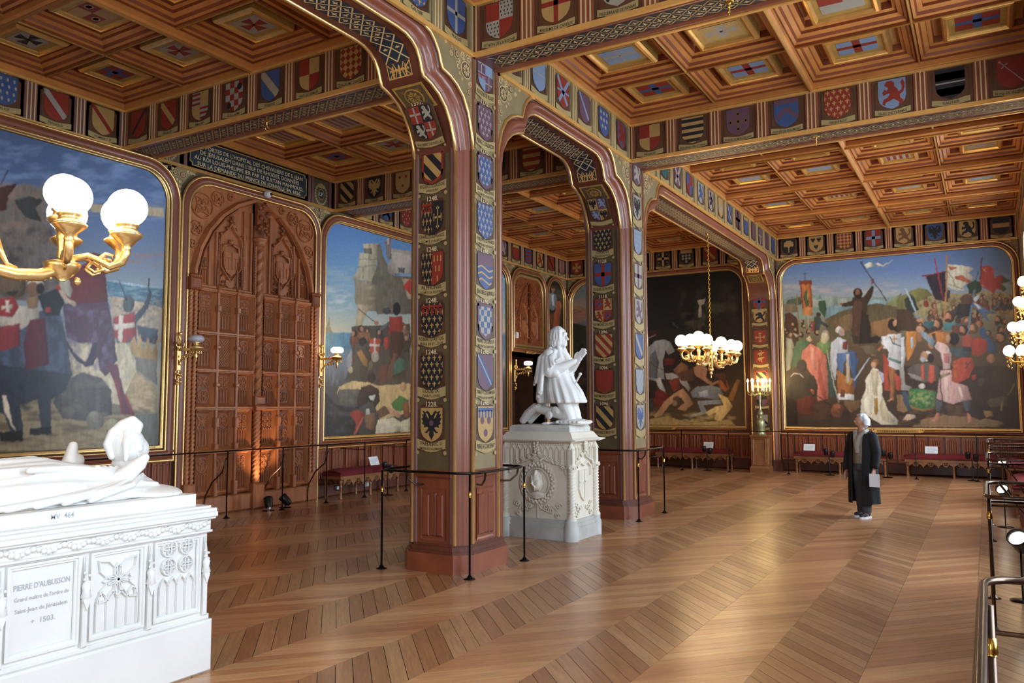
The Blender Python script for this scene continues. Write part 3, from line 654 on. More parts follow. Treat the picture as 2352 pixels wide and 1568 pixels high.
for k, (xa, xb) in enumerate(OPEN):
    pi_, po = arch_paths(xa, xb)
    mb = MB()
    for fl in (0, 1):
        rows = []
        for t, y in CROSS:
            yy = y if not fl else 2*YC-y
            rows.append([(pi_[j][0]+(po[j][0]-pi_[j][0])*t, yy, pi_[j][1]+(po[j][1]-pi_[j][1])*t) for j in range(len(pi_))])
        mb.loft(rows, 'red_wood')
    # soffit
    mb.loft([[(p[0], y, p[1]) for p in pi_] for y in (4.70, 4.76, 5.16, 5.22)], 'dark_red_wood')
    ar = mb.build('arch_moulding', wall_middle)
    mb = MB()
    for y, pth in ((4.595, po), (4.695, pi_), (5.225, pi_), (5.325, po)): mb.tube([(p[0], y, p[1]) for p in pth], .02, 'bright_gold', 8)
    mb.build('gold_bead', ar)
    # lattice soffit along the flat part and down to the shoulder
    pts = pi_[6:len(pi_)-6]; cum = [0]
    for a, b in zip(pts, pts[1:]): cum.append(cum[-1]+math.dist(a, b))
    def PS(s_, t, c, pts=pts, cum=cum):
        s_ = min(max(s_, 0), cum[-1]-1e-6); j = max(i for i in range(len(cum)-1) if cum[i] <= s_); q = (s_-cum[j])/(cum[j+1]-cum[j])
        a, b = pts[j], pts[j+1]; dx, dz = (b[0]-a[0]), (b[1]-a[1]); l = math.hypot(dx, dz) or 1
        nx, nz = dz/l, -dx/l
        return Vector((a[0]+dx*q+nx*(.004+c), YC+t, a[1]+dz*q+nz*(.004+c)))
    mb = MB(); m_ = .19
    lattice(mb, lambda s_, t, c: PS(s_+m_, t, c), cum[-1]-2*m_, .3, .15)
    mb.build('lattice_panel', ar); mb = MB(); L_ = cum[-1]
    for s0, sg in ((.03, 1), (L_-.03, -1)):
        Q = lambda u, t, c: PS(s0+sg*u, t, c)
        for q in range(3): mb.add([Q(.05*q, -.15, .001), Q(.05*q+.05, -.15, .001), Q(.05*q+.05, .15, .001), Q(.05*q, .15, .001)], [(0, 1, 2, 3)], 'slate_blue')
        for pl in ([R4(0, .012, -.15, .15), R4(0, .15, -.15, -.138), R4(0, .15, .138, .15)]+[band(.012, t0, .075, t0*.5, .012) for t0 in (-.13, -.06, .06, .13)]+[band(.075, t0*.5, .15, t0*1.1, .012) for t0 in (-.13, -.06, .06, .13)]+[put(LIS, .07, t0, .1, .13, -PI/2) for t0 in (-.08, 0, .08)]):
            mb.add([Q(x, y, .004) for x, y in pl], [tuple(range(len(pl)))], 'rib_gold')
    mb.build('palmette_end', ar)
    # rosette squares on the shoulders
    for sgn, x0 in ((1, xa), (-1, xb)):
        for (d0, z0, d1, z1) in ((.2, 4.79, .5, 4.95),):
            a = Vector((x0+sgn*d0, YC, z0)); b = Vector((x0+sgn*d1, YC, z1)); v = (b-a).normalized(); n = Vector((sgn*v.z*sgn, 0, -abs(v.x))).normalized()
            n = Vector((v.z, 0, -v.x)); n = n if n.z < 0 else -n
            fr = Fr(a.lerp(b, .5)+n*.006, (0, -1, 0), -v if sgn > 0 else -v, n); mb = MB()
            mb.prism(R4(-.19, .19, -.16, .16), -.004, .002, 'old_gold', fr); mb.prism(R4(-.165, .165, -.135, .135), .002, .003, 'olive_dark', fr)
            rosette(mb, fr, 0, 0, .11, .003, 'old_gold')
            for i in range(4):
                for j in (-1, 1): mb.poly(put(LIS, .135*math.cos(PI/4+i*PI/2), .11*math.sin(PI/4+i*PI/2), .07, .08, i*PI/2-PI/4), 'old_gold', fr, .005)
            mb.build('rosette_panel', ar)
    # wall faces over the opening
    for y, s_ in ((Y0, -1), (Y1, 1)):
        mb = MB(); fr = Fr((0, y, 0), (1, 0, 0), (0, 0, 1), (0, s_, 0))
        h = len(po)//2
        for side in (0, 1):
            hp = po[:h] if side == 0 else po[h:][::-1]
            xe = hp[0][0]+(-.001 if side == 0 else .001); tp = ZB-.005
            for a, b in zip(hp, hp[1:]): mb.add([fr(a[0], a[1], 0), fr(b[0], b[1], 0), fr(b[0], tp, 0), fr(a[0], tp, 0)], [(0, 1, 2, 3)], 'olive')
            if s_ < 0:
                sx = 1 if side == 0 else -1; x = hp[0][0]
                for (dx, z, r) in ((.13, 5.22, .095), (.3, 5.33, .05), (.075, 5.0, .045), (.05, 4.87, .03), (.4, 5.37, .03)): rosette(mb, fr, x+sx*dx, z, r, .002, 'cream_line', 'olive_dark')
                for (dx, z, r, sg) in ((.27, 5.22, .05, 1), (.2, 5.37, .045, -1), (.08, 5.36, .05, 1), (.4, 5.3, .03, 1), (.05, 5.1, .035, -1), (.5, 5.39, .022, 1)):
                    strap(mb, [(x+sx*(dx+r*(1-i/18)*math.cos(sg*i*.6)), z+r*(1-i/18)*math.sin(sg*i*.6)) for i in range(16)], .005, .002, .006, 'cream_line', fr)
                for q in range(7): mb.poly(put(LIS, x+sx*(.2+.05*math.sin(q*2)), 5.1+.045*q, .05, .06, q), 'cream_line', fr, .004)
        mb.add([fr(po[h-1][0], po[h-1][1], 0), fr(po[h][0], po[h][1], 0), fr(po[h][0], ZB, 0), fr(po[h-1][0], ZB, 0)], [(0, 1, 2, 3)], 'red_wood')
        mb.build('spandrel', wall_middle)
FRY = FY(Y0)
frieze(FRY, -2.4, 7.0, wall_middle, 14, ['f B;lis O 3']*12+['f B;lis O 4', 'f B;cross A .12'], off=2, plate='olive', inner='olive_dark', stile='olive', skip=range(0, 9))
frieze(FRY, 7.49, 11.39, wall_middle, 6, ['f A;q f,B f,G', 'f L;fess A .04', 'f G;salt L .16;fess L .08', 'f P;bend L .12', 'f B;disc A .09 -.3 .4 0 .4 .3 .4 -.3 .1 0 .1 .3 .1 -.15 -.2 .15 -.2', 'f P;lion G'], names=['']*6, plate='olive', inner='olive_dark', stile='olive')
frieze(FRY, 11.93, XF, wall_middle, 14, ['f P;lion L', 'f V', 'f P;salt A .2', 'q f,B f,G', 'f A;lion B', 'f A;lion S', 'f O;chev A', 'f B;bend O .16', 'f P;cross P', 'f B;chief O .2', 'f P;bend T .2', 'f P;cross A .1', 'f P', 'f B'], names=['']*14, plate='olive', inner='olive_dark', stile='olive')
frieze(FY(Y1, 1), -2.4, XF, wall_middle, 36, off=1, skip=range(36))
# ---- pillars
mat('base_wood', '84452c', .36, 0, .2, 4, .06, 40, coat=.3); mat('pillar_wood', '7a3f28', .36, 0, .25, 4, .08, 40, (3, 3, .4), coat=.3)
PIL = [(6.80, 7.67, 'nearest'), (11.21, 12.12, 'second')]
P1J = [('f O;eagle S;disc P .1 0 .05', '1228.', 'FRÉDÉRIC II', 'EMPEREUR D\'ALLEMAGNE'), ('f S;lis O 4', '1248.', 'LOUIS IX.', '(SAINT-LOUIS)'), ('f S;lis O 4;label G', '1248.', 'ROBERT D\'ARTOIS.', 'FRÈRE DE ST LOUIS'), ('half f,S/lis,O,3 f,G/castles,O', '1248.', 'ALPHONSE.', 'COMTE DE POITIERS'), ('half f,S/lis,O,3/label,G f,S/crosslet,O', '1248.', 'CHARLES DE FRANCE.', 'COMTE D\'ANJOU'), ('f G;bendy O S 3;border G', '1248.', 'HUGUES DE BOURGOGNE', '(ANCIEN)')]
P1F = [('f O;disc P .13 -.22 .12 .22 .12 0 -.3;label B', '1248.', 'PIERRE DE COURTENAY', None), ('f P;bend B .3;bend A .06', '1248.', 'THIBAUT VI C. DE CHAMPAGNE', 'DEPUIS ROI DE NAVARRE'), ('f P;chq B A 5;border P', '1248.', 'PIERRE DE DREUX', 'MAUCLERC DUC DE BRETAGNE'), ('f B;waves O;chief P .4', '1248.', 'JEAN SIRE DE JOINVILLE', None), ('f B;lis A 4', '1270.', 'PHILIPPE LE HARDI', 'DEPUIS ROI DE FRANCE'), ('f B;lis A 4;border P', '1270.', 'JEAN TRISTAN.', 'COMTE DE NEVERS'), ('f P;lis A 4;border P', '1270.', 'PIERRE C. D\'ALENÇON', None), ('q f,P/cross,A,.1 f,L/label,G', '1310.', 'FOULQUES DE VILLARET', None)]
P2J = [('bendy O S 3', '1096.', 'BOUCHARD DE MONTFORT', None), ('f G', '1096.', 'RAYMOND PELET', None), ('bendy G O 4', '1096.', 'RAYMOND I.', None), ('q f,G/cross,B,.1 f,O/lion,G', '1118.', 'RAYMOND DU PUY', None), ('f B;cross G .2', '1128.', 'HUGUES DE PAYENS', None), ('f S;lis O 4', '1147.', 'LOUIS VII', 'ROI DE FRANCE')]
P2F = [('f A;eagle B', '12..', '', None), ('f P;chq L A 5', '', '', None), ('f B;bend A .2', '', '', None), ('f A;lion P', '', '', None), ('f A;cross P .2', '', '', None), ('f L;lis A 4', '', '', None), ('f A;eagle S', '', '', None), ('f P;lion A', '', '', None)]
for pi2, (xa, xb, nm) in enumerate(PIL):
    cx0, cz = (xa+xb)/2, 0
    root = empty('pillar', (0, 0, 0), label='%s painted pillar, red corner shafts and gilt beads, %s' % (('nearest', 'beside the kneeling statue on the camera side') if pi2 == 0 else ('second', 'behind the kneeling statue')), cat='pillar', group=None)
    mb = MB()                                                     # core with recessed faces
    mb.box(xa+.03, xb-.03, Y0+.12, Y1-.12, 0, 4.36, 'dark_red_wood'); mb.box(xa+.2, xb-.2, Y0+.015, Y1-.015, 0, ZB-.01, 'dark_red_wood')
    mb.build('core', root)
    base = MB()
    for z0, z1, e in ((0, .19, .075), (.19, .215, .06), (.215, .26, .045), (.26, .285, .03)):
        ch = .15
        x0_, x1_, y0_, y1_ = xa-e+.02, xb+e-.02, Y0-e, Y1+e
        pl = [(x0_+ch, y0_), (x1_-ch, y0_), (x1_, y0_+ch), (x1_, y1_-ch), (x1_-ch, y1_), (x0_+ch, y1_), (x0_, y1_-ch), (x0_, y0_+ch)]
        base.prism(pl, z0, z1, 'dark_red_wood' if z0 else 'base_wood', FW)
    base.build('base', root)
    for sx in (0, 1):
        for sy in (0, 1):
            x0_ = xa if sx == 0 else xb; s2 = -1 if sx == 0 else 1; mb = MB(); rows = []
            for z in (.28, 2.31, 4.36):
                rows.append([(x0_-s2*(.185*t), y if sy == 0 else 2*YC-y, z) for t, y in CROSS])
            # CROSS t=1 is the outer edge (on the wall face), t=0 the jamb edge
            rows = [list(r_) for r_ in zip(*[[(x0_-s2*.185*t, (y if sy == 0 else 2*YC-y), z) for t, y in CROSS] for z in (.28, 4.4)])]
            mb.loft(rows, 'red_wood'); mb.build('corner_shaft', root)
            for bx, by, zt in ((x0_-s2*.185, 4.595, 4.4), (x0_, 4.695, 4.35)):
                y = by if sy == 0 else 2*YC-by
                m2 = MB(); m2.tube([(bx, y, .28), (bx, y, zt)], .021, 'bright_gold', 8); m2.build('gold_bead', root)
    # faces: jambs (a = -y) and fronts (a = x)
    for face in ('jamb', 'front', 'jamb_far', 'back'):
        if face == 'jamb': fr = FX(xa+.01); a0, a1 = -5.17, -4.75; lst = (P1J, P2J)[pi2]; ac = -4.985 if pi2 == 0 else -4.99
        elif face == 'front': fr = FY(Y0+.01); a0, a1 = xa+.215, xb-.215; lst = (P1F, P2F)[pi2]; ac = (a0+a1)/2
        elif face == 'jamb_far': fr = Fr((xb-.01, 0, 0), (0, 1, 0), (0, 0, 1), (1, 0, 0)); a0, a1 = 4.75, 5.17; lst = []; ac = 4.96
        else: fr = Fr((0, Y1-.01, 0), (1, 0, 0), (0, 0, 1), (0, 1, 0)); a0, a1 = xa+.215, xb-.215; lst = []; ac = (a0+a1)/2
        top = 4.4 if 'jamb' in face else 5.42
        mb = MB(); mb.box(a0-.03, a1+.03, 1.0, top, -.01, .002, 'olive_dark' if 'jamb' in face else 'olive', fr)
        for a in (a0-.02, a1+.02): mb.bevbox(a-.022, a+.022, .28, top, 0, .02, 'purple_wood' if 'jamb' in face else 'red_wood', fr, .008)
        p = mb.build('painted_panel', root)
        mb = MB(); mb.box(a0-.03, a1+.03, .28, 1.03, -.01, .004, 'pillar_wood', fr); mb.bevbox(a0-.03, a1+.03, .95, 1.02, .004, .03, 'pillar_wood', fr, .012)
        mb.recess(a0+.05, a1-.05, .31, .84, .012, .005, .02, 'pillar_wood', fr)
        w = (a1-a0-.16)/3
        for j in range(3): mb.bevbox(a0+.08+w*j, a0+.08+w*(j+1), .36, .8-.02*(j % 2 == 0), .004, .03 if j != 1 else .022, 'pillar_wood', fr, .012)
        mb.build('linenfold_panel', root)
        for i, (sp, yr, n1, n2) in enumerate(lst):
            z = 1.49+.5445*i
            if 'jamb' in face and z > 4.3: continue
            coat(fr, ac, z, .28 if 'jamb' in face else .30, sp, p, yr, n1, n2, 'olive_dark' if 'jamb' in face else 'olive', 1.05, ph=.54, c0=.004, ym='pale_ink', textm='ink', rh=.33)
    # the shield that leans with the springing of the arch
    a = Vector((xa-.02, YC, 4.5)); b = Vector((xa-.24, YC, 4.83)); v = (b-a).normalized(); n = Vector((v.z, 0, -v.x)); n = n if n.z < 0 else -n
    fr = Fr(a.lerp(b, .5)+n*.03+Vector((-.02, 0, 0)), (0, -1, 0), v, n)
    coat(fr, -.01+.0, 0, .28, ('q f,G/cross,A,.14 f,S/lion,A', 'q f,O/eagle,S f,P/lion,L')[pi2], root, ('1397.', '')[pi2], ('PHILIBERT DE NAILLAC', '')[pi2], None, 'olive_dark', 1.05, ph=.5)
    settle(root, (cx0, YC, 0))
# respond against the far wall: part of the arcade wall
mb = MB(); xa = 20.95
mb.box(xa+.03, XF, Y0+.12, Y1-.12, 0, 4.4, 'dark_red_wood'); mb.box(xa+.2, XF, Y0+.015, Y1-.015, 0, ZB, 'dark_red_wood')
for e, z0, z1 in ((.075, 0, .2), (.04, .2, .28)): mb.prism([(xa-e+.02, Y0+.1), (xa+.15, Y0-e), (XF, Y0-e), (XF, Y1+e), (xa+.15, Y1+e), (xa-e+.02, Y1-.1)], z0, z1, 'dark_red_wood')
rp = mb.build('respond', wall_middle)
for sy in (0, 1):
    mb = MB(); rows = [list(r_) for r_ in zip(*[[(xa+.185*t, (y if sy == 0 else 2*YC-y), z) for t, y in CROSS] for z in (.28, 4.4)])]
    mb.loft(rows, 'red_wood')
    for bx, by, zt in ((xa+.185, 4.595, 4.4), (xa, 4.695, 4.35)): mb.tube([(bx, by if sy == 0 else 2*YC-by, .28), (bx, by if sy == 0 else 2*YC-by, zt)], .021, 'bright_gold', 8)
    mb.build('corner_shaft', rp)
fr = FX(xa+.01); mb = MB(); mb.box(-5.2, -4.72, .28, 4.4, 0, .01, 'dark_brown', fr); mb.box(-5.2, -4.72, .28, 1.0, .01, .02, 'wainscot_wood', fr); mb.build('painted_panel', rp)
for i, sp in enumerate(['f A;chev S', 'q f,P f,S', 'chq S A 5', 'bendy S O 3;border G', 'f G;lions O', 'f G;crosslet O', 'f O;lion S', 'f G;cross B .2']):
    z = 1.45+.45*i if i < 2 else 1.9+.53*(i-1)
    z = [1.3, 1.80, 2.0, 2.35, 2.88, 3.39, 3.95, 4.45][i]
    if i in (2,): continue
    if i == 7: z = 4.3
    coat(fr, -4.96, z if i > 1 else (1.25, 1.80)[i], .3 if i > 2 else .27, sp, rp, None, '', panel='dark_brown', ph=.5, c0=.011)
# ---- beams across both halls
def beam(x0, x1, ya, yb, parent, specs, names, n, off, yrs=None):
    mb = MB(); mb.box(x0+.02, x1-.02, ya, yb, ZB+.01, 6.5, 'panel_brown')
    for xa_, sx in ((x0, 1), (x1, -1)):
        mb.loft([[(xa_+sx*o, y, z) for y in (ya, yb)] for o, z in ((.0, ZB+.02), (.0, ZB-.005), (.02, ZB-.02), (.06, ZB-.022), (.085, ZB-.005), (.1, ZB+.0))], 'red_wood')
        mb.tube([(xa_, ya, ZB), (xa_, yb, ZB)], .02, 'bright_gold', 8)
    L_ = yb-ya-.24
    mb.box(x0+.08, x1-.08, ya, yb, ZB-.006, ZB+.01, 'dark_red_wood')
    b = mb.build('beam', parent)
    mb = MB(); lattice(mb, lambda s_, t, c: Vector(((x0+x1)/2+t, ya+.12+s_, ZB-.0075-c)), L_, .27, .15, 'O', 'slate_blue'); mb.build('lattice_panel', b)
    mb = MB(); c = ((x0+x1)/2, (ya+yb)/2)                          # hook and rosette at mid-span
    mb.lathe([(.0, 0), (.05, .0), (.05, .004), (.03, .008), (.014, .012), (.01, .03), (.01, .07)], (c[0], c[1], ZB-.005), 'brass', 16, (0, 0, -1))
    mb.tube([(c[0]+.025*math.cos(t), c[1], ZB-.1+.03*math.sin(t)) for t in [2*PI*i/12 for i in range(12)]], .007, 'brass', 6, True); mb.build('ceiling_hook', b)
    fr = FX(x0); frieze(fr, -yb, -ya, b, n, specs, names, yrs, off=off, skip=())
    frieze(Fr((x1, 0, 0), (0, 1, 0), (0, 0, 1), (1, 0, 0)), ya, yb, b, n, off=off+3, skip=range(n))
ceiling = S(MB().box(XN-.1, XF+.1, YR-.6, YL+.1, 6.38, 6.5, 'field_wood'), 'ceiling')
beam(7.0, 7.49, Y1, YL, ceiling, ['f G;sin S .12', 'f G;bend O .24', 'q f,P/barry,G,A,3 f,O', 'chq A G 4;disc S .14 .3 .35 -.3 -.35', 'f B;bend O .3;bend A .2', 'q f,G f,O', 'loz G O 4', 'f V'], ['', 'RENAUD', 'AMAURY', 'GUILLAUME', 'ETIENNE', 'GUY DE SEMUR', 'GUILLAUME CRASSES', ''], 8, 2)
beam(11.39, 11.935, Y1, YL, ceiling, ['bendy O S 3', 'f S;eagle O', 'f O;disc G .08 -.22 .3 .22 .3 0 -.2', 'f O;lion S', 'f B;patee O', 'f S;eagle S', 'barry G O 3', 'f O;cross T'], None, 8, 5)
beam(7.0, 7.49, YR, Y0, ceiling, ['q f,G f,A/drops,S', 'f O;cross G .16', 'f A;lion S', 'f G;lion O', 'f B;lis O 3', 'f O;patee S', 'f V', 'f G'], ['OTHON DE LA ROCHE', 'ANSELME DE CAYEUX', 'ENGUERRAND DE FIENNES'], 8, 3, ['1202.', '1202.', '1202.'])
beam(11.39, 11.935, YR, Y0, ceiling, ['q f,G f,O', 'barry S O 4', 'f P;crosslet T', 'f B;chev P;chief P .2', 'f G;lis O 4', 'f L;lion G', 'barry S S 2;fess A .05', 'f G;sword A'], ['ARNAUD', 'ROLAND DE COSNE', 'HUGUES DE MONTBELIARD', 'HUGUES DE BEAUMONT', 'GEOFFROY', 'ISLES DE TERMES', 'GAUTIER', 'PONS DE VILLENEUVE'], 8, 1)
# ---- coffers
ZS, ZFLD = 6.08, 6.33
EMBF = lambda i, j, nx: (0 if (i in (0, nx-1) and j in (0, 3)) else (([5, 6, 10, 5][j] if False else [5, 10, 6, 5][j]) if i == 1 else 1) if nx == 3 else ((4 if j in (1, 2) else 0) if i in (nx-1,) else ((8 if j in (0, 3) else 9) if i == nx-2 else [5, 2, 5, 7, 1, 5, 2, 5][(i*3+j*2) % 8])))
EMB = ['f G;cross B .2', 'f L;cross G .2', 'chq L O 5', 'f G;cross B .26', 'f A;patee G', 'f L;fess O .1;cross A .04', 'f O;patee A', 'paly G A 4', 'f A;patee S', 'q f,G/annulet,O f,O', 'f A;dexter G']
cof_cache = {}
def coffer(x0, x1, y0, y1, mx0, mx1, my0, my1, emb):
    "m.. : True where that side meets a main rib or the frieze"
    w, d = x1-x0, y1-y0; key = (round(w, 3), round(d, 3), mx0, mx1, my0, my1)
    if key not in cof_cache:
        mb = MB(); e = [.05 if f_ else .028 for f_ in (mx0, mx1, my0, my1)]
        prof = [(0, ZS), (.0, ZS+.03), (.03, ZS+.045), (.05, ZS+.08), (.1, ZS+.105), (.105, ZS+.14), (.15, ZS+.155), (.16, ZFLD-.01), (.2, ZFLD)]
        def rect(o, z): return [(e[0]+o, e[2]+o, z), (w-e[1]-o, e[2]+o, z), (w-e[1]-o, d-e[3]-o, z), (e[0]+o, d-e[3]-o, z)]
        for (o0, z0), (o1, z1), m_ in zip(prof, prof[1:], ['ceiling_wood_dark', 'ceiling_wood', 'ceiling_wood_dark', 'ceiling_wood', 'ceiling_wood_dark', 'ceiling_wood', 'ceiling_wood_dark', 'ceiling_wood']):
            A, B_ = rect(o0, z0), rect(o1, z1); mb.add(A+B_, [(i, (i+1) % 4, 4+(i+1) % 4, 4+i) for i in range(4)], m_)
        # field boards
        a0, a1, b0, b1 = e[0]+.2, w-e[1]-.2, e[2]+.2, d-e[3]-.2; nb = 5
        for i in range(nb): mb.box(a0+(a1-a0)*i/nb+.002, a0+(a1-a0)*(i+1)/nb-.002, b0-.01, b1+.01, ZFLD, ZFLD+.02, 'field_wood')
        mb.box(a0-.02, a1+.02, b0-.02, b1+.02, ZFLD+.03, ZFLD+.04, 'void')
        cof_cache[key] = (mb.mesh('coffer'), ((a0+a1)/2, (b0+b1)/2, min(a1-a0, b1-b0)))
    me, (ca, cb, sz) = cof_cache[key]
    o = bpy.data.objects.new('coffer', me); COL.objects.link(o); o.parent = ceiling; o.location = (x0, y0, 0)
    h = min(.375, sz/2-.02); k = (round(h, 3), emb)
    if k not in cof_cache:
        mb = MB()
        def sq(r, z): return [(-r, -r, z), (r, -r, z), (r, r, z), (-r, r, z)]
        pr = [(h, ZFLD), (h, 6.2), (h-.02, 6.175), (h-.05, 6.165), (h-.055, 6.18), (h-.075, 6.2), (h-.08, 6.215)]
        for (r0, z0), (r1, z1) in zip(pr, pr[1:]): mb.add(sq(r0, z0)+sq(r1, z1), [(i, (i+1) % 4, 4+(i+1) % 4, 4+i) for i in range(4)], 'gold' if r0 > h-.06 and z0 < 6.3 else 'plaque_gold')
        mb.add(sq(h-.08, 6.215), [(0, 1, 2, 3)], 'plaque_gold')
        fr = Fr((0, 0, 6.2145), (0, 1, 0), (-1, 0, 0), (0, 0, -1)); emblem(mb, EMB[emb], fr, 0, 0, h*1.24, h*1.04, .004, SQ)
        cof_cache[k] = mb.mesh('emblem_plaque')
    q = bpy.data.objects.new('emblem_plaque', cof_cache[k]); COL.objects.link(q); q.parent = o; q.location = (ca, cb, 0)
mb_rib = []
def bay(xs, ys, mainx, mainy, off):
    for i in range(len(xs)-1):
        for j in range(len(ys)-1):
            coffer(xs[i], xs[i+1], ys[j], ys[j+1], i in mainx, i+1 in mainx, j in mainy, j+1 in mainy, (lambda e: {5: 7, 10: 7, 6: 7, 1: 4}.get(e, e) if (len(xs) == 4 and ys[0] > 4) else e)(EMBF(i, j, len(xs)-1)))
    for lst, ax in ((xs, 0), (ys, 1)):
        for i, v in enumerate(lst):
            mn = i in (mainx if ax == 0 else mainy); edge = i in (0, len(lst)-1)
            a, b = (ys[0], ys[-1]) if ax == 0 else (xs[0], xs[-1]); mb = MB()
            w = .042 if mn else .026; z = ZT if mn else ZS
            P = (lambda s_, t, z_: (v+s_, t, z_)) if ax == 0 else (lambda s_, t, z_: (t, v+s_, z_))
            pr = [(-w, ZS+.01), (-w, z+.035), (-w*.5, z+.012), (0, z), (w*.5, z+.012), (w, z+.035), (w, ZS+.01)]
            if edge:
                pr = [q for q in pr if (q[0] >= 0) == (i == 0) or q[0] == 0]
            mb.loft([[P(s_, a, z_), P(s_, b, z_)] for s_, z_ in pr], 'ceiling_wood', False, False)
            mb.tube([P(0 if not edge else (.012 if i == 0 else -.012), a, z), P(0 if not edge else (.012 if i == 0 else -.012), b, z)], .02 if mn else .014, 'rib_gold', 6)
            mb.build('rib', ceiling)
for (ya, yb) in ((YR, Y0), (Y1, YL)):
    ys = [ya+(yb-ya)*i/4 for i in range(5)]
    bay([-2.43+(7.0+2.43)*i/8 for i in range(9)], ys, (0, 2, 4, 6, 8), (0, 2, 4), 1 if ya > 0 else 3)
    bay([7.49+(11.39-7.49)*i/3 for i in range(4)], ys, (0, 3), (0, 2, 4), 3 if ya > 0 else 0)
    bay([11.935+(XF-11.935)*i/8 for i in range(9)], ys, (0, 2, 4, 6, 8), (0, 2, 4), 2 if ya > 0 else 1)
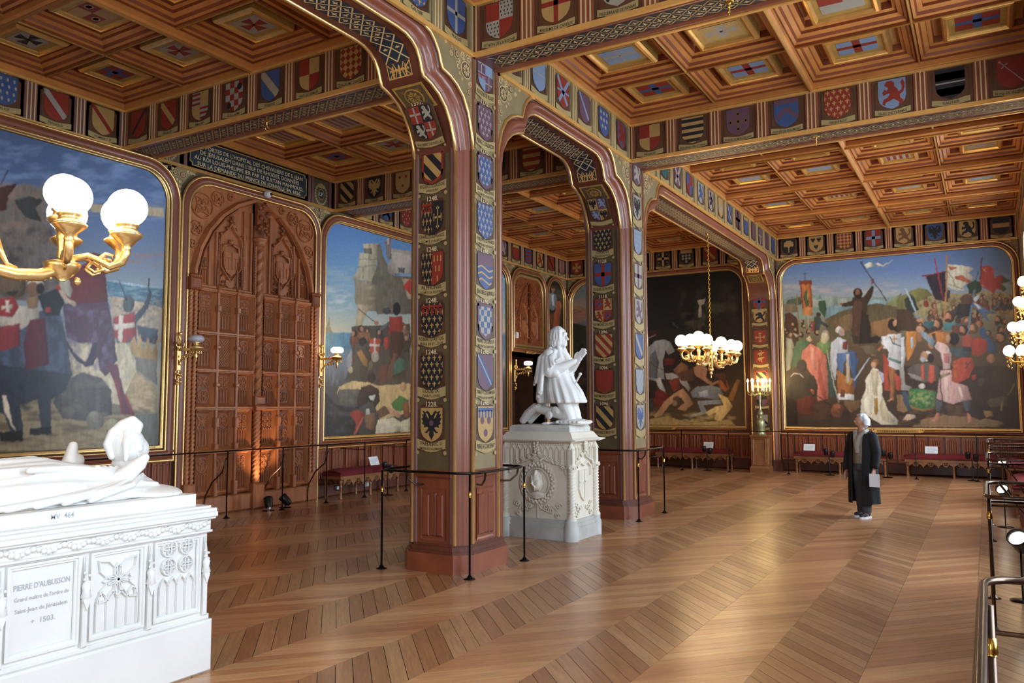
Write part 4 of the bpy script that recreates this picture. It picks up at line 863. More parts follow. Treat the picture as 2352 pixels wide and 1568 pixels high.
# ------------------------------------------------------------------ the oil paintings: dabs of paint on canvas grids
_rs = np.random.RandomState(5)
def vnoise(x, y, seed=0):
    g = np.random.RandomState(seed).rand(64, 64); xi = np.floor(x).astype(int); yi = np.floor(y).astype(int); fx = x-xi; fy = y-yi
    fx = fx*fx*(3-2*fx); fy = fy*fy*(3-2*fy); G = lambda i, j: g[i % 64, j % 64]
    return (G(xi, yi)*(1-fx)+G(xi+1, yi)*fx)*(1-fy)+(G(xi, yi+1)*(1-fx)+G(xi+1, yi+1)*fx)*fy
def fbm(x, y, seed=0): return (vnoise(x, y, seed)+.5*vnoise(x*2.1, y*2.1, seed+1)+.25*vnoise(x*4.3, y*4.3, seed+2))/1.75
class Canvas:
    def __init__(s, fr, a0, a1, b0, b1, na, nb, warp=1.0):
        s.fr, s.na, s.nb = fr, na, nb
        A, B = np.meshgrid(np.linspace(a0, a1, na), np.linspace(b0, b1, nb)); s.A = A.ravel(); s.B = B.ravel()
        o, u, v = np.array(fr.o), np.array(fr.u), np.array(fr.v)
        P = o+s.A[:, None]*u+s.B[:, None]*v-np.array([0, 0, EYE])
        z = P@np.array(CF); s.x = 1176+FPX*(P@np.array(CR))/z; s.y = 784-FPX*(P@np.array(CU))/z; s.P = P+np.array([0, 0, EYE])
        s.x0, s.y0_ = s.x.copy(), s.y.copy()
        w = warp; s.x += w*(fbm(s.x/9, s.y/9, 3)-.5)*3.4; s.y += w*(fbm(s.x/9, s.y/9, 9)-.5)*3.4
        s.c = np.zeros((na*nb, 3)); s.k = 10
        s.T = (0, 0, 1)
    def tx(s, q): return (s.T[0]+q[0]/s.T[2], s.T[1]+q[1]/s.T[2])
    def fill(s, m, col, fold=.16, amt=1):
        s.k += 1; c = np.array(lin(col)); x, y = s.x[m], s.y[m]
        n = fbm(x/7+s.k, y/16, s.k % 40)-.5; n2 = fbm(x/2.2, y/3.5+s.k, (s.k*3) % 37)-.5
        f = (1+fold*2.2*n+fold*1.0*n2+fold*2.0*(vnoise(x/2.6+s.k*3, y/18+x/30, (s.k*5) % 33)-.5))
        if len(x) > 3:
            w, h = np.ptp(x)+1e-6, np.ptp(y)+1e-6
            if w < 140 and h < 260: u = (x-x.min())/w; v = (y-y.min())/h; f = f*(1.12-1.5*(u-.4)**2-.25*(v-.3))
        f = f[:, None]; s.c[m] = s.c[m]*(1-amt)+np.clip(c*f, 0, 1)*amt
    def grad(s, stops):
        "stops: (y at x=centre, colour) in photo pixels"
        ys = [q[0] for q in stops]; cs = np.array([lin(q[1]) for q in stops])
        for i in range(3): s.c[:, i] = np.interp(s.y, ys, cs[:, i])
    def inside(s, pts):
        xs = [p[0] for p in pts]; ys = [p[1] for p in pts]
        idx = np.nonzero((s.x >= min(xs)) & (s.x <= max(xs)) & (s.y >= min(ys)) & (s.y <= max(ys)))[0]
        x, y = s.x[idx], s.y[idx]; ins = np.zeros(len(idx), bool); n = len(pts)
        for i in range(n):
            (xa, ya), (xb, yb) = pts[i-1], pts[i]
            if ya == yb: continue
            c = ((ya > y) != (yb > y)) & (x < (xb-xa)*(y-ya)/(yb-ya)+xa); ins ^= c
        return idx[ins]
    def run(s, src):
        for ln in src.strip().split('\n'):
            ln = ln.strip()
            if not ln or ln[0] == '#': continue
            t = ln.split(); k = t[0]
            if k == 'T': s.T = tuple(float(v) for v in t[1:4]); continue
            col = t[1]
            if k == 'p': s.fill(s.inside([s.tx([float(v) for v in q.split(',')]) for q in t[2:]]), col)
            elif k == 'e':
                for q in t[2:]:
                    v = [float(z) for z in q.split(',')]; cx, cy = s.tx(v[:2]); rx = v[2]/s.T[2]; ry = (v[3] if len(v) > 3 else v[2])/s.T[2]
                    s.fill(np.nonzero(((s.x-cx)/rx)**2+((s.y-cy)/ry)**2 < 1)[0], col)
            elif k == 'l':
                w = float(t[2])/s.T[2]; P = [s.tx([float(v) for v in q.split(',')]) for q in t[3:]]
                for (xa, ya), (xb, yb) in zip(P, P[1:]):
                    l2 = (xb-xa)**2+(yb-ya)**2 or 1; q = np.clip(((s.x-xa)*(xb-xa)+(s.y-ya)*(yb-ya))/l2, 0, 1)
                    s.fill(np.nonzero((s.x-xa-q*(xb-xa))**2+(s.y-ya-q*(yb-ya))**2 < (w/2)**2)[0], col, .1)
            elif k == 'h':                                        # head: x,y,size[,skin,hair]
                for q in t[2:]:
                    v = [float(z) for z in q.split(',')]; cx, cy = s.tx(v[:2]); r = v[2]/s.T[2]; hair = ('2a1c14', '4a2c18', '6a4a30', '9a948c', '1c1512')[int(v[3]) if len(v) > 3 else (s.k % 3)]
                    d = v[4] if len(v) > 4 else (1 if s.k % 2 else -1)
                    s.fill(np.nonzero(((s.x-cx)/r)**2+((s.y-cy)/(r*1.15))**2 < 1)[0], hair, .2)
                    s.fill(np.nonzero(((s.x-cx-d*r*.35)/(r*.62))**2+((s.y-cy-r*.05)/(r*.85))**2 < 1)[0], col, .12)
                    s.fill(np.nonzero(((s.x-cx-d*r*.45)/(r*.5))**2+((s.y-cy-r*.75)/(r*.4))**2 < 1)[0], hair, .12)
            elif k == 'crowd':                                    # n x0 y0 x1 y1 r
                n, xa, ya, xb, yb, r = [float(v) for v in t[2:8]]; R = np.random.RandomState(int(n+xa))
                for i in sorted(range(int(n)), key=lambda i: i):
                    cx, cy = xa+(xb-xa)*R.rand(), ya+(yb-ya)*(i+R.rand())/n; q = s.tx((cx, cy)); rr = r/s.T[2]*(.7+.5*R.rand())
                    bc = ['5a4030', '6e3a2a', '7a6a50', '3a3a40', '8a5a3a', '4a5560', '7a2a22', '403428'][R.randint(8)]
                    s.fill(np.nonzero(((s.x-q[0])/(rr*1.5))**2+((s.y-q[1]-rr*2.4)/(rr*2))**2 < 1)[0], bc, .3)
                    s.fill(np.nonzero(((s.x-q[0])/rr)**2+((s.y-q[1])/(rr*1.1))**2 < 1)[0], ['3a2418', '5a3c28', '2a1a12', '6a5a4a'][R.randint(4)], .2)
                    s.fill(np.nonzero(((s.x-q[0]-rr*(R.rand()-.5))/(rr*.6))**2+((s.y-q[1]-rr*.1)/(rr*.75))**2 < 1)[0], col, .15)
            elif k == 'n':                                        # broad dabs: amount, sx, sy, seed inside a box
                am, sx, sy, xa, ya, xb, yb = [float(v) for v in t[2:9]]; p0, p1 = s.tx((xa, ya)), s.tx((xb, yb))
                m = np.nonzero((s.x > p0[0]) & (s.x < p1[0]) & (s.y > p0[1]) & (s.y < p1[1]))[0]
                f = np.clip((fbm(s.x[m]/sx, s.y[m]/sy, s.k)-.42)*3.2, 0, 1)*am; s.k += 1
                ed = np.clip(np.minimum(np.minimum(s.x[m]-p0[0], p1[0]-s.x[m])/14, np.minimum(s.y[m]-p0[1], p1[1]-s.y[m])/14), 0, 1)
                f = (f*ed)[:, None]; s.c[m] = s.c[m]*(1-f)+np.array(lin(col))*f
    def build(s, parent, path, gain=1.0, c=.012, dab=.16):
        n = fbm(s.x0/2.6, s.y0_/2.0, 21)-.5; n2 = vnoise(s.x0/1.2, s.y0_/1.2, 25)-.5
        col = np.clip(s.c*gain*(1+dab*n+dab*.6*n2)[:, None], 0, 1)
        g = s.c.mean(1, keepdims=True); base = s.c*.86+g*np.array([.16, .135, .11]); base = base.reshape(s.nb, s.na, 3)
        for _ in range(1):
            q = base.copy(); q[1:-1, 1:-1] = (base[1:-1, 1:-1]*4+(base[:-2, 1:-1]+base[2:, 1:-1]+base[1:-1, :-2]+base[1:-1, 2:])*2+base[:-2, :-2]+base[2:, 2:]+base[:-2, 2:]+base[2:, :-2])/16; base = q
        col = np.clip(base.reshape(-1, 3)*gain*(1+dab*n+dab*.6*n2)[:, None], 0, 1)
        P = s.P+np.array(s.fr.n)*c
        # keep only cells inside the rounded opening
        from_path = np.array(path); a, b = s.A, s.B; ins = np.zeros(len(a), bool)
        for i in range(len(path)):
            (xa, ya), (xb, yb) = path[i-1], path[i]
            if ya == yb: continue
            ins ^= ((ya > b) != (yb > b)) & (a < (xb-xa)*(b-ya)/(yb-ya)+xa)
        ok = ins.reshape(s.nb, s.na); I = np.arange(s.na*s.nb).reshape(s.nb, s.na)
        q = ok[:-1, :-1] & ok[1:, :-1] & ok[:-1, 1:] & ok[1:, 1:]
        F = np.stack([I[:-1, :-1][q], I[:-1, 1:][q], I[1:, 1:][q], I[1:, :-1][q]], 1)
        used = np.unique(F); mp = np.zeros(s.na*s.nb, int); mp[used] = np.arange(len(used)); F = mp[F]; P = P[used]; col = col[used]
        me = bpy.data.meshes.new('canvas'); me.vertices.add(len(P)); me.vertices.foreach_set('co', P.ravel())
        me.loops.add(F.size); me.loops.foreach_set('vertex_index', F.ravel().astype(np.int32)); me.polygons.add(len(F))
        me.polygons.foreach_set('loop_start', np.arange(0, F.size, 4, dtype=np.int32)); me.polygons.foreach_set('loop_total', np.full(len(F), 4, dtype=np.int32))
        at = me.color_attributes.new('paint', 'FLOAT_COLOR', 'POINT'); at.data.foreach_set('color', np.hstack([col, np.ones((len(col), 1))]).ravel())
        me.materials.append(MATS['oil_paint']); me.update(); me.validate()
        o = bpy.data.objects.new('canvas', me); COL.objects.link(o); o.parent = parent
        return o
def gilt_frame(fr, a0, a1, b0, b1, r, parent, w=.05):
    p = rrect(a0, a1, b0, b1, r, 10); mb = MB()
    mb.sweep(p, [(0, .012), (.006, .03), (-.012, .042), (-.02, .034), (-.032, .052), (-w, .05), (-w-.01, .0)], 'bright_gold', fr, True, True)
    return mb.build('gilt_frame', parent)
def painting(fr, a0, a1, b0, b1, r, label, group=None):
    root = empty('framed_painting', (0, 0, 0), label=label, cat='painting', group=group)
    gilt_frame(fr, a0, a1, b0, b1, r, root)
    return root, rrect(a0+.002, a1-.002, b0+.002, b1-.002, r, 10)
def plate(fr, a, b, w, parent=None, label='', txt=('',)):
    mb = MB(); h = .085
    mb.prism([(a-w/2, b-h/2), (a+w/2, b-h/2), (a+w/2+.05, b-.02), (a+w/2+.09, b), (a+w/2+.05, b+.02), (a+w/2, b+h/2), (a-w/2, b+h/2), (a-w/2-.05, b+.02), (a-w/2-.09, b), (a-w/2-.05, b-.02)], .06, .12, 'gold', fr)
    for sx in (-1, 1):
        for q in (0, .05, -.03): mb.sphere(fr(a+sx*(w/2+.03+abs(q)), b+q*.5, .115), .018, 'bright_gold', 8, 5)
    mb.prism(R4(a-w/2+.03, a+w/2-.03, b-.03, b+.03), .12, .123, 'plaque_gold', fr)
    for i in range(int(w/.05)-1): mb.prism(R4(a-w/2+.05*(i+.7), a-w/2+.05*(i+.7)+.033, b+.003, b+.016), .123, .1245, 'ink', fr)
    for i in range(3, int(w/.05)-4): mb.prism(R4(a-w/2+.05*(i+.7), a-w/2+.05*(i+.7)+.03, b-.018, b-.008), .123, .1245, 'ink', fr)
    o = mb.build('title_plate', parent, label, 'plate')
    return o
# far wall, right hall: the crowd with banners
root, pth = painting(FF, -4.46, .6, 1.11, 5.28, .42, 'large painting of a preacher raising a staff above a crowd with banners')
C = Canvas(FF, -4.47, .61, 1.1, 5.29, 460, 370)
C.grad([(560, '4f74ac'), (620, '5c80b4'), (655, '7c93ae'), (690, '8f9d9c'), (740, '7c7a5c'), (790, '5c4630'), (900, '44301f'), (990, '3a2819')])
C.run('''
T 1790 560 6.532
n b0a8a4 .9 30 5 0 560 1829 800
n c0aca4 .7 26 4 60 640 1829 760
p 7e8f86 0,880 120,800 520,760 700,800 860,800 1040,800 1240,780 1500,800 1829,800 1829,900 60,1180
p 9aa092 480,820 560,800 700,900 700,960 490,950
e 7c9690 575,790,50,52
p 88998c 620,790 860,785 860,900 800,950 640,880
p 93a095 880,820 1050,810 1060,900 880,960
p 6c8c94 700,930 1090,930 1090,1080 690,1120
p 4c6048 120,840 330,800 350,900 90,960
p 7ea0a8 1330,860 1460,830 1640,860 1600,960 1340,930
p 7c8458 1600,900 1829,740 1829,1000 1640,960
p 5e5236 680,1130 900,1020 1160,940 1480,890 1829,960 1829,1160 1400,1400 1000,1568 700,1568 700,1200
p 74593a 760,1200 1000,1060 1200,1050 1500,1250 1500,1330 1300,1300 950,1300
p 8a6238 1360,1180 1700,1100 1829,1120 1829,1400 1560,1400 1400,1350
p 4a2e1e 80,1040 160,1030 260,1100 300,1200 280,1568 80,1568
p 7a6a50 80,900 240,900 300,1010 180,1040 80,1020
p b8682c 310,560 480,555 505,1070 360,1065 330,850
p 8a3a20 300,560 485,550 495,600 470,610 440,590 400,620 360,590 330,625 305,610
p 4a5a3c 375,720 420,690 445,830 440,930 395,950 375,850
p c89038 420,720 440,760 438,850 425,840
p c47a34 350,960 495,950 505,1070 360,1070
p 8a3a20 310,600 335,600 360,960 345,970
p 9a4420 455,600 475,600 495,940 480,940
l 3c4c58 12 385,430 385,550
l 3c4c58 8 360,445 400,440
l 5a4a3a 9 290,560 480,545
l 8a6a4a 16 270,760 270,900 300,1300 315,1440
l 6a5a30 10 230,840 310,830
p 2e5238 580,860 690,850 715,980 680,1110 640,1060 590,960
e 3a2418 590,1060,36
p 2f3f3c 520,1100 600,1080 640,1150 750,1230 720,1260 620,1200 610,1300 530,1300
p 8a3428 470,1160 530,1150 530,1300 490,1320
l b0a090 14 430,1070 438,1240
p 3c2c20 1110,800 1270,790 1390,620 1420,640 1390,780 1330,880 1310,1060 1370,1200 1380,1400 1400,1490 1120,1500 1080,1350 1100,1100 1100,930 940,940 925,890 1090,850
p 55392a 1120,860 1250,860 1240,1100 1210,1400 1100,1360 1100,1100
p 2a1f18 1240,1010 1340,1060 1370,1380 1400,1490 1200,1500 1215,1250
p 8a4432 1370,540 1420,520 1425,580 1380,620
e 2c2018 1180,740,72,75
e 8e5c40 1178,730,36,46
e 2c1c14 1190,790,44,30
e 8a5a44 935,900,28,22
l 3a4248 16 1220,270 1400,540 1610,850
l 3a4248 12 1215,300 1250,270
p ccd0c4 1270,310 1340,280 1390,285 1400,340 1310,370
p 8a9a60 1390,280 1450,350 1430,360 1390,320
p d0c8b8 1440,300 1480,285 1560,330 1600,290 1680,275 1620,300 1550,350
l ccd0cc 8 1640,290 1700,240
h b08468 215,1210,32 360,1230,34 250,1290,32 430,1310,34 330,1360,38 160,1370,40,2 120,1320,32 560,1330,38 100,1290,30 470,1230,26 350,1170,26
p a89c78 130,1500 180,1400 230,1568 130,1568
p 5a7850 220,1568 260,1470 330,1430 420,1450 450,1568
p b0a090 200,1330 300,1370 260,1400
p c8b080 400,1420 460,1370 500,1460 430,1470
p d4c8b0 640,1350 740,1350 730,1480 690,1490 660,1420
h b48468 690,1350,50,3,1
p 6a8c48 560,1500 660,1410 760,1470 770,1568 560,1568
p d0c8bc 840,1270 890,1225 940,1260 935,1310 900,1340 845,1320
h b88a70 935,1320,50,3,1
p b4bcc8 780,1568 800,1470 880,1400 1000,1440 1010,1568
p a03030 960,1490 1020,1470 1020,1568 940,1568
p 2c2018 1370,1400 1460,1370 1530,1420 1460,1500 1390,1480
e 221a18 1700,1210,68,90
e b48264 1755,1195,50,60
e 2c1c14 1770,1270,54,52
p c9c8c4 1520,1480 1640,1350 1829,1360 1829,1568 1560,1568
T 1790 760 3.732
''')
C.run('''
T 2060 560 3.732
p 74703e 0,470 120,400 190,375 260,390 310,440 300,560 180,620 0,560
p 9a8a5c 120,520 330,430 420,420 560,430 720,400 980,430 1000,620 160,620
n 5a4a34 .8 7 5 150 430 1000 620
p 4a3424 0,560 80,560 180,640 300,760 0,740
crowd a87858 46 190 470 980 820 20
crowd b08060 26 560 430 980 520 16
p 2e3830 60,480 110,430 150,460 190,560 130,600 80,560
p 2a2430 240,270 415,235 425,420 440,500 380,490 330,480
l 8a2a2c 10 215,275 420,238
l 9a3038 12 325,130 400,480
l 9c4a3a 7 260,270 240,300
p 3a3440 430,390 460,400 455,460 430,470
l b07838 15 432,100 425,400 405,660
p c8c8b4 440,175 560,185 665,210 610,245 660,290 560,370 580,395 520,400 430,370
p b05a40 500,280 560,270 640,320 650,350 560,320 500,300
p b05a40 440,190 520,200 500,215 460,230
l 8a7a50 8 440,240 480,300 500,360
l 8a7a50 7 440,345 560,385
p 244028 600,350 670,310 730,330 730,400 690,430 620,430
p a83424 715,190 790,185 830,210 830,300 870,270 910,270 900,400 850,390 830,430 790,400 715,360
l 6a2a24 12 728,120 715,300
l c89078 6 735,210 770,245
l c89078 6 765,205 745,235
l c89078 6 730,350 760,370
p 34503c 905,280 960,300 980,330 905,340
p 8a98a0 880,340 985,320 985,350 900,350
p 34503c 905,350 940,380 920,410 895,400
l 3c4450 7 692,240 660,420
l 5a8098 17 665,400 640,560 590,860
p c4ccd4 655,470 710,430 700,470 670,500
p 3a6a9c 640,500 700,520 860,600 790,600 740,570 800,670 730,620 690,560 640,530
p d0d4d4 650,500 690,520 740,560 700,560
l 5a6a70 14 720,640 840,560 890,490
e b07858 700,690,26,30
h b47c5c 350,690,46,1,-1 455,625,44,1,-1 570,740,40,1,-1 660,725,40,2,-1 590,660,26,2 870,650,30,0 915,670,26,0 890,800,44,0,-1 885,740,28,0
e 5c4030 600,480,56,50
p 2c2a28 520,520 640,510 620,620 520,640
p 3c7478 400,690 480,670 550,690 520,740 410,740
p 2f5a64 220,660 320,660 320,720 260,720
l b48060 30 185,650 225,660
l a0b4bc 14 75,385 185,630
l 6a8090 6 150,625 195,640
p b86f28 240,780 330,750 440,760 450,896 280,896 260,830
p 4a3a30 300,770 330,765 340,896 310,896
p 6e3c2a 470,700 520,690 540,760 470,780
p a84434 560,790 620,770 660,830 660,896 560,896
p a8381e 640,820 740,790 760,896 640,896
p 2c5484 700,740 745,710 800,830 850,896 770,896
e b88868 200,735,36,30
p b88868 165,710 190,700 250,770 230,790
p 5c7480 230,790 260,770 330,850 300,880
T 2060 760 3.732
p 3a2418 0,300 1045,300 1045,830 0,830
n 281a12 .9 30 20 640 250 1045 840
n 6e4c2c .7 20 8 0 520 640 830
p 8a6840 0,540 120,560 200,620 60,700 0,680
p 8a6a48 200,760 400,720 650,740 820,800 900,820 200,825
p 9a7a4c 740,680 820,690 830,730 760,740
p 8a7850 680,770 760,750 900,780 920,800 780,820 690,810
p 7a6a4c 140,810 190,795 220,825 130,825
p bfc2c4 0,60 60,50 75,200 60,300 20,330 0,300
p c07828 80,0 170,0 165,120 120,220 90,255 75,180
p a8bcc4 115,60 140,50 140,150 125,150
p d4cfc8 0,230 50,220 60,290 10,310
p a83828 0,370 50,440 40,500 0,505
p 8c8c84 20,320 60,300 70,460 130,480 110,510 40,510
p 5a5048 90,330 150,290 240,270 330,290 380,330 370,420 240,440 120,410
p 8a8078 90,360 140,370 240,410 240,440 130,400
e d0c8c0 262,215,46,44
e 2a1c14 290,230,30,40
e b08060 235,215,32,40
e a8a8a4 222,245,28,20
e c4bcb0 215,470,30,24
p b84a30 205,290 230,285 240,420 210,410
p b84a30 280,290 320,300 330,420 300,450 265,420
p 2f6a38 110,490 240,500 340,520 330,660 220,680 90,620
n a8b060 .7 5 5 90 500 340 660
p 8a6a30 80,600 100,640 220,670 320,650 320,672 220,690 90,650
p 3a4858 40,520 90,520 110,640 140,690 100,690 60,620
p c0a48c 50,760 90,710 160,720 160,745 90,765
e 1e1a1a 490,70,44,56
e b8886a 440,65,20,34
p 3e4c50 440,130 520,150 640,130 650,200 560,240 470,200
p c8a8a0 320,130 350,90 430,120 470,200 460,320 400,330 380,200
p c49a94 370,340 460,330 520,450 600,470 640,590 560,600 480,625 340,580
p d8bcb0 400,400 430,400 450,600 420,610
p d8bcb0 520,480 545,480 580,590 560,590
p b06868 400,190 450,190 450,280 410,270
p 8a7a58 370,380 460,350 460,375 375,410
p 2c3038 560,130 650,140 640,180 580,170
p 7a8c94 190,0 240,10 330,80 310,150 230,60
p b03c20 490,260 560,225 640,230 665,290 620,400 520,450 470,430 470,330
n c88030 .6 4 4 460 240 540 440
p 303848 580,270 600,265 605,290 590,285
l 303848 8 585,320 640,260
p 4a5058 330,590 395,600 370,690 340,690
p 4a5058 555,595 630,600 625,690 590,690
p b8745c 340,700 365,700 370,770 280,775 330,740
p b87c60 600,700 625,710 650,780 610,790
l 2a2624 10 365,320 375,500 420,720
p 5a4a38 760,600 880,560 960,560 940,640 800,650
l 8a8070 9 1010,450 950,550
l 8a7c60 16 905,610 890,680
e 4a3424 725,440,36
p a8341e 640,380 680,370 680,410 650,420
p 2c5484 700,0 850,100 860,190 790,190
e b07c5c 890,60,30
e a87454 805,235,36
p a8361e 640,70 770,70 780,170 700,220 640,200
''')
C.run('''
T 1790 760 3.732
p 9c9a80 60,60 110,70 120,200 90,330 60,340
p 4a6a48 130,140 200,70 260,90 230,260 110,330 110,240
p 6e8c50 320,140 360,100 430,110 430,200 360,190
e c4b890 390,60,34,48
p c46a58 200,170 270,110 330,140 400,210 420,400 420,580 330,600 320,420 250,330 190,240
p d48a74 255,130 300,150 320,330 290,330
p a04638 340,220 370,400 410,580 380,590 335,430
p 2f4a48 410,210 450,210 490,560 430,570 415,400
p b4b8c0 440,100 520,60 590,100 590,180 520,190 490,330 480,430 440,300
p 486a98 490,190 600,180 680,240 640,400 600,300 560,250 540,380 500,320
p 7a3428 545,95 590,90 585,160 545,160
p 34507a 600,160 660,180 670,420 640,520 620,330
p 9c5c22 495,330 560,380 640,430 640,560 500,550
p a87c38 560,430 600,470 640,420 630,400 560,410
p b8a890 570,200 595,200 610,420 580,450
p d0d0cc 500,535 640,545 640,590 500,590
p 6e3a20 525,500 560,500 560,570 525,565
l a8a48c 9 410,170 440,330 510,610
e 3a302c 195,300,45,55
p 3a3028 80,480 110,400 200,360 300,380 330,480 320,560 110,620
l b0a8a0 9 100,390 130,362 180,370 210,400
p 5e241a 140,600 250,550 310,590 280,720 160,700
p 2c1e16 60,560 150,600 160,800 70,810
p 4a2e20 290,620 460,640 460,740 290,780
e 7a4428 500,680,58,58
e 8c5432 498,672,36,38
p b85034 265,505 285,500 305,530 290,545
l 2a201c 7 280,520 440,640
n 2a1c14 .8 18 14 60 640 660 830
p 6e5030 560,600 700,590 700,640 620,700 560,640
n 241a14 .9 6 10 560 640 660 800
p d0c8b0 740,420 800,310 850,330 880,420 880,540 930,680 1020,760 1010,800 870,800 780,740 700,700 700,600 740,500
p b8ac8c 790,330 850,340 840,560 800,540
p e0d8c0 720,600 780,520 800,560 790,720 730,690
p b8ac88 880,560 930,700 990,770 960,790 880,760 860,640
e 8a5c38 825,270,34,30
e c4946c 810,290,26,26
p a8a0b8 850,340 910,380 915,430 880,440
p a0741c 815,580 840,570 850,680 830,730 810,690
p c8c8c8 870,50 1045,20 1045,330 960,330 920,270 940,180 880,100
p a83c24 890,190 940,260 930,400 960,520 900,510 890,300
p a83c24 980,350 1045,410 1045,510 1000,500
p 9a6030 930,290 990,330 990,470 980,600 950,580 950,430
p a06838 780,210 880,120 900,130 820,215
p b87858 920,600 970,570 990,580 930,605
l a8b8c4 12 770,230 645,420
l c47a30 10 985,40 985,100
l c47a30 9 960,70 1010,68
l 344c50 9 950,50 970,100 1040,130
p 5c7a74 940,220 1045,260 1045,290 930,240
p 6a5a44 700,130 790,120 860,180 850,210 740,190
''')
C.build(root, pth, 1.25)
plate(FF, -1.88, 1.03, .95, None, 'long gilt title plate under the preacher painting on the far wall')
# left hall far wall: fallen horse and riders in the dark
root, pth = painting(FF, -8.8, -5.5, 1.11, 5.27, .42, 'dark painting of a grey horse rearing over fallen men, behind the hanging chandelier')
C = Canvas(FF, -8.81, -5.49, 1.1, 5.28, 300, 360)
C.grad([(620, '12100e'), (700, '161310'), (760, '1e1812'), (860, '2a1c14'), (930, '4a3420'), (985, '5c4626')])
C.run('''
T 1480 620 2.358
n 3c3828 .8 26 22 180 60 520 300
n 0e0c0a .8 30 30 0 0 566 330
p 8a8070 285,165 330,155 325,185 310,190 315,255 292,260 298,190
l 5a5a58 3 155,285 185,315
n 4c4434 .6 16 14 190 220 360 340
p 3a1414 10,330 90,330 70,370 10,350
l 6a6a6a 6 15,370 60,350
p 8c8c88 15,470 20,420 60,385 110,375 140,390 165,440 130,460 115,430 100,500 110,590 60,600 15,590
p 5e5e60 30,470 60,430 80,500 70,590 20,580
p b0aea6 60,590 85,580 120,670 105,690 70,620
p a09a90 110,560 160,560 230,600 250,640 240,655 190,600 120,590
p 6e1c18 50,680 80,640 140,680 110,740 50,735
p 581a16 110,480 170,480 160,510 110,520
l 5a2418 3 15,485 60,520 100,540
p 7a5030 160,540 200,500 240,520 230,570 180,580
p 9a6848 265,530 290,512 340,530 335,580 370,610 430,590 430,605 360,625 310,590 275,570
p 5a3826 230,540 270,530 270,600 200,600 180,560
p 7a2c1c 130,600 190,580 200,640 160,660
p 8a4a20 400,600 440,585 465,640 440,660 410,640
p 707478 250,660 290,630 370,625 410,640 430,670 400,700 300,690 260,690
p a0a4a6 290,660 340,650 350,680 300,685
p 7c8084 290,710 420,700 420,725 320,730 340,770 310,780
p 8a8678 330,760 340,775 250,800 245,785
e 3a342c 238,808,18,14
p 4a2818 370,560 440,560 450,640 420,600
p 7a5028 450,700 500,590 520,595 480,710
p c8a868 400,670 450,690 480,740 440,790 410,820 380,810 390,770 350,790 330,770 380,740 430,730
p b07c54 160,670 210,640 240,680 265,720 220,765 180,750 220,720 200,690 180,700 130,740 90,790 70,770 110,710
e 5a4028 175,700,20
e 8a7050 165,722,14
n b89858 .9 26 8 15 760 500 850
p a8884c 15,810 120,790 240,830 460,810 500,845 20,845
p b08458 70,770 90,790 60,800 50,790
p 3c3c38 15,700 40,690 45,760 15,770
p 2a1c14 15,600 60,610 60,690 15,700
''')
C.build(root, pth, 1.35)
plate(FF, -7.9, 1.03, .9, None, 'gilt title plate under the dark painting of the horse')
# far wall, left end: sunset
root, pth = painting(FF, -10.5, -9.14, 1.11, 5.24, .58, 'narrow round-topped painting of a sunset sky over a dark battlefield, in the far corner')
C = Canvas(FF, -10.51, -9.13, 1.1, 5.25, 110, 330)
C.grad([(640, '5a6e7c'), (680, '6c7470'), (700, 'a07c58'), (720, 'a0684c'), (742, '8a6a5c'), (745, '2a3020'), (770, '1e1a14'), (980, '1a1410')])
C.run('''
T 1300 640 1
n 7c8078 .8 10 3 0 40 60 75
n 4a4a44 .8 9 2 0 60 60 92
p 5c6468 20,110 40,95 60,98 60,110
p 242c1c 0,100 20,102 60,112 60,150 0,150
n 3a3428 .8 6 8 0 130 60 340
n 6a3a28 .5 5 6 0 180 60 330
''')
C.build(root, pth, 1.3)
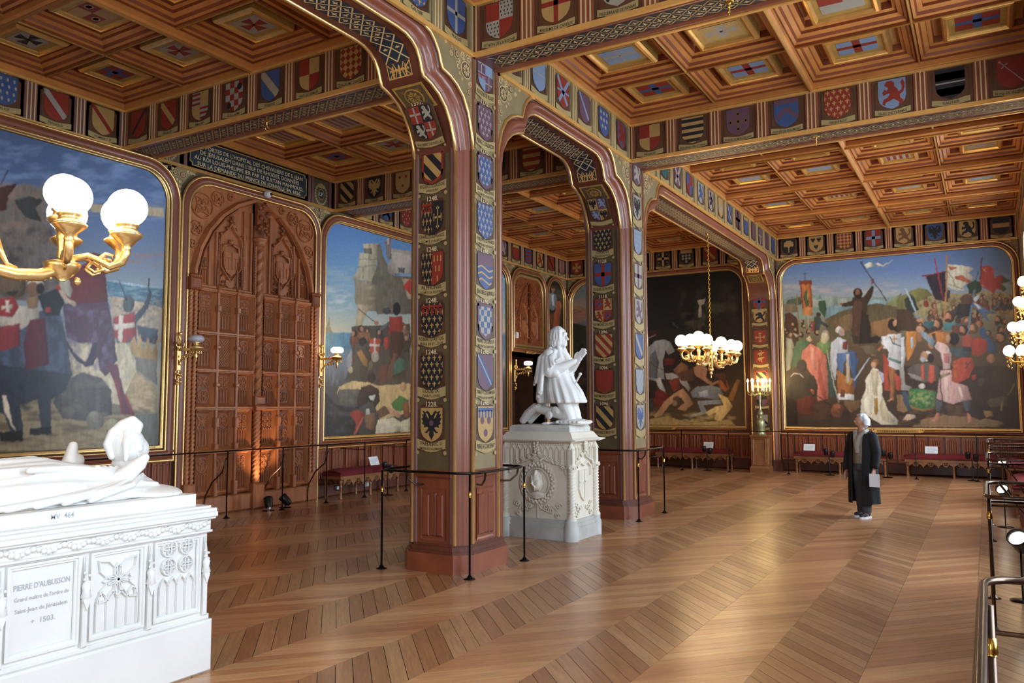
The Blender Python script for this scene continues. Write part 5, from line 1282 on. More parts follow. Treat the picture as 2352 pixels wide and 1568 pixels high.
# left wall: the knight with the flag, tomb in front
root, pth = painting(FL, 1.06, 7.72, 1.11, 5.22, .42, 'large painting of a rider under a great red banner, behind the white tomb')
for (a0, a1, n) in ((4.95, 7.73, 330), (1.05, 4.95, 60)):
    C = Canvas(FL, a0, a1, 1.1, 5.23, n, 400 if n > 100 else 60)
    C.grad([(250, '344a70'), (420, '46618c'), (520, '56709a'), (600, '6a7c94'), (720, '8c9aa0'), (760, '7c8a88'), (860, '8a8068'), (940, '6e6450'), (1040, '5c5444')])
    C.run('''
T 0 290 2.24
n 6c88b4 .7 40 14 -100 60 860 500
p a89878 440,400 840,420 840,465 470,440
n a0a08c .35 34 5 380 380 860 500
n 98705c .8 30 5 560 640 860 730
p 94a8b4 540,790 836,830 836,860 545,830
p 6d6660 -300,330 60,330 120,290 230,330 240,480 300,640 430,760 330,896 -300,896
n 8a7468 .9 26 20 -200 280 260 600
n 463c40 .9 24 24 -200 500 420 896
p 4a2c24 -100,340 90,292 40,360 30,430 -100,450
l 2c2c34 5 0,300 38,230
p 3a3c3c 70,380 150,360 220,380 180,420 210,490 130,470 90,420
p 6a1c28 300,800 380,740 440,700 470,650 520,660 540,760 555,896 330,896
T 0 640 2.24
p 3c6884 540,10 700,40 836,50 836,150 560,90
n 84a4a8 .6 14 3 540 10 836 150
p b09c84 560,90 640,100 836,150 836,330 700,330 580,260
n 7c7468 .9 5 6 560 90 836 330
p 8e7f60 -100,660 300,640 600,700 810,690 810,870 -200,890
n 5e503c .9 40 9 -100 660 810 880
p b0a488 350,330 520,340 640,320 700,430 690,590 620,650 560,640 480,480 380,480
n d0c4a4 .9 10 16 350 330 700 600
p 9a8460 690,480 800,560 805,690 680,650 640,600
n b8a078 .8 14 6 650 480 805 700
p 4e4a4a 270,640 340,520 420,480 520,510 570,570 575,700 440,730 320,720
n 6a6460 .7 16 14 280 500 570 720
p 6a1c28 300,0 535,0 555,130 350,140
p 4c2e44 320,130 555,120 580,260 600,420 560,480 540,500 510,470 500,400 470,440 470,330 400,330 340,300
n 6a5c7c .8 12 16 320 130 590 480
p 3c2e48 330,300 380,380 440,430 480,330 500,330 480,440 440,455 390,420 340,350
p 5c2438 540,430 600,440 640,600 690,700 620,700 600,560
l 7c2028 14 590,520 630,690
l 7c2028 14 640,600 680,700
p a8a090 300,20 345,-20 370,60 360,100 310,60
p a01c24 275,60 300,20 315,60 300,80
l b8a088 22 310,70 340,110 380,130
p 3e4a54 580,210 630,180 690,190 740,130 765,60 780,70 760,150 700,230 700,330 600,330
p 9a2c34 585,200 690,170 700,290 640,330 580,300
p c8bcac 610,190 635,185 625,330 605,320
p c8bcac 585,235 690,225 690,250 585,265
e 4a5458 660,130,30,44
l 343c48 9 765,0 762,60
l 3c3c44 6 610,10 650,110
p 3c4858 700,240 810,260 805,340 720,320
n 8c8474 .9 4 20 660 300 805 500
p a88858 660,340 690,290 700,350 720,285 735,370 760,300 780,380 808,310 808,420 680,400
p 6e6a60 690,400 805,420 805,550 700,470
p 3a4456 -200,150 200,170 290,120 330,260 370,500 300,540 -200,560
n 4a5c78 .8 14 18 -200 130 360 520
p 2c3440 -200,420 370,490 330,580 260,620 260,760 210,780 190,620 100,650 120,800 60,820 20,700 -200,600
n 1e2430 .8 16 12 -100 480 340 700
p b8b0a0 -10,200 80,140 200,150 200,200 110,260 0,250
p 8a2a34 -10,250 100,230 100,340 -10,380
p 5c2030 150,210 230,200 250,440 130,470 120,330
p a02830 -20,110 70,90 95,150 60,200 -20,190
p d0c8b8 25,110 45,112 40,135 62,130 60,155 42,150 50,175 25,170 30,150 5,160 5,140 25,140
p 8c6c48 130,100 200,90 190,150 140,155
p 20262e 190,90 290,50 330,120 300,190 230,190
e 5a4c34 85,40,45,60
e 3a2c24 60,60,30
e c8c0b0 180,30,44,26
e 7c5844 165,55,34,36
e 221c1c 205,50,22,30
p 6c5a44 -40,-10 130,-20 110,60 0,70
e a02430 245,160,16
e 6c685c 487,727,46,48
e 7c7868 480,712,28,26
e 8c8468 575,755,36,34
p 2a2c2c 540,780 580,790 560,810
p 5a5c54 690,700 810,690 810,860 720,870 700,800
p c8b8a0 10,600 30,600 60,740 90,800 60,760 20,680
p 1a1e24 150,770 260,760 262,800 150,805
p 1e1c1c -10,790 110,780 120,835 0,838
''')
    C.build(root, pth, 1.45)
mb = MB(); mb.box(7.35, 7.73, 1.075, 1.11, .03, .062, 'bright_gold', FL); text(mb, 'PAR MR. ODIER', FL, 7.54, 1.083, .018, 'ink', .063, .34)
mb.build('signature_plate', root)
# left wall: the ruined tower
root, pth = painting(FL, 11.15, 17.82, 1.11, 5.21, .42, 'painting of soldiers below a ruined sunlit tower and blue sky, right of the carved door')
for (a0, a1, n) in ((11.14, 13.95, 250), (13.95, 17.83, 60)):
    C = Canvas(FL, a0, a1, 1.1, 5.22, n, 380 if n > 100 else 120)
    C.grad([(480, '3c74bc'), (560, '5088c4'), (640, '6a9cc0'), (700, '88a8b4'), (750, 'b0b4a4'), (762, 'b8b49c'), (768, '4c7c98'), (830, '5c7484'), (880, '4c4c4c'), (1000, '3c3830')])
    C.run('''
T 735 480 2.986
n b8c4c8 .9 26 7 20 520 240 720
n 9cb4c0 .5 30 6 20 380 240 560
p 8c8468 -20,840 40,810 60,740 70,830 100,860 160,896 -20,896
l 8c7c64 4 55,730 60,800
p b0a890 290,240 400,236 400,300 360,500 350,496 215,475 250,430 262,370 265,300 300,300
p 7a7468 295,270 350,268 355,310 300,305
l 706858 4 265,345 385,345
l 706858 4 255,400 380,385
l 706858 4 335,240 335,345
l 706858 4 292,400 292,480
p 6e6a5c 385,250 410,240 430,320 470,400 510,460 700,470 700,720 390,720 350,500 390,380
p 8a8068 230,480 350,498 385,560 390,700 290,700 235,640 240,560
p a09478 560,480 700,480 700,620 600,620
n b0a484 .8 16 12 235 490 390 700
n 5c5848 .8 14 16 380 400 560 700
p 9c948c 485,270 700,300 700,450 470,440 460,390 490,340
p b0aaa0 480,290 700,330 700,440 520,440
p 7c7470 445,230 480,225 490,340 465,350 450,310
p b83c34 440,230 485,190 480,225 450,235
p b8b0b4 455,205 475,200 470,240 455,240
p 5c5c5c 530,400 580,405 575,440 535,435
p b8342c 565,530 615,470 640,560 615,590
p a89878 250,650 330,680 300,760 260,896 230,896 245,760
l 4a3c30 6 262,684 380,780
T 700 760 3.735
p 4c86a4 160,20 410,10 400,150 160,170
n 707c74 .8 6 8 160 0 300 160
n 6c7484 .9 4 26 160 140 420 480
p 8c9094 350,240 420,100 440,160 400,330 350,300
p 4c443c 400,-40 900,-60 900,520 620,500 330,430 400,330
crowd a4785c 26 400 -60 890 260 24
n 2c2824 .6 14 20 400 100 900 560
p 4a4438 430,110 520,60 560,200 540,330 420,420 350,410 370,330 420,260
p 9a6c34 440,180 480,160 530,240 540,310 500,290
e 241f1e 490,90,34,36
p b03c2c 545,60 650,70 630,190 560,180
p c8bcac 590,60 605,60 605,190 590,190
p c8bcac 550,110 640,115 640,135 550,130
p a83428 670,60 720,50 720,150 680,160
p 9c2c24 720,-120 830,-130 840,-40 820,30 730,20
e 1c2224 785,-190,34,56
e 3c4448 700,-170,34,30
l 5c6468 22 640,-10 720,-70
e b07058 610,-70,18
p 4c2e26 740,0 840,10 850,130 800,250 740,250 720,150
p 6a4436 760,190 800,180 740,430 700,440 720,330
p 3c6a58 750,300 800,230 860,250 860,330 760,380
e a89c8c 600,220,34,48
p 6a3c30 640,300 720,280 700,430 620,460
l 6a5a48 7 725,290 700,420
l 4a3c30 6 330,415 440,400
e b0a078 390,330,24,26
p c8aa70 270,540 290,480 400,430 540,440 620,470 900,450 900,700 640,760 560,540 290,560
p 56524c 275,545 290,500 480,500 470,620 300,640
n 7a7058 .7 12 14 280 480 480 640
p 2c2a2c 160,520 280,640 460,650 460,890 160,895
n 4c4a48 .8 14 10 160 560 560 890
e 2e2220 570,400,32,46
p 3c2a24 480,480 560,460 630,500 640,600 600,660 560,560 530,620 450,660 440,600
e 2a2422 560,570,40,40
p c8c0b4 540,560 600,540 590,600 560,590
p 8c2c20 380,700 450,670 510,700 500,780 430,890 410,880 440,790 400,750
l b05c3c 12 500,740 420,885
p b0a898 520,670 550,660 560,720 520,730
p 7a5a3c 510,720 600,700 600,840 560,850 520,830
p 6a4c34 610,690 680,640 740,700 640,750
p 4a7a3c 740,620 810,550 890,590 860,680 760,690
p c09070 700,650 760,660 830,740 790,740 720,700
p 8a5030 830,630 890,600 900,740 850,740
e c09468 840,480,24,40
p c8bca0 620,760 760,740 830,790 820,860 600,890
p c8c0a0 820,780 900,740 900,870 815,865
n e0d4b0 .7 10 8 620 740 900 870
''')
    C.build(root, pth, 1.2)
# left wall, far end: the knight portrait and the carved relief over the small door
root, pth = painting(FL, 20.1, 21.06, 1.11, 5.27, .47, 'narrow portrait of an armoured rider on a chestnut horse against black, beside the small door')
C = Canvas(FL, 20.09, 21.07, 1.1, 5.28, 100, 330)
C.grad([(640, '101218'), (1000, '141010')])
C.run('''
T 1140 600 3.919
p 6a6e74 460,300 500,280 540,300 550,380 520,430 490,440 460,380
p b4b8bc 495,300 515,300 520,400 500,400
e 8a6048 508,250,18,30
e 2a1c14 508,232,18,14
p 8a3e1c 530,370 570,350 585,420 570,500 560,610 470,620 480,500 530,450
p 5c2a16 470,480 520,460 500,620 460,600
p a05c30 560,370 580,370 585,420 570,430
e 8a8c90 465,290,14
n 3a1c10 .8 6 8 450 560 600 1000
''')
C.build(root, pth, 1.3)
root = empty('relief_panel', (0, 0, 0), label='carved wooden relief of a pointed arch with two shields, over the small doorway', cat='relief')
gilt_frame(FL, 18.22, 19.76, 3.3, 5.12, .36, root, .07)
mb = MB(); mb.prism(rrect(18.22, 19.76, 3.3, 5.12, .36, 8), .0, .02, 'cedar_dark', FL); mb.build('back', root)
mb = MB(); ax_, rr = 18.99, random.Random(3)
arc = [(ax_-.55*math.cos(t)-.0, 3.9+1.05*math.sin(t)**.8) for t in [i*PI/2/10 for i in range(11)]]
for sx in (-1, 1):
    p = [(ax_+sx*.58, 3.36), (ax_+sx*.58, 3.9), (ax_+sx*.54, 4.25), (ax_+sx*.42, 4.55), (ax_+sx*.24, 4.83), (ax_, 5.03)]
    mb.sweep(p, [(-.03, .02), (-.02, .06), (.02, .06), (.03, .02)], 'cedar_dark', FL)
    mb.prism([(ax_+sx*.12, 3.95), (ax_+sx*.42, 3.95), (ax_+sx*.42, 3.7), (ax_+sx*.27, 3.55), (ax_+sx*.12, 3.7)], .02, .05, 'cedar', FL)
    mb.sweep([(ax_+sx*.08, 3.5), (ax_+sx*.08, 4.1), (ax_+sx*.27, 4.4), (ax_+sx*.46, 4.1), (ax_+sx*.46, 3.5)], [(-.02, .02), (0, .05), (.02, .02)], 'cedar', FL)
    for k in range(60):
        a, b = ax_+sx*rr.uniform(.03, .7), rr.uniform(3.4, 5.0); mb.sphere(FL(a, b, .03), rr.uniform(.015, .04), 'cedar_dark', 6, 4)
mb.tube([FL(ax_, 3.36, .05), FL(ax_, 5.0, .05)], .035, 'cedar_dark', 8)
mb.build('carving', root)
plate(FL, 18.95, 3.1, .36, None, 'small gilt plate above the small doorway')
# ------------------------------------------------------------------ carved double door (left wall)
def local(fr): return Fr((0, 0, 0), fr.u, fr.v, fr.n)
def twisted(mb, o, r, z0, z1, turns, m, lobes=2, seg=20, ax=(0, 0, 1), n=None):
    n = n or int(turns*10)+2; rows = []
    for i in range(n+1):
        z = z0+(z1-z0)*i/n; a0 = 2*PI*turns*i/n
        rows.append([Vector(o)+Vector(((1+.22*math.cos(lobes*(t-a0)))*r*math.cos(t), (1+.22*math.cos(lobes*(t-a0)))*r*math.sin(t), z)) for t in [2*PI*j/seg for j in range(seg)]])
    return mb.loft(rows, m, True, True, True)
def strap(mb, p, w, c0, c1, m, fr, closed=False): return mb.sweep(p, [(-w, c0), (-w*.45, c1), (w*.45, c1), (w, c0)], m, fr, closed)
def tracery(mb, a0, a1, b0, b1, c, m, kind, fr, d=.028):
    w = a1-a0; ax = (a0+a1)/2; hs = (b1-b0); cut = b0+hs*.48; r = w/2
    def lancets(y0, y1, n=4):
        s_ = w/n
        for i in range(n+1): strap(mb, [(a0+s_*i, y0), (a0+s_*i, y1-s_*.5)], w*.022, c, c+d, m, fr)
        for i in range(n):
            x = a0+s_*i; strap(mb, [(x, y1-s_*.5), (x+s_*.15, y1-s_*.1), (x+s_/2, y1+s_*.3), (x+s_*.85, y1-s_*.1), (x+s_, y1-s_*.5)], w*.02, c, c+d, m, fr)
    def circle(x, y, q): strap(mb, circ(x, y, q, 12), w*.028, c, c+d, m, fr, True)
    def petals(x, y, q, n=4, rot=0):
        for i in range(n):
            t = rot+2*PI*i/n; e = Vector((math.cos(t), math.sin(t))); f = Vector((-e.y, e.x))
            P = [(x, y)]+[(x+e.x*q*k+f.x*q*s_, y+e.y*q*k+f.y*q*s_) for k, s_ in ((.35, .22), (.7, .22), (1, 0), (.7, -.22), (.35, -.22))]
            strap(mb, P, w*.02, c, c+d, m, fr, True)
    if kind == 0: lancets(b0, cut); circle(ax, b1-r*1.0, r*.95); petals(ax, b1-r, r*.9, 4, PI/4)
    elif kind == 1:
        lancets(b0, cut)
        for x in (ax-r/2, ax+r/2):
            for y in (cut+r*.7, cut+r*1.6): circle(x, y, r*.4); petals(x, y, r*.36, 4)
    elif kind == 2:
        n = 5
        for i in range(-n, n*2):
            for sg in (1, -1):
                q = clip(band(a0+w*i/n, b0, a0+w*i/n+sg*hs*.8, b1, w*.03), R4(a0, a1, b0, b1))
                if len(q) > 2: mb.prism(q, c, c+d*.8, m, fr)
    elif kind == 3:
        lancets(b0, cut-hs*.06)
        for i in range(7):
            y = cut+(b1-cut)*i/7
            for k in range(4): x = a0+w*k/4; strap(mb, [(x, y), (x+w/8, y+w*.11), (x+w/4, y)], w*.022, c, c+d, m, fr)
    elif kind == 4:
        lancets(b0, cut); circle(ax, b1-r, r*.95)
        for i in range(3):
            t = 2*PI*i/3; strap(mb, [(ax, b1-r), (ax+r*.4*math.cos(t+.7), b1-r+r*.4*math.sin(t+.7)), (ax+r*.8*math.cos(t+.3), b1-r+r*.8*math.sin(t+.3)), (ax+r*.9*math.cos(t-.4), b1-r+r*.9*math.sin(t-.4))], w*.03, c, c+d, m, fr)
    elif kind == 5:
        petals(ax, b1-r, r*1.25, 4, PI/4); circle(ax, b0+r, r*.9); petals(ax, b0+r, r*.85, 4)
    elif kind == 6: lancets(b0, cut); petals(ax, b1-r*1.05, r*1.3, 4, PI/4); petals(ax, b1-r*1.05, r*.7, 4, 0)
DK = 'cedar'; mat('cedar_shade', '4e2a18', .5, 0, .2); mat('cedar_highlight', 'b8784a', .45, 0, .15, 9)  # one wood: recess shade and tracery highlights are put into these two colours
mb = MB(); mb.prism(rrect(8.10, 10.86, 0, 5.24, .42, 9), .0, .03, DK, FL)
mb.bevbox(8.10, 10.86, 0, .27, .03, .17, DK, FL, .02)
door = mb.build('door_1', kind='structure', label='tall carved cedar double door with a pointed arch and rows of tracery panels', cat='door')
CXS = [(8.27, 8.62), (8.65, 9.01), (9.04, 9.37), (9.59, 9.92), (9.95, 10.30), (10.33, 10.68)]
RZS = [(.30, .96), (1.0, 1.64), (1.69, 2.24), (2.28, 2.83), (2.88, 3.52)]
KND = [[4, 6, 1, 1, 6, 4], [6, 0, 1, 1, 5, 0], [5, 1, 0, 0, 5, 6], [0, 2, 4, 4, 2, 4], [1, 3, 1, 1, 3, 1]]
pcache = {}
for r_, (z0, z1) in enumerate(RZS):
    for c_, (a0, a1) in enumerate(CXS):
        k = KND[r_][c_]; key = (k, r_ == 0)
        if key not in pcache:
            lf = local(FL); p = MB(); w, h = .35, .6
            p.recess(-w/2, w/2, 0, h, .125, .05, .045, DK, lf, 'cedar_dark'); p.box(-w/2, w/2, h-.012, h, .11, .145, DK, lf)
            p.recess(-w/2+.05, w/2-.05, .05, h-.05, .062, .036, .012, DK, lf, 'cedar_shade')
            tracery(p, -w/2+.065, w/2-.065, .065, h-.065, .036, 'cedar_highlight', k, lf, .032)
            if r_ == 0: p.bevbox(-w/2+.03, w/2-.03, 0, .05, .03, .09, DK, lf, .015)
            pcache[key] = p.mesh('door_panel')
        o = bpy.data.objects.new('door_panel', pcache[key]); COL.objects.link(o); o.parent = door
        o.location = FL((a0+a1)/2, z0, 0); o.scale = ((a1-a0)/.35, 1, (z1-z0)/.6)
for i, x in enumerate((8.635, 9.025, 9.935, 10.315)):
    mb = MB(); mb.bevbox(x-.022, x+.022, .27, 3.56, .03, .16, DK, FL, .012)
    for z, h in ((.27, .22), (1.0, .1), (1.35, .16), (2.0, .06), (2.6, .06), (3.2, .1), (3.5, .06)): mb.bevbox(x-.034, x+.034, z, z+h, .03, .185, DK, FL, .012)
    mb.lathe([(.03, 0), (.02, .1), (.028, .12), (.014, .3), (.02, .32), (.003, .5)], FL(x, 3.56, .1), 'cedar_dark', 8); mb.build('mullion', door)
mb = MB()
for z in (.98, 1.665, 2.26, 2.855, 3.54): mb.bevbox(8.25, 9.38, z-.022, z+.022, .03, .15, DK, FL, .012); mb.bevbox(9.58, 10.70, z-.022, z+.022, .03, .15, DK, FL, .012)
mb.build('rail', door)
for x in (8.18, 10.78):
    mb = MB(); mb.bevbox(x-.085, x+.085, 0, 3.6, .03, .09, 'cedar_dark', FL, .01); mb.bevbox(x-.1, x+.1, 0, .5, .03, .16, DK, FL, .02)
    for dx in (-.045, .045): twisted(mb, FL(x+dx, 0, .11), .032, .5, 3.5, 22, DK, 2, 10)
    mb.bevbox(x-.095, x+.095, 3.5, 3.7, .03, .2, 'cedar_dark', FL, .03)
    for k in range(5): mb.sphere(FL(x+.04*(k-2), 3.72, .16), .035, 'cedar_dark', 6, 5)
    mb.build('twisted_pilaster', door)
mb = MB(); mb.bevbox(9.38, 9.585, 0, 5.14, .03, .09, 'cedar_dark', FL, .01)
mb.bevbox(9.36, 9.6, 0, .42, .03, .24, DK, FL, .03); mb.bevbox(9.37, 9.595, 1.62, 1.7, .03, .25, DK, FL, .02); mb.bevbox(9.38, 9.59, 1.7, 1.86, .03, .22, DK, FL, .03)
twisted(mb, FL(9.45, 0, .15), .062, .42, 1.62, 4, DK, 4, 20); twisted(mb, FL(9.47, 0, .13), .055, 1.85, 4.4, 7, DK, 2, 16); twisted(mb, FL(9.40, 0, .11), .022, 1.85, 4.4, 26, DK, 2, 8); twisted(mb, FL(9.55, 0, .11), .022, 1.85, 4.4, 26, DK, 2, 8)
mb.lathe([(.05, 0), (.1, .02), (.085, .05), (.12, .09), (.13, .12), (.1, .14)], FL(9.47, 4.4, .13), DK, 12)
mb.bevbox(9.38, 9.6, 4.75, 5.14, .03, .2, 'cedar_dark', FL, .05)
for k in range(14): mb.sphere(FL(9.48+.09*math.cos(k*1.3), 4.62+.035*k, .2+.03*math.sin(k*2.1)), .04, 'cedar_dark', 7, 5)
mb.build('centre_column', door)
APT = [(1.27, 3.6), (1.26, 3.85), (1.17, 4.18), (1.0, 4.5), (.76, 4.78), (.46, 5.01), (.12, 5.16)]
for sx, nm in ((-1, 'left'), (1, 'right')):
    X = lambda d: 9.47+sx*d
    mb = MB(); strap(mb, [(X(d), z) for d, z in APT], .055, .03, .13, DK, FL); strap(mb, [(X(d*.93), z-.04) for d, z in APT[:-1]], .02, .03, .1, 'cedar_dark', FL)
    mb.build('arch_rib', door)
    mb = MB(); rr = random.Random(4)                                 # spandrel
    for (d, z, q) in ((1.12, 4.88, .2), (.82, 5.05, .12), (1.22, 4.5, .11), (.56, 5.14, .06), (1.27, 4.24, .06)):
        x = X(d); strap(mb, circ(x, z, q, 18), .014, .03, .06, DK, FL, True); strap(mb, circ(x, z, q*.45, 12), .012, .03, .055, DK, FL, True)
        for i in range(4):
            t = i*PI/2+PI/4; e = (math.cos(t), math.sin(t)); strap(mb, [(x, z), (x+e[0]*q*.4-e[1]*q*.3, z+e[1]*q*.4+e[0]*q*.3), (x+e[0]*q*.95, z+e[1]*q*.95), (x+e[0]*q*.4+e[1]*q*.3, z+e[1]*q*.4-e[0]*q*.3)], .012, .03, .062, DK, FL, True)
        mb.sphere(FL(x, z, .035), q*.2, DK, 8, 5)
    mb.build('carved_spandrel', door)
    mb = MB()                                                        # tympanum with its shield
    x = X(.56); a0, a1 = min(X(.3), X(.82)), max(X(.3), X(.82))
    for xx in (X(.13), X(.28), X(.84), X(.97)): h = 4.95 if abs(xx-9.47) < .5 else (4.55 if abs(xx-9.47) < .9 else 4.35); mb.bevbox(xx-.02, xx+.02, 3.6, h, .03, .08, DK, FL, .01)
    twisted(mb, FL(X(.32), 0, .07), .026, 3.66, 4.45, 12, 'cedar_dark', 2, 8); twisted(mb, FL(X(.80), 0, .07), .026, 3.66, 4.4, 12, 'cedar_dark', 2, 8)
    P = [(x-.24, 4.25), (x-.2, 4.45), (x-.08, 4.56), (x, 4.68), (x+.08, 4.56), (x+.2, 4.45), (x+.24, 4.25)]
    strap(mb, P, .022, .03, .09, DK, FL)
    for q in P: mb.sphere(FL(q[0], q[1]+.04, .07), .032, 'cedar_dark', 6, 5)
    for k in range(5): mb.sphere(FL(x+.03*math.cos(k*2.5), 4.7+.03*k, .08), .03, 'cedar_dark', 6, 5)
    mb.prism([(x-.15, 4.22), (x+.15, 4.22), (x+.15, 4.0), (x+.1, 3.88), (x, 3.82), (x-.1, 3.88), (x-.15, 4.0)], .03, .085, DK, FL)
    for k in range(4): mb.bevbox(x-.13+.07*k, x-.1+.07*k, 3.92, 4.1, .085, .1, DK, FL, .006)
    mb.bevbox(x-.14, x-.01, 4.11, 4.21, .085, .1, DK, FL, .006); mb.bevbox(x+.01, x+.14, 4.11, 4.21, .085, .1, DK, FL, .006)
    strap(mb, [(x-.2, 4.3), (x-.2, 3.95), (x, 3.72), (x+.2, 3.95), (x+.2, 4.3)], .014, .03, .09, DK, FL)
    mb.sphere(FL(x, 4.38, .07), .045, 'cedar', 10, 7); mb.tube([FL(x-.2, 4.12, .06), FL(x-.15, 4.3, .08), FL(x-.03, 4.34, .08)], [.01, .03, .02], 'cedar', 6); mb.tube([FL(x+.2, 4.12, .06), FL(x+.15, 4.3, .08), FL(x+.03, 4.34, .08)], [.01, .03, .02], 'cedar', 6); mb.prism([(x-.09, 3.74), (x+.09, 3.74), (x+.09, 3.66), (x, 3.6), (x-.09, 3.66)], .03, .075, DK, FL)
    rr = random.Random(8)
    for k in range(34): mb.sphere(FL(x+rr.uniform(-.24, .24), rr.uniform(3.62, 3.85), .04), rr.uniform(.015, .035), 'cedar_dark', 6, 4)
    tracery(mb, min(X(1.0), X(1.2)), max(X(1.0), X(1.2)), 3.64, 4.1, .035, DK, 1, FL); mb.bevbox(min(X(.12), X(1.22)), max(X(.12), X(1.22)), 3.56, 3.62, .03, .11, DK, FL, .02)
    mb.build('tympanum', door)
# ------------------------------------------------------------------ sculpture: closed forms fused into one continuous surface
def rotm(ax, deg): return Matrix.Rotation(math.radians(deg), 3, ax)
def ell(mb, o, r, m='marble', R=None, seg=20, rings=14):
    k = len(mb.v); mb.sphere((0, 0, 0), 1, m, seg, rings)
    for i in range(k, len(mb.v)):
        v = Vector(mb.v[i]); v = Vector((v.x*r[0], v.y*r[1], v.z*r[2])); v = (R@v) if R else v; mb.v[i] = tuple(v+Vector(o))
def cap(mb, p0, p1, r0, r1, m='marble', flat=None):
    p0, p1 = Vector(p0), Vector(p1); d = p1-p0; L = d.length; n = 5
    P = []; Rr = []
    for i in range(n+1):
        a = PI/2*(1-i/n); P.append(p0-d.normalized()*r0*math.sin(a)); Rr.append(max(r0*math.cos(a), .0008))
    for i in range(n+1):
        a = PI/2*i/n; P.append(p1+d.normalized()*r1*math.sin(a)); Rr.append(max(r1*math.cos(a), .0008))
    mb.tube(P, Rr, m, 14)
def chain(mb, pts, m='marble'):
    for a, b in zip(pts, pts[1:]): cap(mb, a[:3], b[:3], a[3], b[3], m)
def drape(mb, secs, m='marble', folds=0, amp=0, seg=48, ph=0, caps=True):
    "secs: (cx,cy,cz,rx,ry[,amp factor]) horizontal sections; folds ripple round them"
    rows = []
    for q in secs:
        cx, cy, cz, rx, ry = q[:5]; k = q[5] if len(q) > 5 else 1
        rows.append([(cx+rx*math.cos(t)*(1+amp*k*math.sin(folds*t+ph+cz*3)), cy+ry*math.sin(t)*(1+amp*k*math.sin(folds*t+ph+cz*3)), cz) for t in [2*PI*j/seg for j in range(seg)]])
    mb.loft(rows, m, True, True, caps)
def fuse(mb, name, parent, voxel=.008, mat_='marble', smooth=2, dec=None, zmin=None):
    ob = bpy.data.objects.new('t', mb.mesh('t')); COL.objects.link(ob)
    md = ob.modifiers.new('r', 'REMESH'); md.mode = 'VOXEL'; md.voxel_size = voxel; md.use_smooth_shade = True
    if smooth: m2 = ob.modifiers.new('s', 'SMOOTH'); m2.iterations = smooth; m2.factor = .5
    if dec: m3 = ob.modifiers.new('d', 'DECIMATE'); m3.ratio = dec
    dg = bpy.context.evaluated_depsgraph_get(); me = bpy.data.meshes.new_from_object(ob.evaluated_get(dg)); me.name = name
    bpy.data.objects.remove(ob)
    if zmin is not None:
        for v_ in me.vertices:
            if v_.co.z < zmin: v_.co.z = zmin
    me.materials.clear(); me.materials.append(MATS[mat_])
    me.polygons.foreach_set('material_index', [0]*len(me.polygons)); me.polygons.foreach_set('use_smooth', [True]*len(me.polygons))
    o = bpy.data.objects.new(name, me); COL.objects.link(o); return tag(o, parent)
# ---- the white tomb
TY = 4.42; FT = FY(TY)
tomb = empty('tomb', label='white marble tomb chest with tracery panels and incised inscription, carrying the effigy', cat='tomb')
X0, X1 = 1.12, 3.57
mb = MB(); mb.box(X0, X1, .0, .9, -1.02, 0, 'marble', FT); mb.bevbox(X0-.03, X1+.035, 0, .325, -1.05, .035, 'marble', FT, .012); mb.bevbox(X0-.02, X1+.02, .325, .36, -1.04, .02, 'marble', FT, .01)
mb.build('chest', tomb)
mb = MB()
for z0, z1, e in ((.88, .895, .03), (.895, .965, .02), (.965, .98, .045), (.98, 1.01, .055), (1.01, 1.035, .05), (1.035, 1.05, .02)):
    mb.bevbox(X0-e, X1+e*.8, z0, z1, -1.02-e, e, 'marble', FT, .006)
mb.build('cornice', tomb)
mb = MB(); mb.bevbox(X0+.04, 3.5, 1.05, 1.13, -.98, -.02, 'marble', FT, .008); text(mb, 'MV  464', FT, 2.62, 1.082, .028, 'grey_ink', -.0185, .13); mb.build('slab', tomb)
mb = MB(); rr = random.Random(2)
for i in range(88):
    x = X0+(X1-X0)*(i+.5)/88; z = .93+.012*math.sin(i*1.1)
    mb.sphere(FT(x, z, .022), .014+.006*rr.random(), 'marble', 7, 5); mb.tube([FT(x-.012, z-.016, .02), FT(x, z+.01, .034), FT(x+.014, z+.014, .022)], .005, 'marble', 5)
mb.build('foliage_band', tomb)
DIV = [1.14, 1.50, 1.90, 2.29, 2.742, 3.147, 3.545]
for i, (a, b) in enumerate(zip(DIV, DIV[1:])):
    a0, a1 = a+.03, b-.03; mb = MB(); z0, z1 = .385, .87
    mb.sweep([(a0, z0), (a1, z0), (a1, z1), (a0, z1)], [(0, 0), (0, .022), (.012, .022), (.016, .012), (.026, .012), (.03, .004)], 'marble', FT, True)
    if i == 3:
        text(mb, 'PIERRE D\'AUBUSSON', FT, 2.513, .735, .03, 'grey_ink', .002, .30); text(mb, 'Grand maître de l\'ordre de', FT, 2.513, .678, .022, 'grey_ink', .002, .29)
        text(mb, 'Saint-Jean de Jérusalem', FT, 2.513, .618, .022, 'grey_ink', .002, .28); text(mb, '+  1503.', FT, 2.523, .548, .028, 'grey_ink', .002, .14)
    else:
        tracery(mb, a0+.045, a1-.045, z0+.04, z1-.04, .002, 'marble', 6 if i % 2 == 0 else 1, FT, .016)
    mb.build('inscription_panel' if i == 3 else 'tracery_panel', tomb)
for x in DIV:
    mb = MB(); mb.bevbox(x-.016, x+.016, .36, .62, 0, .035, 'marble', FT, .008); mb.lathe([(.012, 0), (.03, .015), (.02, .05), (.026, .08), (.014, .1)], FT(x, .62, .03), 'marble', 10)
    mb.prism([(x-.022, .62), (x, .56), (x+.022, .62), (x, .66)], .02, .045, 'marble', FT); mb.tube([FT(x, .7, .03), FT(x, .86, .018)], [.014, .003], 'marble', 8)
    for k in range(6): mb.sphere(FT(x+.014*(-1)**k, .68+.018*k, .035), .009, 'marble', 6, 4)
    mb.build('colonnette', tomb)
mb = MB()
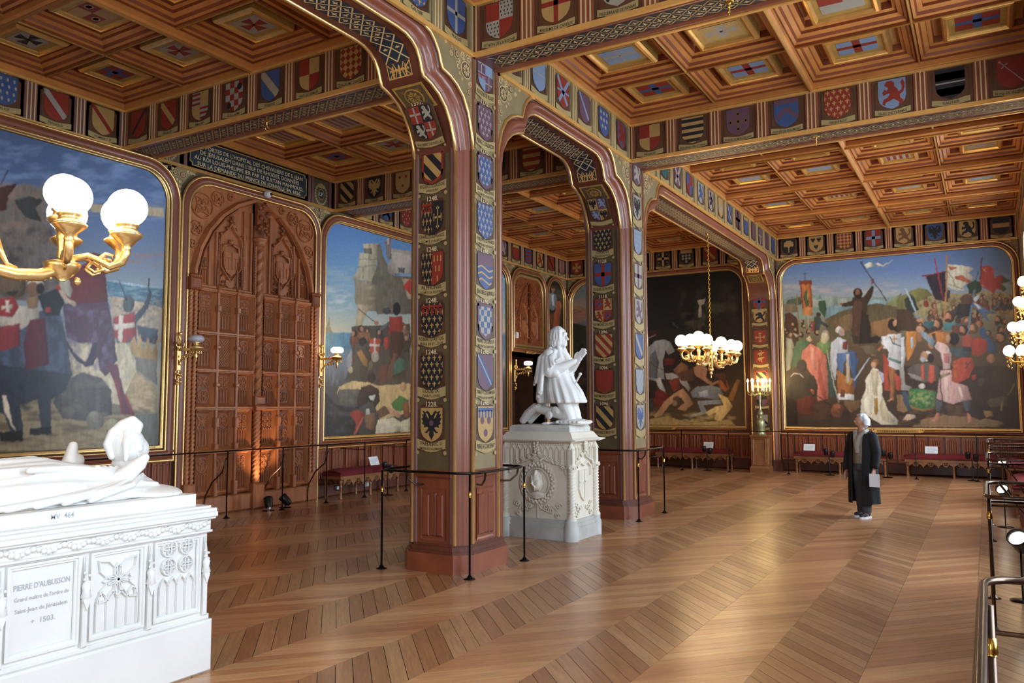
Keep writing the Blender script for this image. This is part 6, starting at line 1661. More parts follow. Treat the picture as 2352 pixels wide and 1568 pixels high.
for y in (4.52, 4.96, 5.4):
    mb = MB(); mb.lathe([(.02, 0), (.03, .02), (.018, .06), (.022, .22), (.012, .3)], (X1+.015, y, .5), 'marble', 10); mb.build('colonnette', tomb)
settle(tomb, (2.35, 4.93, 0))
eff = empty('effigy', label='white marble effigy of a robed man lying down, feet and helmet at the right end', cat='statue')
mb = MB(); n = 150
ridge = lambda a: 1-2*abs(math.sin(a))
rows = []
for i in range(120):
    x = 1.35+(3.36-1.35)*i/119; u = i/119
    w = .42-.05*u+.02*math.sin(u*9); h = .285-.02*math.sin(u*3)-.15*max(0, u-.7)/.3
    row = []
    for j in range(n):
        t = 2*PI*j/n; k = 1+.035*ridge(t*3.5+u*2.2+.5*math.sin(u*5))*(.5+.5*math.sin(t*2-1))+.032*ridge(t*6.5-u*3.4+.6*math.sin(u*8+t))+.02*ridge(t*13+u*5)
        y = 4.95+w*math.cos(t)*(1 if math.sin(t) > 0 else 1.02)*(k if math.sin(t) > -.1 else 1); z = 1.13+(h*math.sin(t)*k if math.sin(t) > 0 else -.03)
        if math.sin(t) > 0 and y < 4.8: z -= .0
        row.append((x, y, z))
    rows.append(row)
mb.loft(rows, 'marble', True, True, True)
for k in range(5): chain(mb, [(2.2+.16*k, 4.50+.01*k, 1.15, .018), (2.55+.14*k, 4.54, 1.17+.012*k, .02), (2.95+.08*k, 4.6+.02*k, 1.2+.015*k, .016), (3.3, 4.66+.03*k, 1.2, .012)])
chain(mb, [(2.55, 4.66, 1.34, .02), (2.8, 4.68, 1.335, .022), (3.05, 4.7, 1.3, .02)])
for k in range(5): chain(mb, [(2.95+.06*k, 4.66+.03*k, 1.33-.006*k, .016), (3.1+.05*k, 4.7+.03*k, 1.27, .016), (3.3, 4.66+.05*k, 1.17, .014)])
ell(mb, (3.33, 4.80, 1.14), (.215, .34, .055)); ell(mb, (1.55, 4.96, 1.25), (.3, .34, .16)); ell(mb, (1.5, 4.96, 1.42), (.14, .12, .15))
chain(mb, [(1.95, 4.72, 1.38, .07), (2.25, 4.82, 1.42, .055), (2.4, 4.95, 1.47, .03)]); chain(mb, [(1.95, 5.2, 1.38, .07), (2.25, 5.1, 1.42, .055), (2.4, 4.97, 1.47, .03)])
fuse(mb, 'robed_body', eff, .0095, smooth=1, zmin=1.131)
for nm, pts, R in (('foot', [(3.06, 4.70, 1.22, .05), (3.14, 4.68, 1.26, .055), (3.23, 4.66, 1.33, .045), (3.265, 4.65, 1.37, .028)], 1), ('foot', [(3.02, 5.10, 1.27, .05), (3.08, 5.16, 1.34, .05), (3.12, 5.2, 1.44, .03)], 1)):
    mb = MB(); chain(mb, pts); a = Vector(pts[1][:3]); ell(mb, a+Vector((.01, 0, -.03)), (.1, .045, .06), R=rotm('Y', -40)); fuse(mb, nm, eff, .008, zmin=1.131)
mb = MB(); hc = Vector((3.275, 4.86, 1.435))
ell(mb, hc, (.115, .115, .13), seg=28, rings=20); ell(mb, hc+Vector((.05, -.0, -.01)), (.1, .1, .085), R=rotm('Y', 35)); ell(mb, hc+Vector((0, 0, -.11)), (.09, .09, .04)); ell(mb, hc+Vector((.02, -.112, -.01)), (.022, .012, .022))
fuse(mb, 'helmet', eff, .006, smooth=1, zmin=1.131)
mb = MB()
crest = [(hc.x-.11, hc.y-.01, hc.z-.06, .02), (hc.x-.135, hc.y, hc.z+.02, .026), (hc.x-.1, hc.y, hc.z+.09, .032), (hc.x-.04, hc.y-.01, hc.z+.14, .036), (hc.x+.02, hc.y-.02, hc.z+.165, .036), (hc.x+.055, hc.y-.03, hc.z+.135, .034), (hc.x+.03, hc.y-.05, hc.z+.09, .03)]
chain(mb, crest); chain(mb, [(hc.x-.02, hc.y-.03, hc.z+.12, .03), (hc.x-.06, hc.y-.085, hc.z+.02, .03), (hc.x-.07, hc.y-.1, hc.z-.08, .014)])
for k in range(6): chain(mb, [(hc.x-.06+.012*k, hc.y-.09, hc.z+.06-.02*k, .01), (hc.x-.02+.01*k, hc.y-.112, hc.z+.02-.022*k, .006)])
fuse(mb, 'plume', eff, .006, smooth=1)
settle(eff, (2.35, 4.93, 1.13))
# ---- pedestal of the kneeling statue
ped = empty('statue_pedestal', label='white stone pedestal with twisted corner columns and a helmet in a wreath', cat='pedestal')
PX0, PX1, PY0, PY1 = 9.14, 9.82, 4.54, 5.48
mb = MB(); ch = .06
def oct_(e, c=.0): return [(PX0-e+c, PY0-e), (PX1+e-c, PY0-e), (PX1+e, PY0-e+c), (PX1+e, PY1+e-c), (PX1+e-c, PY1+e), (PX0-e+c, PY1+e), (PX0-e, PY1+e-c), (PX0-e, PY0-e+c)]
mb.prism(oct_(.06, .09), 0, .16, 'grey_stone'); mb.prism(oct_(.045, .09), .16, .21, 'grey_stone'); mb.prism(oct_(.03, .09), .21, .25, 'grey_stone')
for x in (PX0, PX1):
    for y in (PY0, PY1): mb.lathe([(.1, 0), (.1, .17), (.085, .2), (.085, .25)], (x, y, 0), 'grey_stone', 8)
mb.build('base', ped)
mb = MB(); mb.box(PX0, PX1, PY0, PY1, .24, 1.24, 'stone'); mb.build('body', ped)
mb = MB()
rows = [[(x, y, z) for x, y in [(PX0-e, PY0-e), (PX1+e, PY0-e), (PX1+e, PY1+e), (PX0-e, PY1+e)]] for e, z in ((.0, 1.2), (.075, 1.235), (.08, 1.25), (.05, 1.27), (.02, 1.31), (.0, 1.34), (-.02, 1.35))]
mb.loft(rows, 'stone', True, False, True)
for x, sx in ((PX0, -1), (PX1, 1)):
    for y, sy in ((PY0, -1), (PY1, 1)): mb.tube([(x+sx*.04, y+sy*.04, 1.24), (x+sx*.12, y+sy*.12, 1.25)], [.03, .004], 'stone', 6)
mb.build('cornice', ped)
mb = MB(); rows = [[(x, y, z) for x, y in [(PX0-e+.03, PY0-e+.03), (PX1+e-.03, PY0-e+.03), (PX1+e-.03, PY1+e-.03), (PX0-e+.03, PY1+e-.03)]] for e, z in ((0, 1.345), (0, 1.40), (-.02, 1.43), (-.04, 1.435))]
mb.loft(rows, 'pale_stone', True, False, True); mb.build('plinth', ped)
for x, sx in ((PX0, -1), (PX1, 1)):
    for y, sy in ((PY0, -1), (PY1, 1)):
        mb = MB(); o = (x+sx*.012, y+sy*.012, 0)
        mb.lathe([(.065, .24), (.065, .27), (.05, .29), (.045, .31)], o, 'stone', 12); twisted(mb, o, .042, .31, .84, 4.5, 'stone', 3, 18)
        mb.lathe([(.04, .84), (.05, .85), (.045, .87), (.065, .92), (.068, .94)], o, 'stone', 12)
        for k in range(6): mb.sphere((o[0]+.055*math.cos(k*PI/3), o[1]+.055*math.sin(k*PI/3), .905), .017, 'stone', 6, 5)
        mb.box(o[0]-.034, o[0]+.034, o[1]-.034, o[1]+.034, .94, 1.15, 'stone'); mb.lathe([(.06, 1.13), (.045, 1.16), (.003, 1.23)], o, 'stone', 4)
        mb.build('twisted_column', ped)
def ogee(mb, fr, a0, a1, z, top, m='stone'):
    ax = (a0+a1)/2; w = (a1-a0)/2
    P = [(a0, z), (a0+.01*w, z+.1*(top-z)/.3), (ax-w*.8, z+(top-z)*.5), (ax-w*.5, z+(top-z)*.62), (ax-w*.2, z+(top-z)*.78), (ax, top)]
    P2 = [(2*ax-x, y) for x, y in P[::-1]]
    strap(mb, P+P2[1:], .014, 0, .035, m, fr)
    n = int(2*w/.075)
    for i in range(n):
        x = a0+(i+.5)*2*w/n; t = abs(x-ax)/w; y = z+(top-z)*(1-t)**.6*.95+.0; 
        for q in range(4): mb.sphere(fr(x+.016*math.cos(q*1.57), y+.03+.016*math.sin(q*1.57), .03), .014, m, 6, 5)
        if y+.06 < 1.17: strap(mb, [(x-.03, y+.05), (x-.03, 1.12), (x, 1.17), (x+.03, 1.12), (x+.03, y+.05)], .007, 0, .02, m, fr)
    for q in range(12): mb.sphere(fr(ax+.03*math.cos(q*2.2), top+.02+.012*q, .045), .02, m, 6, 5)
    for i in range(int(2*w/.035)): mb.sphere(fr(a0+.02+i*.035, 1.19, .01), .012, m, 6, 4)
fj = FX(PX0); mb = MB(); ogee(mb, fj, -PY1+.06, -PY0-.06, .82, 1.06); ca, cb = -5.01, .70
for i in range(26):
    t = 2*PI*i/26
    for q in range(2): mb.sphere(fj(ca+(.215+.02*q)*math.cos(t+.1*q), cb+(.215+.02*q)*math.sin(t+.1*q)*1.05, .02), .024, 'stone', 7, 5)
strap(mb, circ(ca, cb, .25, 28, .265), .01, 0, .03, 'stone', fj, True); strap(mb, circ(ca, cb, .175, 24, .185), .012, 0, .035, 'stone', fj, True)
for sx in (-1, 1):
    P = [(ca+sx*.05, .98), (ca+sx*.1, 1.02), (ca+sx*.15, .98), (ca+sx*.2, 1.0), (ca+sx*.24, .95)]
    mb.tube([fj(x, y, .025) for x, y in P], .016, 'stone', 6)
    for (x, y, r) in ((.2, .36, .07), (.3, .42, .05), (.28, .30, .045), (.12, .40, .045)):
        P = [(ca+sx*(x+r*(1-i/16)*math.cos(i*.55)), y+r*(1-i/16)*math.sin(i*.55)) for i in range(14)]
        mb.tube([fj(p[0], p[1], .012) for p in P], .011, 'stone', 6)
        for q in range(5): mb.sphere(fj(ca+sx*x+.02*math.cos(q*1.26), y+.02*math.sin(q*1.26), .02), .012, 'stone', 6, 5)
    mb.tube([fj(ca, .44, .012), fj(ca+sx*.05, .38, .02), fj(ca+sx*.12, .35, .015), fj(ca+sx*.2, .33, .012)], .01, 'stone', 6)
mb.tube([fj(ca, .26, .012), fj(ca, .44, .012)], .012, 'stone', 6); mb.build('wreath_relief', ped)
mb = MB(); hx, hy = ca, cb
ell(mb, fj(hx, hy+.02, .03), (.09, .085, .135), 'stone'); ell(mb, fj(hx+.03, hy-.02, .08), (.05, .05, .075), 'stone', rotm('X', 20)); ell(mb, fj(hx, hy-.15, .02), (.05, .12, .045), 'stone'); ell(mb, fj(hx+.005, hy+.1, .06), (.05, .018, .07), 'stone')
mb.tube([fj(hx+x, hy+y, c) for x, y, c in ((-.085, -.02, .05), (-.07, .07, .07), (0, .14, .07), (.07, .08, .07), (.09, -.02, .05), (.05, -.1, .06))], .012, 'stone', 8); mb.tube([fj(hx+x, hy+y, c) for x, y, c in ((-.07, -.01, .1), (-.03, .0, .13), (.02, -.04, .14), (.0, -.09, .1))], .011, 'stone', 8); mb.tube([fj(hx-.05, hy+.1, .09), fj(hx-.02, hy+.0, .125)], .01, 'stone', 8)
for k in range(3): mb.tube([fj(hx-.13+.0*k, hy-.13-.02*k, .03), fj(hx, hy-.17-.012*k, .06), fj(hx+.13, hy-.13-.02*k, .03)], .011, 'stone', 6)
fuse(mb, 'helmet_relief', ped, .006, 'stone', 1)
mb = MB(); ff = FY(PY0); cx1 = (PX0+PX1)/2; ogee(mb, ff, PX0+.06, PX1-.06, .86, 1.08)
mb.prism([(cx1-.14, .86), (cx1+.14, .86), (cx1+.14, .62), (cx1+.08, .52), (cx1, .46), (cx1-.08, .52), (cx1-.14, .62)], 0, .022, 'stone', ff)
strap(mb, [(cx1-.2, .9), (cx1-.1, .96), (cx1, .92), (cx1+.1, .96), (cx1+.2, .9), (cx1+.2, .78)], .02, 0, .03, 'stone', ff)
mb.box(cx1-.01, cx1+.01, .5, .86, .022, .032, 'stone', ff); mb.box(cx1-.14, cx1+.14, .7, .72, .022, .032, 'stone', ff)
for sx in (-1, 1):
    for (x, y, r) in ((.14, .36, .05), (.2, .42, .04), (.2, .3, .04), (.08, .38, .03)):
        mb.tube([ff(cx1+sx*(x+r*(1-i/16)*math.cos(i*.55)), y+r*(1-i/16)*math.sin(i*.55), .012) for i in range(14)], .009, 'stone', 6)
mb.build('shield_relief', ped)
settle(ped, (9.48, 5.01, 0))
# ---- the kneeling figure, facing the windows (-y)
st = empty('kneeling_statue', label='white marble statue of a cloaked man kneeling with joined hands on its pedestal', cat='statue')
XC = 9.47; b = MB()
ell(b, (XC, 4.90, 2.20), (.205, .15, .24)); ell(b, (XC, 4.92, 2.36), (.19, .12, .1)); cap(b, (XC, 4.90, 2.38), (XC, 4.87, 2.5), .07, .062)
drape(b, [(XC, 4.84, 2.12, .19, .15, .2), (XC, 4.82, 2.0, .21, .18, .6), (XC, 4.78, 1.88, .25, .22, 1), (XC, 4.735, 1.74, .28, .235, 1.2), (XC, 4.735, 1.715, .27, .225, 1.2)], folds=13, amp=.055)
for s_ in (-1, 1):
    cap(b, (XC+s_*.1, 4.80, 1.85), (XC+s_*.09, 4.68, 1.56), .105, .08)
    ell(b, (XC+s_*.09, 4.67, 1.52), (.078, .08, .06))
    chain(b, [(XC+s_*.1, 4.72, 1.56, .072), (XC+s_*.1, 4.95, 1.6, .062), (XC+s_*.1, 5.1, 1.63, .05), (XC+s_*.1, 5.17, 1.665, .055), (XC+s_*.1, 5.28, 1.58, .06), (XC+s_*.1, 5.36, 1.49, .05)])
    [chain(b, [(XC+s_*.1-.05, 5.1+.035*k, 1.7-.02*k, .018), (XC+s_*.1+.05, 5.12+.035*k, 1.69-.02*k, .018)]) for k in range(5)]
    ell(b, (XC+s_*.1, 4.82, 1.60), (.095, .012, .06) if False else (.085, .06, .06))
    # arms
    chain(b, [(XC+s_*.2, 4.91, 2.34, .085), (XC+s_*.24, 4.89, 2.13, .08)]); chain(b, [(XC+s_*.24, 4.88, 2.12, .078), (XC+s_*.14, 4.74, 2.18, .062), (XC+s_*.05, 4.615, 2.26, .038)])
    ell(b, (XC+s_*.22, 4.86, 2.12), (.075, .11, .07), R=rotm('X', 12))
cap(b, (XC, 4.66, 1.46), (XC, 4.66, 1.47), .05, .05)
fuse(b, 'body', st, .009, zmin=1.436)
b = MB()                                                             # short mantle over the shoulders, hanging behind
for k in range(26):
    t = -1.25+2.5*k/25
    top = Vector((XC+.13*math.sin(t), 4.9+.09*math.cos(t), 2.43)); sh = Vector((XC+.29*math.sin(t), 4.9+.17*math.cos(t), 2.28))
    z2 = 1.95-.22*math.cos(t)*1.0; mid = Vector((XC+(.33+.02*math.sin(k*2.1))*math.sin(t), 4.91+(.2+.015*math.sin(k*2.4))*math.cos(t), z2))
    chain(b, [(*top, .03), (*sh, .035), (*mid, .028)])
for k in range(13):                                                  # long back of the cloak
    t = -.75+1.5*k/12; r_ = .02*math.sin(k*2.6)
    chain(b, [(XC+.25*math.sin(t), 4.9+.2*math.cos(t), 2.1, .035), (XC+(.3+r_)*math.sin(t), 4.9+(.2+r_)*math.cos(t), 1.74, .03)])
ell(b, (XC, 4.93, 2.37), (.2, .12, .075))
for s_ in (-1, 1): chain(b, [(XC+s_*.08, 4.83, 2.44, .03), (XC+s_*.12, 4.78, 2.3, .025), (XC+s_*.2, 4.8, 2.26, .02)])
for s_ in (-1, 1):
    for k in range(11):
        t = k/10; chain(b, [(XC+s_*.15, 4.85+.1*t, 2.4, .03), (XC+s_*(.27+.012*math.sin(k*2)), 4.83+.17*t, 2.3, .03), (XC+s_*(.3+.01*math.sin(k*2.3)), 4.79+.29*t, 2.215-.26*t, .017)])
fuse(b, 'cloak', st, .009)
b = MB(); hc = Vector((XC, 4.865, 2.585))
ell(b, hc+Vector((0, .012, .02)), (.088, .108, .112)); ell(b, hc+Vector((0, -.03, -.05)), (.068, .078, .082)); ell(b, hc+Vector((0, -.085, -.105)), (.03, .026, .028))
ell(b, hc+Vector((0, -.098, .045)), (.05, .018, .022)); cap(b, hc+Vector((0, -.1, .025)), hc+Vector((0, -.132, -.028)), .011, .017); ell(b, hc+Vector((0, -.104, -.058)), (.028, .014, .009)); ell(b, hc+Vector((0, -.1, -.075)), (.024, .014, .008))
for s_ in (-1, 1):
    ell(b, hc+Vector((s_*.034, -.09, .015)), (.018, .012, .011)); ell(b, hc+Vector((s_*.048, -.07, -.025)), (.025, .028, .028)); ell(b, hc+Vector((s_*.088, .01, -.02)), (.012, .024, .034))
fuse(b, 'head', st, .0055, smooth=1)
b = MB(); rr = random.Random(6)
for k in range(46):
    t = -2.2+4.4*k/45; zt = .115; a = Vector((math.sin(t), math.cos(t), 0))
    w = .012*math.sin(k*1.9); r0 = rr.uniform(.016, .022)
    chain(b, [(*(hc+Vector((a.x*.03, a.y*.035+.012, .13))), r0), (*(hc+Vector((a.x*.082, a.y*.1+.01, .085))), r0), (*(hc+Vector((a.x*(.098+w), a.y*(.12+w)+.01, .0))), r0), (*(hc+Vector((a.x*(.096-w), a.y*(.12-w)+.012, -.09))), r0), (*(hc+Vector((a.x*.09, a.y*.105+.015, -.115-.01*math.sin(k)))), r0*.8)])
ell(b, hc+Vector((0, .015, .06)), (.086, .1, .086)); fuse(b, 'hair', st, .0065, smooth=1)
def hand(b, o, fw, up, side, s_=1, spread=.0):
    "palm, four unequal fingers and a thumb; fw = finger direction, side = across the palm, up = palm normal"
    o, fw, up, side = Vector(o), Vector(fw).normalized(), Vector(up).normalized(), Vector(side).normalized()
    M = Matrix((side, up, fw)).transposed(); ell(b, o+fw*.035, (.038*s_, .014*s_, .048*s_), 'marble', M, 14, 10)
    for i, (l, off) in enumerate(((.062, -.027), (.074, -.009), (.07, .009), (.054, .026))):
        a = o+fw*.07*s_+side*off*s_; c_ = a+fw*l*.5*s_+side*off*spread-up*.002; d = a+fw*l*s_+side*off*spread*2+up*.004
        cap(b, a, c_, .0088*s_, .0082*s_); cap(b, c_, d, .0082*s_, .0068*s_)
    t0 = o+fw*.01-side*.03*s_; cap(b, t0, t0-side*.018*s_+fw*.03*s_, .0125*s_, .0105*s_); cap(b, t0-side*.018*s_+fw*.03*s_, t0-side*.014*s_+fw*.06*s_, .0105*s_, .008*s_)
b = MB()
for s_ in (-1, 1): hand(b, (XC+s_*.016, 4.60, 2.275), (0, -.67, .74), (s_, 0, 0), (0, -.74, -.67) if s_ else 0, 1.25)
fuse(b, 'hands', st, .0042, smooth=1)
b = MB(); chain(b, [(XC-.05, 4.53, 2.09, .022), (XC-.05, 4.545, 2.06, .013), (XC-.05, 4.61, 1.96, .013), (XC-.05, 4.66, 1.88, .01)]); chain(b, [(XC-.05, 4.6, 1.95, .01), (XC-.04, 4.55, 1.88, .01), (XC-.04, 4.53, 1.82, .011), (XC-.03, 4.57, 1.81, .01)]); fuse(b, 'sword_hilt', st, .006, smooth=1)
b = MB(); ell(b, (XC, 4.68, 1.465), (.22, .23, .06)); ell(b, (XC, 4.55, 1.46), (.2, .11, .045)); [chain(b, [(XC-.2, 4.8-.06*k, 1.47, .02), (XC, 4.8-.06*k, 1.485, .02), (XC+.2, 4.8-.06*k, 1.47, .02)]) for k in range(6)]
for k in range(5): chain(b, [(XC-.22+.04*k, 4.92, 1.455, .02), (XC-.24+.04*k, 4.99, 1.45, .014)])
fuse(b, 'cushion', st, .009, zmin=1.436)
b = MB()
for k, (y, z) in enumerate(((4.84, 1.62), (4.93, 1.56))): b.lathe([(.052, 0), (.055, .006), (.05, .014), (.01, .018)], (XC-.16-.01*k, y, z), 'marble', 20, (-1, 0, 0))
b.build('spur', st)
settle(st, (XC, 4.95, 1.43))
# ------------------------------------------------------------------ chandeliers
def scroll(cx, cz, r0, turns, a0, n=16, s_=1): return [(cx+s_*r0*(1-.8*i/n)*math.cos(a0+turns*2*PI*i/n), cz+r0*(1-.8*i/n)*math.sin(a0+turns*2*PI*i/n)) for i in range(n+1)]
def chandelier(loc, label, ztop):
    root = empty('chandelier', loc, label=label, cat='chandelier')
    mb = MB(); mb.lathe([(.004, -.2), (.02, -.18), (.012, -.14), (.03, -.12), (.035, -.1), (.02, -.08), (.05, -.05), (.06, 0)], (0, 0, 0), 'bright_gold', 14)
    mb.bevbox(-.045, .045, 0, .46, -.045, .045, 'brass', Fr((0, 0, -.02), (1, 0, 0), (0, 0, 1), (0, -1, 0)), .01)
    mb.lathe([(.06, .44), (.075, .46), (.05, .49), (.03, .53), (.012, .56)], (0, 0, 0), 'bright_gold', 14)
    for s_ in (-1, 1):
        for z0, sg in ((.1, -1), (.3, 1)): mb.tube([(x, 0, z) for x, z in scroll(s_*.085, z0, .075, 1.2, PI/2*sg, 14, s_)], .016, 'bright_gold', 6)
        mb.tube([(0, y, z) for y, z in scroll(s_*.06, .15, .06, 1.1, PI/2, 12, s_)], .012, 'bright_gold', 6)
    mb.build('body', root)
    ch = MB(); L = ztop-.54; n = int(L/.05)
    for i in range(n):
        z = .55+L*(i+.5)/n; pts = []
        for k in range(10):
            t = 2*PI*k/10; u = .016*math.cos(t); w = .036*math.sin(t); pts.append((u, 0, z+w) if i % 2 else (0, u, z+w))
        ch.tube(pts, .0055, 'brass', 5, True)
    ch.lathe([(.04, 0), (.03, -.03), (.01, -.05)], (0, 0, ztop), 'brass', 10)
    c = ch.build('chain', root); c['kind'] = 'stuff'
    for s_ in (-1, 1):
        a = MB(); P = [(s_*x, 0, z) for x, z in ((.05, .22), (.14, .235), (.2, .2), (.27, .12), (.38, .065), (.52, .045), (.66, .06), (.75, .1), (.83, .125))]
        a.tube(P, [.03, .048, .05, .042, .038, .038, .04, .034, .022], 'bright_gold', 10)
        a.tube([(s_*x, 0, z) for x, z in ((.17, .2), (.2, .28), (.27, .32), (.35, .31), (.4, .24), (.38, .18), (.32, .165), (.28, .2), (.3, .245), (.34, .24))], [.028, .03, .03, .028, .026, .024, .022, .02, .016, .02], 'bright_gold', 8)
        a.tube([(s_*x, 0, z) for x, z in ((.4, .25), (.43, .17), (.47, .1), (.53, .085))], [.024, .02, .014, .008], 'bright_gold', 8)
        for k in range(14): a.sphere((s_*(.3+.036*k), .0, .05-.03+.0012*(k-7)**2), .012, 'bright_gold', 6, 4)
        a.lathe([(.02, .04), (.06, .07), (.1, .12), (.11, .15), (.09, .16), (.05, .17)], (s_*.8, 0, 0), 'bright_gold', 16)
        a.sphere((s_*.9, 0, .05), .028, 'bright_gold', 8, 6)
        arm = a.build('arm', root)
        pos = [(.80, 0, .39)]+[(.80+u, s_*v, .31) for u, v in ((.246, -.278), (.347, -.057), (.143, .21), (-.108, -.25))]
        for q, (r_, y, z) in enumerate(pos):
            x = s_*r_; b_ = MB(); kk = math.hypot(r_-.8, y)/.25
            if q: # curling branch out to the side cups
                d = Vector((x-s_*.8, y, 0)).normalized(); o = Vector((s_*.8, 0, .13))
                b_.tube([o+d*u*kk+Vector((0, 0, w)) for u, w in ((.02, 0), (.05, .06), (.1, .075), (.14, .05), (.19, .01), (.235, .04), (.25, .1), (.25, .16))], [.018, .02, .02, .02, .024, .028, .028, .024], 'bright_gold', 8)
                b_.tube([o+d*u*kk+Vector((0, 0, w)) for u, w in ((.12, .04), (.1, .0), (.13, -.03), (.165, -.01), (.15, .02))], [.014, .012, .011, .01, .012], 'bright_gold', 6)
                b_.tube([o+d*u*kk+Vector((0, 0, w)) for u, w in ((.14, .05), (.17, .09), (.2, .08), (.195, .05), (.175, .055))], [.014, .013, .011, .01, .012], 'bright_gold', 6)
            else: b_.lathe([(.02, .16), (.035, .2), (.03, .25), (.036, .3), (.04, .33), (.025, .36)], (x, y, 0), 'bright_gold', 10)
            b_.lathe([(.02, -.07), (.03, -.05), (.026, -.03), (.05, -.01), (.075, .01), (.096, .03), (.098, .04), (.085, .05), (.066, .06), (.062, .085), (.072, .095), (.072, .105)], (x, y, z), 'bright_gold', 20)
            cup = b_.build('cup', arm)
            g = MB(); g.sphere((x, y, z+.21), .12, 'lamp_glass', 24, 16); g.build('globe', arm, 'glowing white glass globe')
    return root
chandelier((2.06, 4.96, 2.44), 'gilt chandelier with large glowing globes, nearest, over the white tomb', 5.29-2.44)
ch2 = None
chandelier((16.6, 4.96, 2.44), 'gilt chandelier hanging on a long chain in the wide far arch', 5.29-2.44)
# ------------------------------------------------------------------ wall lamps
def wall_lamp(x, z, label, lit=True, fr=FL):
    root = empty('wall_lamp', (0, 0, 0), label=label, cat='lamp')
    mb = MB(); c0 = .08
    mb.bevbox(x-.035, x+.035, z-.33, z+.05, c0, c0+.04, 'bright_gold', fr, .01)
    mb.lathe([(.03, 0), (.015, .04), (.02, .1), (.008, .14), (.03, .17), (.035, .2), (.02, .21)], fr(x, z+.05, c0+.05), 'bright_gold', 10)
    for k in range(10): mb.sphere(fr(x+.035*math.cos(k*2.4), z-.38-.018*k+.03*math.sin(k), c0+.04), .024, 'bright_gold', 7, 5)
    for s_ in (-1, 1): mb.tube([fr(x+s_*u, z+w, c0+.05) for u, w in ((.02, .08), (.06, .1), (.07, .06), (.04, .02), (.05, -.02))], .012, 'bright_gold', 6)
    mb.build('backplate', root)
    fa = Fr(fr(x, z, 0), fr.n, fr.v, fr.u); mb = MB()
    mb.bevbox(c0+.04, .56, -.03, .005, -.022, .022, 'bright_gold', fa, .008)
    mb.tube([fa(u, w, 0) for u, w in ((.13, -.24), (.16, -.17), (.22, -.12), (.3, -.09), (.37, -.06), (.4, -.03))], [.02, .018, .016, .015, .014, .012], 'bright_gold', 8)
    for k in range(13): mb.sphere(fa(.16+.03*k, -.06-.035*abs(math.sin(k*1.3))-.05*(1-k/13), .012*(-1)**k), .017, 'bright_gold', 6, 5)
    for k in range(6): mb.tube([fa(.14+.05*k, .005, 0), fa(.14+.05*k, .035, 0)], [.008, .002], 'bright_gold', 5)
    mb.lathe([(.0, -.2), (.02, -.185), (.012, -.15), (.03, -.12), (.015, -.09), (.03, -.06), (.06, -.03), (.085, -.01), (.1, .01), (.09, .025), (.04, .03), (.04, .075), (.07, .09)], fa(.5, 0, 0), 'bright_gold', 16)
    for k in range(10): t = k*PI/5; mb.tube([fa(.5+.085*math.cos(t), -.01, .085*math.sin(t)), fa(.5+.07*math.cos(t), -.07, .07*math.sin(t)), fa(.5+.09*math.cos(t), -.09, .09*math.sin(t))], [.008, .007, .003], 'bright_gold', 5)
    mb.build('bracket', root)
    g = MB(); o = fa(.5, .14, 0); g.lathe([(.05, -.055), (.09, -.045), (.112, -.02), (.115, .005), (.105, .03), (.08, .05), (.055, .056)], o, 'lamp_glass' if lit else 'unlit_glass', 20)
    g.build('globe', root, 'glowing glass globe' if lit else 'unlit frosted glass globe')
    settle(root, tuple(fr(x, z-.55, .08)))
wall_lamp(7.95, 2.56, 'gilt wall lamp with unlit frosted globe, left of the carved door', False)
wall_lamp(10.99, 2.56, 'gilt wall lamp with lit globe, right of the carved door')
wall_lamp(18.1, 2.62, 'gilt wall lamp with lit globe, seen behind the kneeling statue')
# tiered gilt lamp by the right wall
root = empty('tiered_chandelier', (0, 0, 0), label='gilt tiered lamp with many white globes and crystal drops, cut by the right edge', cat='chandelier')
tx_, ty_ = 15.9, -.66
mb = MB(); mb.lathe([(.01, 2.15), (.03, 2.2), (.02, 2.3), (.09, 2.42), (.12, 2.46), (.05, 2.5), (.03, 2.8), (.06, 2.84), (.03, 2.9), (.02, 3.3), (.04, 3.34), (.015, 3.4), (.01, 4.2)], (tx_, ty_, 0), 'bright_gold', 14)
mb.bevbox(tx_-.08, tx_+.08, 2.3, 3.0, .0, .03, 'bright_gold', FRW, .01); mb.build('stem', root)
for z, r, n in ((2.46, .34, 8), (2.86, .24, 6), (3.28, .15, 5), (3.62, .08, 4)):
    for k in range(n):
        t = 2*PI*(k+.5)/n; x, y = tx_+r*math.cos(t), ty_+r*math.sin(t)
        if y < YR+.06: continue
        mb = MB(); mb.tube([(tx_+(x-tx_)*u, ty_+(y-ty_)*u, z+w) for u, w in ((.1, -.04), (.4, -.09), (.8, -.08), (1, -.02))], .012, 'bright_gold', 6)
        mb.lathe([(.01, -.03), (.045, -.01), (.05, .005), (.03, .02), (.03, .04)], (x, y, z), 'bright_gold', 10)
        for q in range(7): mb.sphere((x+.03*math.cos(q*1.8), y+.03*math.sin(q*1.8), z-.05-.022*q), .013, 'bright_gold', 6, 4)
        a = mb.build('arm', root); g = MB(); g.sphere((x, y, z+.11), .085, 'lamp_glass', 14, 10); g.build('globe', a)
settle(root, (tx_, YR+.02, 2.3))
